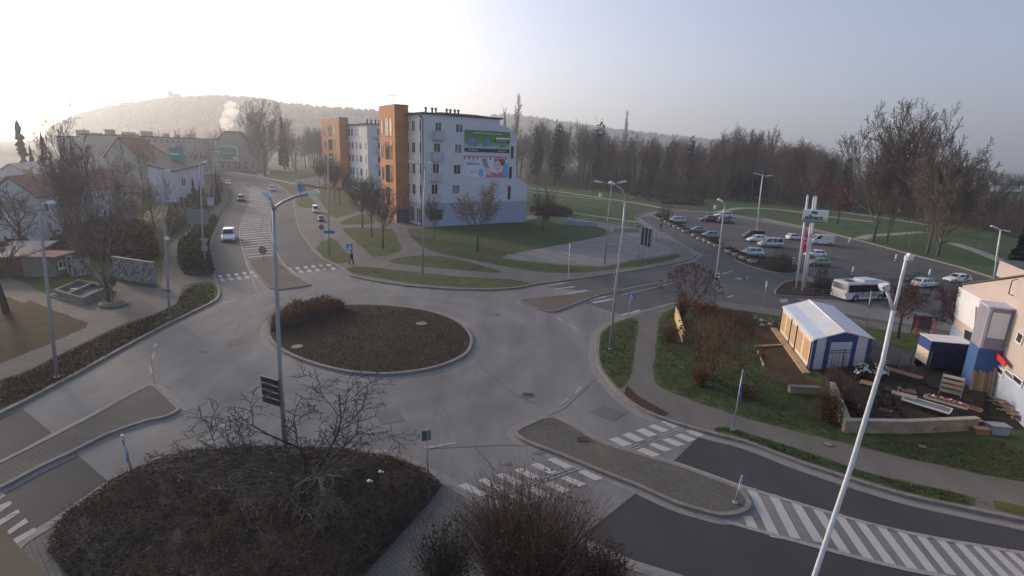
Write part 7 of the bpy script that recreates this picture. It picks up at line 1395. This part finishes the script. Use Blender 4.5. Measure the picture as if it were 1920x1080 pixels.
def loft(g, st, sm=True):
    rings = [[g.av(p_) for p_ in r_] for r_ in st]; n = len(rings[0])
    for a, b in zip(rings, rings[1:]):
        for j in range(n): g.face((a[j], b[j], b[(j + 1) % n], a[(j + 1) % n]), sm)
    g.face(rings[0]); g.face(rings[-1][::-1])
_cm = {}
def car(style, pn, loc, yaw, label, s=1.0, group='parked cars', cat='car', name='parked_car'):
    S = STY[style]; L, W, H, sh = S['L'], S['W'], S['H'], S['sh']; t = thing(name, loc, label, cat, group, yaw, s); P = PN[pn]; key = style; V = style in ('van', 'mpv')
    if key not in _cm:
        D = {}; zs = H * sh; X = lambda f: -L / 2 + L * f
        nose = .86 if V else .80
        ST_ = [(0, .30, zs * .92, .43), (.015, .24, zs * .98, .47), (.06, .21, zs, .49), (.30, .20, zs, .5), (.60, .20, zs * .985, .5), (.74, .20, zs * .95, .495), (.88, .21, zs * nose, .48), (.965, .22, zs * (nose - .12), .45), (1.0, .28, zs * (nose - .28), .40)]
        g = MB(); rows = []
        for f, zb, zt_, hw in ST_:
            w_ = W * hw; x = X(f); rows.append([(x, -w_ * .93, zb), (x, -w_, zb + (zt_ - zb) * .25), (x, -w_, zb + (zt_ - zb) * .72), (x, -w_ * .93, zt_ - .03), (x, -w_ * .80, zt_), (x, w_ * .80, zt_), (x, w_ * .93, zt_ - .03), (x, w_, zb + (zt_ - zb) * .72), (x, w_, zb + (zt_ - zb) * .25), (x, w_ * .93, zb)])
        loft(g, rows)
        c = S['c']; b_ = [(X(c[0]), W * .44), (X(c[3]), W * .44)]; tp = [(X(c[1]), W * (.43 if V else .37)), (X(c[2]), W * (.40 if V else .36))]; z0, z1 = zs - .04, H
        Bl = lambda i, sg: Vector((b_[i][0], sg * b_[i][1], z0)); Tl = lambda i, sg: Vector((tp[i][0], sg * tp[i][1], z1 - .05)); Tm = lambda f, sg: Tl(0, sg).lerp(Tl(1, sg), f)
        k = [g.av(q) for q in (Bl(0, -1), Bl(1, -1), Bl(1, 1), Bl(0, 1), Tl(0, -1), Tl(1, -1), Tl(1, 1), Tl(0, 1))]
        for q in ((0, 1, 5, 4), (1, 2, 6, 5), (2, 3, 7, 6), (3, 0, 4, 7)): g.face([k[i] for i in q])
        xm, zc = (tp[0][0] + tp[1][0]) / 2, z1; r1 = [g.av(Tl(i, sg).lerp(Vector((xm, 0, zc)), .16) + Vector((0, 0, .035))) for i, sg in ((0, -1), (1, -1), (1, 1), (0, 1))]; cc = g.av((xm, 0, zc))
        for i in range(4): j = (i + 1) % 4; g.face((k[4 + i], k[4 + j], r1[j], r1[i]), True); g.face((r1[i], r1[j], cc), True)
        D['body'] = g
        def gl(pts, off):
            h = MB(); n_ = (pts[1] - pts[0]).cross(pts[3] - pts[0]).normalized() * off; h.hexa([q - n_ * .2 for q in pts], [q + n_ for q in pts]); return h
        bil = lambda A_, B_, C_, D_, u, v: A_.lerp(B_, u).lerp(D_.lerp(C_, u), v)
        F = (Bl(1, -1), Bl(1, 1), Tl(1, 1), Tl(1, -1)); D['windscreen'] = gl([bil(*F, u, v) for u, v in ((.07, .10), (.93, .10), (.92, .93), (.08, .93))], .012)
        Rr_ = (Bl(0, 1), Bl(0, -1), Tl(0, -1), Tl(0, 1)); D['rear_window'] = gl([bil(*Rr_, u, v) for u, v in ((.1, .30), (.9, .30), (.88, .9), (.12, .9))], .012)
        D['side'] = []
        for sg in (-1, 1):
            Fc = (Bl(0, -1), Bl(1, -1), Tl(1, -1), Tl(0, -1)) if sg < 0 else (Bl(1, 1), Bl(0, 1), Tl(0, 1), Tl(1, 1))
            rng_ = ((.08, .36), (.39, .64), (.67, .94)) if style in ('estate', 'mpv') else (((.70, .95),) if style == 'van' else ((.12, .47), (.51, .92)))
            for u0, u1 in rng_:
                if sg > 0: u0, u1 = 1 - u1, 1 - u0
                D['side'].append(gl([bil(*Fc, u, v) for u, v in ((u0, .18), (u1, .18), (u1 - .01, .86), (u0 + .01, .86))], .012))
        for nm, x, zz, m_ in (('headlight', X(.965), zs * (nose - .24), M_hl), ('taillight', X(.012), zs * .80, M_tl)):
            D[nm] = []
            for sg in (-1, 1): h = MB(); h.box(x - .09 if nm[0] == 'h' else x - .04, x + .06 if nm[0] == 'h' else x + .05, *(sorted((sg * W * .33, sg * W * .455))), zz - .07, zz + .08); D[nm].append(h)
        h = MB(); h.box(X(.975), X(1.004), -W * .30, W * .30, .30, .44); D['grille'] = h
        h = MB(); h.box(X(-.004), X(.03), -W * .16, W * .16, zs * .55, zs * .55 + .12); D['plate'] = h
        h = MB(); h.box(X(.02), X(.98), -W * .47, W * .47, .16, .26); D['sill'] = h
        rw_ = .315 if not V else .34; D['wheels'] = []
        for fx in (.19, .80):
            for sg in (-1, 1):
                y0 = sg * W * .505; y1 = sg * W * .38; a_ = MB(); a_.tube([(X(fx), y0, rw_), (X(fx), y1, rw_)], rw_, 18); b2_ = MB(); b2_.tube([(X(fx), y0 + sg * .012, rw_), (X(fx), y0 - sg * .03, rw_)], rw_ * .62, 14); ar = MB(); ar.tube([(X(fx), y0 - sg * .02, rw_ + .02), (X(fx), y1, rw_ + .02)], rw_ * 1.14, 18); D['wheels'].append((a_, b2_, ar))
        D['mirror'] = []
        for sg in (-1, 1): h = MB(); x = X(c[3]) - .15; h.box(x - .06, x + .06, *sorted((sg * W * .46, sg * W * .56)), zs + .02, zs + .15); D['mirror'].append(h)
        M_ = {}
        for kk, vv in D.items():
            if kk == 'wheels': M_[kk] = [(a.mesh('tyre', M_tyre), b.mesh('rim', M_rim), c_.mesh('wheel_arch', M_blk)) for a, b, c_ in vv]
            elif kk == 'body': M_[kk] = vv
            elif isinstance(vv, list): M_[kk] = [v.mesh(kk, {'side': M_cglass, 'headlight': M_hl, 'taillight': M_tl, 'mirror': M_blk}[kk]) for v in vv]
            else: M_[kk] = vv.mesh(kk, {'windscreen': M_cglass, 'rear_window': M_cglass, 'grille': M_blk, 'plate': M_lw, 'sill': M_blk}[kk])
        _cm[key] = M_; M_['bm'] = {}
    M_ = _cm[key]
    if pn not in M_['bm']: M_['bm'][pn] = M_['body'].mesh('body', P)
    def add(nm, me, par=t): o = bpy.data.objects.new(nm, me); COL.objects.link(o); o.parent = par; return o
    body = add('body', M_['bm'][pn]); md = body.modifiers.new('b', 'BEVEL'); md.width = .02; md.segments = 2
    add('windscreen', M_['windscreen']); add('rear_window', M_['rear_window']); add('grille', M_['grille']); add('number_plate', M_['plate']); add('sill', M_['sill'])
    for m_ in M_['side']: add('side_window', m_)
    for m_ in M_['headlight']: add('headlight', m_)
    for m_ in M_['taillight']: add('taillight', m_)
    for m_ in M_['mirror']: add('mirror', m_)
    for a, b, c_ in M_['wheels']:
        ar = add('wheel', a); add('rim', b, ar); add('wheel_arch', c_, ar) if False else None
    return t
def carpx(style, pn, x, y, yaw, lpx, label, z=.007, **k):
    c = G(x, y, z); S = STY[style]; ext = abs(math.cos(R(yaw))) * S['L'] + abs(math.sin(R(yaw))) * S['W']; ext = max(ext, 1); s = lpx * MPP(c) / ext if lpx else 1
    off = Vector((0, S['W'] * s * .4, 0)); return car(style, pn, c + off, R(yaw), label, max(.72, min(1.15, s)), **k)
CARS = [('estate', 'silver', 1268, 418, 184, 37, 'silver estate car parked at the far end of the planter row'), ('hatch', 'red', 1330, 416, 180, 33, 'dark red hatchback parked in the far row'),
 ('estate', 'white', 1357, 408, 182, 34, 'white car parked behind the dark blue one in the far row'), ('hatch', 'blue', 1362, 419, 0, 31, 'dark blue grey hatchback next to the red one'), ('sedan', 'grey', 1308, 436, 182, 34, 'grey saloon parked nose to the planters'),
 ('hatch', 'teal', 1331, 447, 181, 37, 'grey green hatchback parked nearer than the grey saloon'), ('mpv', 'black', 1414, 448, 182, 40, 'black people carrier behind the white car in the middle row'), ('suv', 'white', 1420, 454, 184, 32, 'white off-roader between the black people carrier and the silver minibus'),
 ('mpv', 'silver', 1447, 464, 182, 46, 'silver minibus with dark windows in the middle row'), ('hatch', 'silver', 1409, 482, 182, 48, 'silver hatchback nearest to the planter row'), ('hatch', 'white', 1492, 450, 8, 30, 'white hatchback left of the supermarket pylon poles'),
 ('van', 'white', 1541, 459, 181, 42, 'white high roofed delivery van right of the pylon'), ('hatch', 'white', 1531, 483, 182, 38, 'white hatchback behind the green car right of the pylon'), ('hatch', 'green', 1536, 499, 182, 36, 'green and silver hatchback nearest to the pylon'),
 ('estate', 'white', 1737, 538, 22, 30, 'white estate car with its tail to the left between the round trees'), ('hatch', 'white', 1797, 530, 188, 28, 'small white car near the pink building'), ('hatch', 'black', 1716, 528, 186, 26, 'black car half hidden behind the round bare tree')]
for st, pn, x, y, yw, lp, lb in CARS: carpx(st, pn, x, y, yw, lp, lb, group='cars in the car park')
def rdir(a, b): q = G(*b) - G(*a); return math.degrees(math.atan2(q.y, q.x))
yw = rdir((443, 425), (424, 470)); c = G(430, 450, .01); car('suv', 'white', c, R(yw), 'white car with headlights on driving towards the roundabout', 1.0, 'cars on the upper road', name='moving_car')
c = G(453, 377, .01); car('hatch', 'maroon', c, R(rdir((456, 360), (450, 385))), 'dark car following far behind the white one', 1.0, 'cars on the upper road', name='moving_car')
c = G(510, 358, .01); car('suv', 'white', c, R(rdir((530, 380), (500, 345))), 'white car driving away near the top bend', 1.0, 'cars on the upper road', name='moving_car')
c = G(428, 346, .01); car('hatch', 'white', c, R(rdir((420, 334), (440, 352))), 'distant white car coming out of the bend by the verge', .95, 'cars on the upper road', name='moving_car')
c = G(592, 398, KZ + .01); car('van', 'white', c, R(rdir((586, 386), (602, 412))), 'white van parked on the lay-by beside the path', .62, None); c = G(602, 414, KZ + .01); car('hatch', 'maroon', c, R(rdir((586, 386), (602, 412))), 'dark maroon car parked in front of the white van', .60, None)
# bus
A, B, C = V2(G(1558, 557)), V2(G(1585, 567)), V2(G(1650, 560)); dW = (B - A).normalized(); dL = Vector((-dW.y, dW.x, 0)); dL = dL if dL.dot(C - B) > 0 else -dL; dL = (dL * .6 + (C - B).normalized() * .4).normalized(); LB_ = (C - B).length * 1.02; WB = (B - A).length
dW = Vector((dL.y, -dL.x, 0)); A = B - dW * WB; C = B + dL * LB_; H1 = HT(B, 531); t = thing('bus', A, 'white bus with dark windows and patterned sides passing behind the tent', 'bus'); Q = lambda s, v, z: A + dW * s + dL * v + Vector((0, 0, z))
g = MB(); rows = []
for v, ins, zt_ in ((0, .06, H1 - .10), (.12, .0, H1 - .02), (LB_ * .5, 0, H1), (LB_ - .25, .0, H1 - .02), (LB_, .08, H1 - .15)):
    rows.append([Q(ins, v, .28), Q(ins, v, zt_ * .6), Q(ins + .03, v, zt_ - .12), Q(ins + .14, v, zt_), Q(WB - ins - .14, v, zt_), Q(WB - ins - .03, v, zt_ - .12), Q(WB - ins, v, zt_ * .6), Q(WB - ins, v, .28)])
loft(g, rows, False); bd = wb(g, 'body', PN['white'], t)
def bw(g, A_, B_, s0, s1, z0, z1, o=.0, o1=.02): g.wbox(A_, B_, s0, s1, z0, z1, o - .03, o1)
g = MB(); bw(g, A, B, .12, WB - .12, H1 * .60, H1 * .90, .0, -.0); wb(g, 'rear_window', M_cglass, t)
g = MB(); bw(g, B, C, .15, LB_ - .9, H1 * .50, H1 * .88, 0, .015); wb(g, 'side_window', M_cglass, t)
for k in range(6): g = MB(); g.wbox(B, C, .2 + (LB_ - 1.2) * (k + .9) / 6.2, .24 + (LB_ - 1.2) * (k + .9) / 6.2, H1 * .50, H1 * .88, .016, .024); wb(g, 'window_pillar', M_blk, t)
g = MB(); bw(g, C - dL * .85, C, .0, .7, .35, H1 * .88, 0, .015); wb(g, 'door', M_cglass, t)
M_pat = m_graf('bus_pattern', (.50, .50, .52), (.06, .05, .06), 2.0, .47)
g = MB(); bw(g, B, C, .9, LB_ - 1.2, .50, H1 * .47, 0, .012); wb(g, 'side_print', M_pat, t); g = MB(); bw(g, A, B, .15, WB - .15, H1 * .30, H1 * .52, 0, -.005); wb(g, 'rear_print', mat('bus_print', (.42, .42, .44), .5, .3, 5), t)
for v in (LB_ * .22, LB_ * .80):
    for s, sg in ((WB, 1), (0, -1)): g = MB(); c0 = Q(s, v, .36); g.tube([c0 + dW * sg * .02, c0 - dW * sg * .25], .36, 18); wl = wb(g, 'wheel', M_tyre, t); g = MB(); g.tube([c0 + dW * sg * .03, c0], .2, 14); g.build('rim', M_rim, wl)
for s in (.08, WB - .20): g = MB(); bw(g, A, B, s, s + .12, .62, .95, 0, .02); wb(g, 'taillight', M_tl, t)
g = MB(); q = [Q(.35, LB_ * .42, 0), Q(WB - .35, LB_ * .42, 0), Q(WB - .35, LB_ * .72, 0), Q(.35, LB_ * .72, 0)]; g.prism([(v.x, v.y) for v in q], H1 - .02, H1 + .18); wb(g, 'roof_unit', M_lw, t)
g = MB(); q = [Q(.6, LB_ * .12, 0), Q(WB - .6, LB_ * .12, 0), Q(WB - .6, LB_ * .26, 0), Q(.6, LB_ * .26, 0)]; g.prism([(v.x, v.y) for v in q], H1 - .02, H1 + .04); wb(g, 'roof_hatch', M_blk, t)
g = MB(); c0 = Q(WB + .0, LB_ - .1, H1 * .8); g.tube([c0, c0 + dW * .25 + dL * .15], .025, 5); c1 = c0 + dW * .27 + dL * .18; g.box(c1.x - .07, c1.x + .07, c1.y - .05, c1.y + .05, c1.z - .28, c1.z + .02); wb(g, 'mirror', M_blk, t)
# people: one skinned body each, clothes as parts
def skin(name, V, E, Rr_, m, par, sub_=1):
    me = bpy.data.meshes.new(name); me.from_pydata(V, E, []); me.materials.append(m); o = bpy.data.objects.new(name, me); COL.objects.link(o); o.parent = par
    sk = o.modifiers.new('s', 'SKIN'); 
    if not me.skin_vertices: me.attributes.new if False else None
    if not me.skin_vertices:
        bpy.context.view_layer.objects.active = o
    if me.skin_vertices:
        for i, q in enumerate(Rr_): me.skin_vertices[0].data[i].radius = (q, q)
        me.skin_vertices[0].data[0].use_root = True
    su = o.modifiers.new('u', 'SUBSURF'); su.levels = su.render_levels = 1 + sub_; return o
def person(loc, yaw, label, jm, tm, H=1.74, stride=.28):
    t = thing('person', loc, label, 'person', None, yaw, H / 1.74); s = stride
    V = [(0, 0, .95), (0, 0, 1.15), (0.02, 0, 1.40), (.03, 0, 1.50), (.04, 0, 1.58), (.05, 0, 1.68), (0, .10, .92), (s * .7, .10, .52), (s, .10, .10), (s + .14, .10, .04), (0, -.10, .92), (-s * .35, -.10, .52), (-s * 1.2, -.10, .14), (-s * 1.1 + .1, -.10, .04), (0, .19, 1.42), (-.06, .24, 1.14), (.02, .25, .90), (.05, .25, .82), (0, -.19, 1.42), (.06, -.24, 1.14), (.20, -.24, .93), (.25, -.24, .86)]
    E = [(0, 1), (1, 2), (2, 3), (3, 4), (4, 5), (0, 6), (6, 7), (7, 8), (8, 9), (0, 10), (10, 11), (11, 12), (12, 13), (2, 14), (14, 15), (15, 16), (16, 17), (2, 18), (18, 19), (19, 20), (20, 21)]
    Rr_ = [.13, .12, .14, .055, .085, .09, .09, .062, .045, .04, .09, .062, .045, .04, .06, .045, .033, .035, .06, .045, .033, .035]
    skin('body', V, E, Rr_, mat('skin_tone', (.36, .22, .16), .6, .08, 3), t)
    ji = [0, 1, 2, 14, 15, 16, 18, 19, 20]; JM = {a: i for i, a in enumerate(ji)}; JE = [(0, 1), (1, 2), (2, 14), (14, 15), (15, 16), (2, 18), (18, 19), (19, 20)]
    skin('jacket', [V[i] for i in ji], [(JM[a], JM[b]) for a, b in JE], [.165, .155, .165, .085, .065, .052, .085, .065, .052], jm, t)
    ti = [0, 6, 7, 8, 10, 11, 12]; TM = {a: i for i, a in enumerate(ti)}; TE = [(0, 6), (6, 7), (7, 8), (0, 10), (10, 11), (11, 12)]
    skin('trousers', [V[i] for i in ti], [(TM[a], TM[b]) for a, b in TE], [.14, .105, .08, .065, .105, .08, .065], tm, t)
    g = MB(); g.ball((.035, 0, 1.66), .118, 10, 6, 1.05); g.build('hair', mat('hair_brown', (.035, .022, .015), .8, .2, 4), t); return t
person(G(659, 498, KZ), R(-35), 'person in dark red brown clothes walking past the blue crossing sign', mat('jacket_maroon', (.07, .03, .025), .85, .2, 4), mat('trousers_dark', (.025, .025, .03), .85, .2, 4))
person(G(1239, 432, .01), R(200), 'dark clothed person walking near the head of the planter row', mat('jacket_black', (.02, .02, .024), .85, .2, 4), mat('trousers_dark', (0, 0, 0)), H=1.6, stride=.2)
# ================================================================== HILLS, SMOKE, HAZE
def ridge(name, prof, depth, front, back, m, seed, kind='structure', bumps=1.0):
    rr_ = random.Random(seed); g = MB(); cols = []; P = []
    for (a, b_), (c_, d_) in zip(prof, prof[1:]):
        n = max(2, int((c_ - a) / 9))
        for k in range(n): P.append((a + (c_ - a) * k / n, b_ + (d_ - b_) * k / n))
    P.append(prof[-1]); NV = 10; top = []
    for x, y in P:
        q = AT(x, y, depth); dirx = Vector((q.x, q.y, 0)).normalized(); col = []; top.append(q)
        for j in range(NV + 1):
            f = j / NV; s = q + dirx * (-front * (1 - f)); z = q.z * (math.sin(f * math.pi / 2) ** 1.2) + (rr_.uniform(-1, 1) * 3 * bumps if 0 < j < NV else 0); col.append(g.av((s.x, s.y, max(z, -.04 if j else -.04))))
        s = q + dirx * back; col.append(g.av((s.x, s.y, -.04))); cols.append(col)
    for a, b_ in zip(cols, cols[1:]):
        for j in range(len(a) - 1): g.face((a[j], b_[j], b_[j + 1], a[j + 1]), True)
    o = g.build(name, m); o['kind'] = kind; return top
def woods(tops, front, n, seed, hmin, hmax, m, label, dens_edge=.35):
    rr_ = random.Random(seed); g = MB()
    for k in range(n):
        i = rr_.randrange(len(tops) - 1); q = tops[i].lerp(tops[i + 1], rr_.random()); f = 1 if rr_.random() < dens_edge else rr_.random() ** .6; d_ = Vector((q.x, q.y, 0)).normalized(); s = q + d_ * (-front * (1 - f)); z = q.z * math.sin(f * math.pi / 2) ** 1.2 - 1; h = rr_.uniform(hmin, hmax); r_ = h * rr_.uniform(.22, .42)
        if rr_.random() < .5: g.tube([(s.x, s.y, z), (s.x, s.y, z + h)], [r_, .3], 4, caps=False, sm=False)
        else: g.ball((s.x, s.y, z + h * .5), r_ * 1.3, 6, 4, 1.2, .2, rr_)
    o = g.build('hill_forest', m); return tag(o, label, 'forest', kind='stuff')
M_hill = m_ground('hill_ground', [(.062, .074, .046), (.074, .082, .050), (.085, .085, .052)], .01, .06, .4, bmp=.2); M_hf = m_ground('hill_trees', [(.062, .078, .048), (.074, .086, .054), (.080, .082, .056)], .02, .1, .5, bmp=0)  # hill colours lightened to stand in for denser haze
M_hg = m_ground('field_green', [(.045, .060, .026), (.060, .072, .032), (.055, .055, .030)], .004, .02, .2, bmp=0)
tp = ridge('hill', [(40, 330), (70, 290), (95, 252), (120, 238), (150, 224), (200, 212), (250, 203), (300, 196), (340, 192), (400, 190), (450, 192), (490, 196), (540, 205), (590, 211), (640, 214), (700, 218), (760, 222), (830, 228), (900, 236), (1000, 262)], 1250, 480, 300, M_hill, 1)
woods(tp, 480, 5200, 2, 7, 15, M_hf, 'wooded slope of the hazy hill behind the town')
# church on the hill
c = AT(326, 191, 1235); t = thing('hill_church', c, 'tiny twin towered church on the crest of the hazy hill', 'church'); M_ch = mat('church_wall', (.20, .19, .16), .9, .1, .05)
g = MB(); g.box(-6, 14, -5, 5, -6, 12); nv = g.build('nave', M_ch, t); g = MB(); g.hexa([(-6, -6, 12), (14, -6, 12), (14, 6, 12), (-6, 6, 12)], [(-6, -.3, 18), (14, -.3, 18), (14, .3, 18), (-6, .3, 18)]); g.build('nave_roof', M_roof, nv)
for x in (-9, -2.5): g = MB(); g.box(x - 2.2, x + 2.2, -2.4, 2.4, -6, 20 if x < -5 else 18); tw_ = g.build('tower', M_ch, t); g = MB(); g.tube([(x, 0, 20 if x < -5 else 18), (x, 0, 23), (x, 0, 27)], [3.0, 2.2, .1], 8); g.build('spire', M_roof, tw_)
tp = ridge('far_hill', [(700, 300), (760, 250), (850, 230), (945, 216), (1000, 221), (1060, 230), (1120, 239), (1200, 249), (1300, 260), (1400, 270), (1480, 279), (1560, 289), (1660, 304), (1800, 330), (1960, 372)], 1900, 700, 500, M_hg, 3)
woods(tp, 700, 1500, 4, 4, 8, M_hf, 'thin belts of trees on the distant pale ridge', .2)
tp = ridge('right_hill', [(1640, 345), (1700, 325), (1760, 318), (1820, 328), (1860, 340), (1890, 352), (1930, 370), (2000, 395), (2100, 410)], 800, 260, 250, M_hill, 5)
woods(tp, 260, 1800, 6, 7, 13, M_hf, 'wooded slope of the hill at the right edge', .3)
rh = random.Random(5)
for k, (x, y) in enumerate([(1862, 388), (1893, 395), (1908, 385), (1915, 398), (1900, 404), (1858, 381)]):
    c = AT(x, y + 4, 330 + k * 15); c.z = max(0, c.z); t = thing('distant_house', c, 'tiny pale house at the foot of the right hill', 'house', 'tiny houses under the right hill', rh.uniform(0, 1)); g = MB(); g.box(-4, 4, -3, 3, -20, 3); g.build('wall', M_greyw, t); g = MB(); g.hexa([(-4.3, -3.4, 4), (4.3, -3.4, 4), (4.3, 3.4, 4), (-4.3, 3.4, 4)], [(-4.3, -.1, 6.5), (4.3, -.1, 6.5), (4.3, .1, 6.5), (-4.3, .1, 6.5)]); g.build('roof', M_dark, t)
# undergrowth mass of the wood
rr = random.Random(77); g = MB()
for k in range(9000):
    x = rr.uniform(985, 1990); f = rr.random(); q = G(x, baseline(x, f) - rr.uniform(0, 10) * (1 - f), KZ); h = rr.uniform(1.5, 9) * (.6 if f > .8 else 1); d_ = Vector((rr.gauss(0, .16), rr.gauss(0, .16), 1)).normalized(); g.tube([q, q + d_ * h * .5, q + (d_ + Vector((rr.gauss(0, .15), 0, 0))) * h], [.05, .04, .015], 3, caps=False, sm=False)
    for _ in range(2): q2 = q + d_ * h * rr.uniform(.3, .9); g.tube([q2, q2 + Vector((rr.gauss(0, .5), rr.gauss(0, .5), rr.uniform(.3, 1))) * h * .25], [.03, .01], 3, caps=False, sm=False)
tag(g.build('wood_undergrowth', M_tw1), 'tangled bare undergrowth between the trunks of the wood', 'undergrowth', kind='stuff')
g = MB(); NP = 90
for row, (f_, hk) in enumerate(((-.7, 1.0), (-1.4, 1.25))):
    rows = []
    for k in range(NP + 1):
        x = 975 + (2000 - 975) * k / NP; q = G(x, baseline(min(x, 2040), 0) + f_ * 9, KZ); H_ = (HT(q, wood_top(x)) - q.z) * (.62 + .14 * math.sin(k * 1.7) + .08 * math.sin(k * 4.1)) 
        for j in range(16):
            c_ = q + Vector((rr.gauss(0, 3), rr.gauss(0, 5), abs(rr.gauss(.5, .3)) * H_ * .9)); a = Vector((rr.gauss(0, 1), 0, rr.gauss(.6, 1))).normalized() * rr.uniform(1.2, 2.8); g.tube([c_ - a, c_ + a * .3 + Vector((0, 0, .3)), c_ + a], [.07, .06, .03], 3, caps=False, sm=False)
            for _ in range(5):
                e = c_ + a * rr.uniform(-1, 1); g.tube([e, e + Vector((rr.gauss(0, 1), rr.gauss(0, .6), abs(rr.gauss(.8, .8)))) * rr.uniform(.6, 1.6)], [.05, .02], 3, caps=False, sm=False)
tag(g.build('wood_undergrowth', M_tw3), 'mass of fine bare branches in the depth of the wood', 'undergrowth', kind='stuff')
# smoke plume
c = AT(420, 246, 262); g = MB(); rs = random.Random(9)
for k in range(13):
    f = k / 12; q = Vector((f * 4.6 + rs.uniform(-.8, .8), rs.uniform(-1, 1), f * 10.5)); g.ball(q, 1.0 + 1.9 * f ** .7 + rs.uniform(-.2, .4), 12, 8, 1, .16, rs)
m, t_, b_, tc = nodes('smoke'); t_.nodes.remove(b_); pv = t_.nodes.new('ShaderNodeVolumePrincipled'); pv.inputs['Color'].default_value = (.97, .95, .93, 1); pv.inputs['Density'].default_value = .16; pv.inputs['Anisotropy'].default_value = .72
ou = [n for n in t_.nodes if n.type == 'OUTPUT_MATERIAL'][0]; t_.links.new(pv.outputs[0], ou.inputs['Volume'])
for l in list(ou.inputs['Surface'].links): t_.links.remove(l)
o = g.build('smoke_plume', m); o.location = c; tag(o, 'white smoke plume rising behind the dark corner house', 'smoke', kind='stuff')
# haze
m = bpy.data.materials.new('haze'); m.use_nodes = True; t_ = m.node_tree; t_.nodes.clear(); ou = t_.nodes.new('ShaderNodeOutputMaterial'); pv = t_.nodes.new('ShaderNodeVolumePrincipled'); pv.inputs['Color'].default_value = (.90, .93, 1.0, 1); pv.inputs['Density'].default_value = .00046; pv.inputs['Anisotropy'].default_value = .6; t_.links.new(pv.outputs[0], ou.inputs['Volume'])
g = MB(); g.box(-3700, 3700, -75, 3700, -1.1, 330); o = g.build('haze', m); tag(o, 'pale morning haze thickening towards the hills', 'haze', kind='stuff')
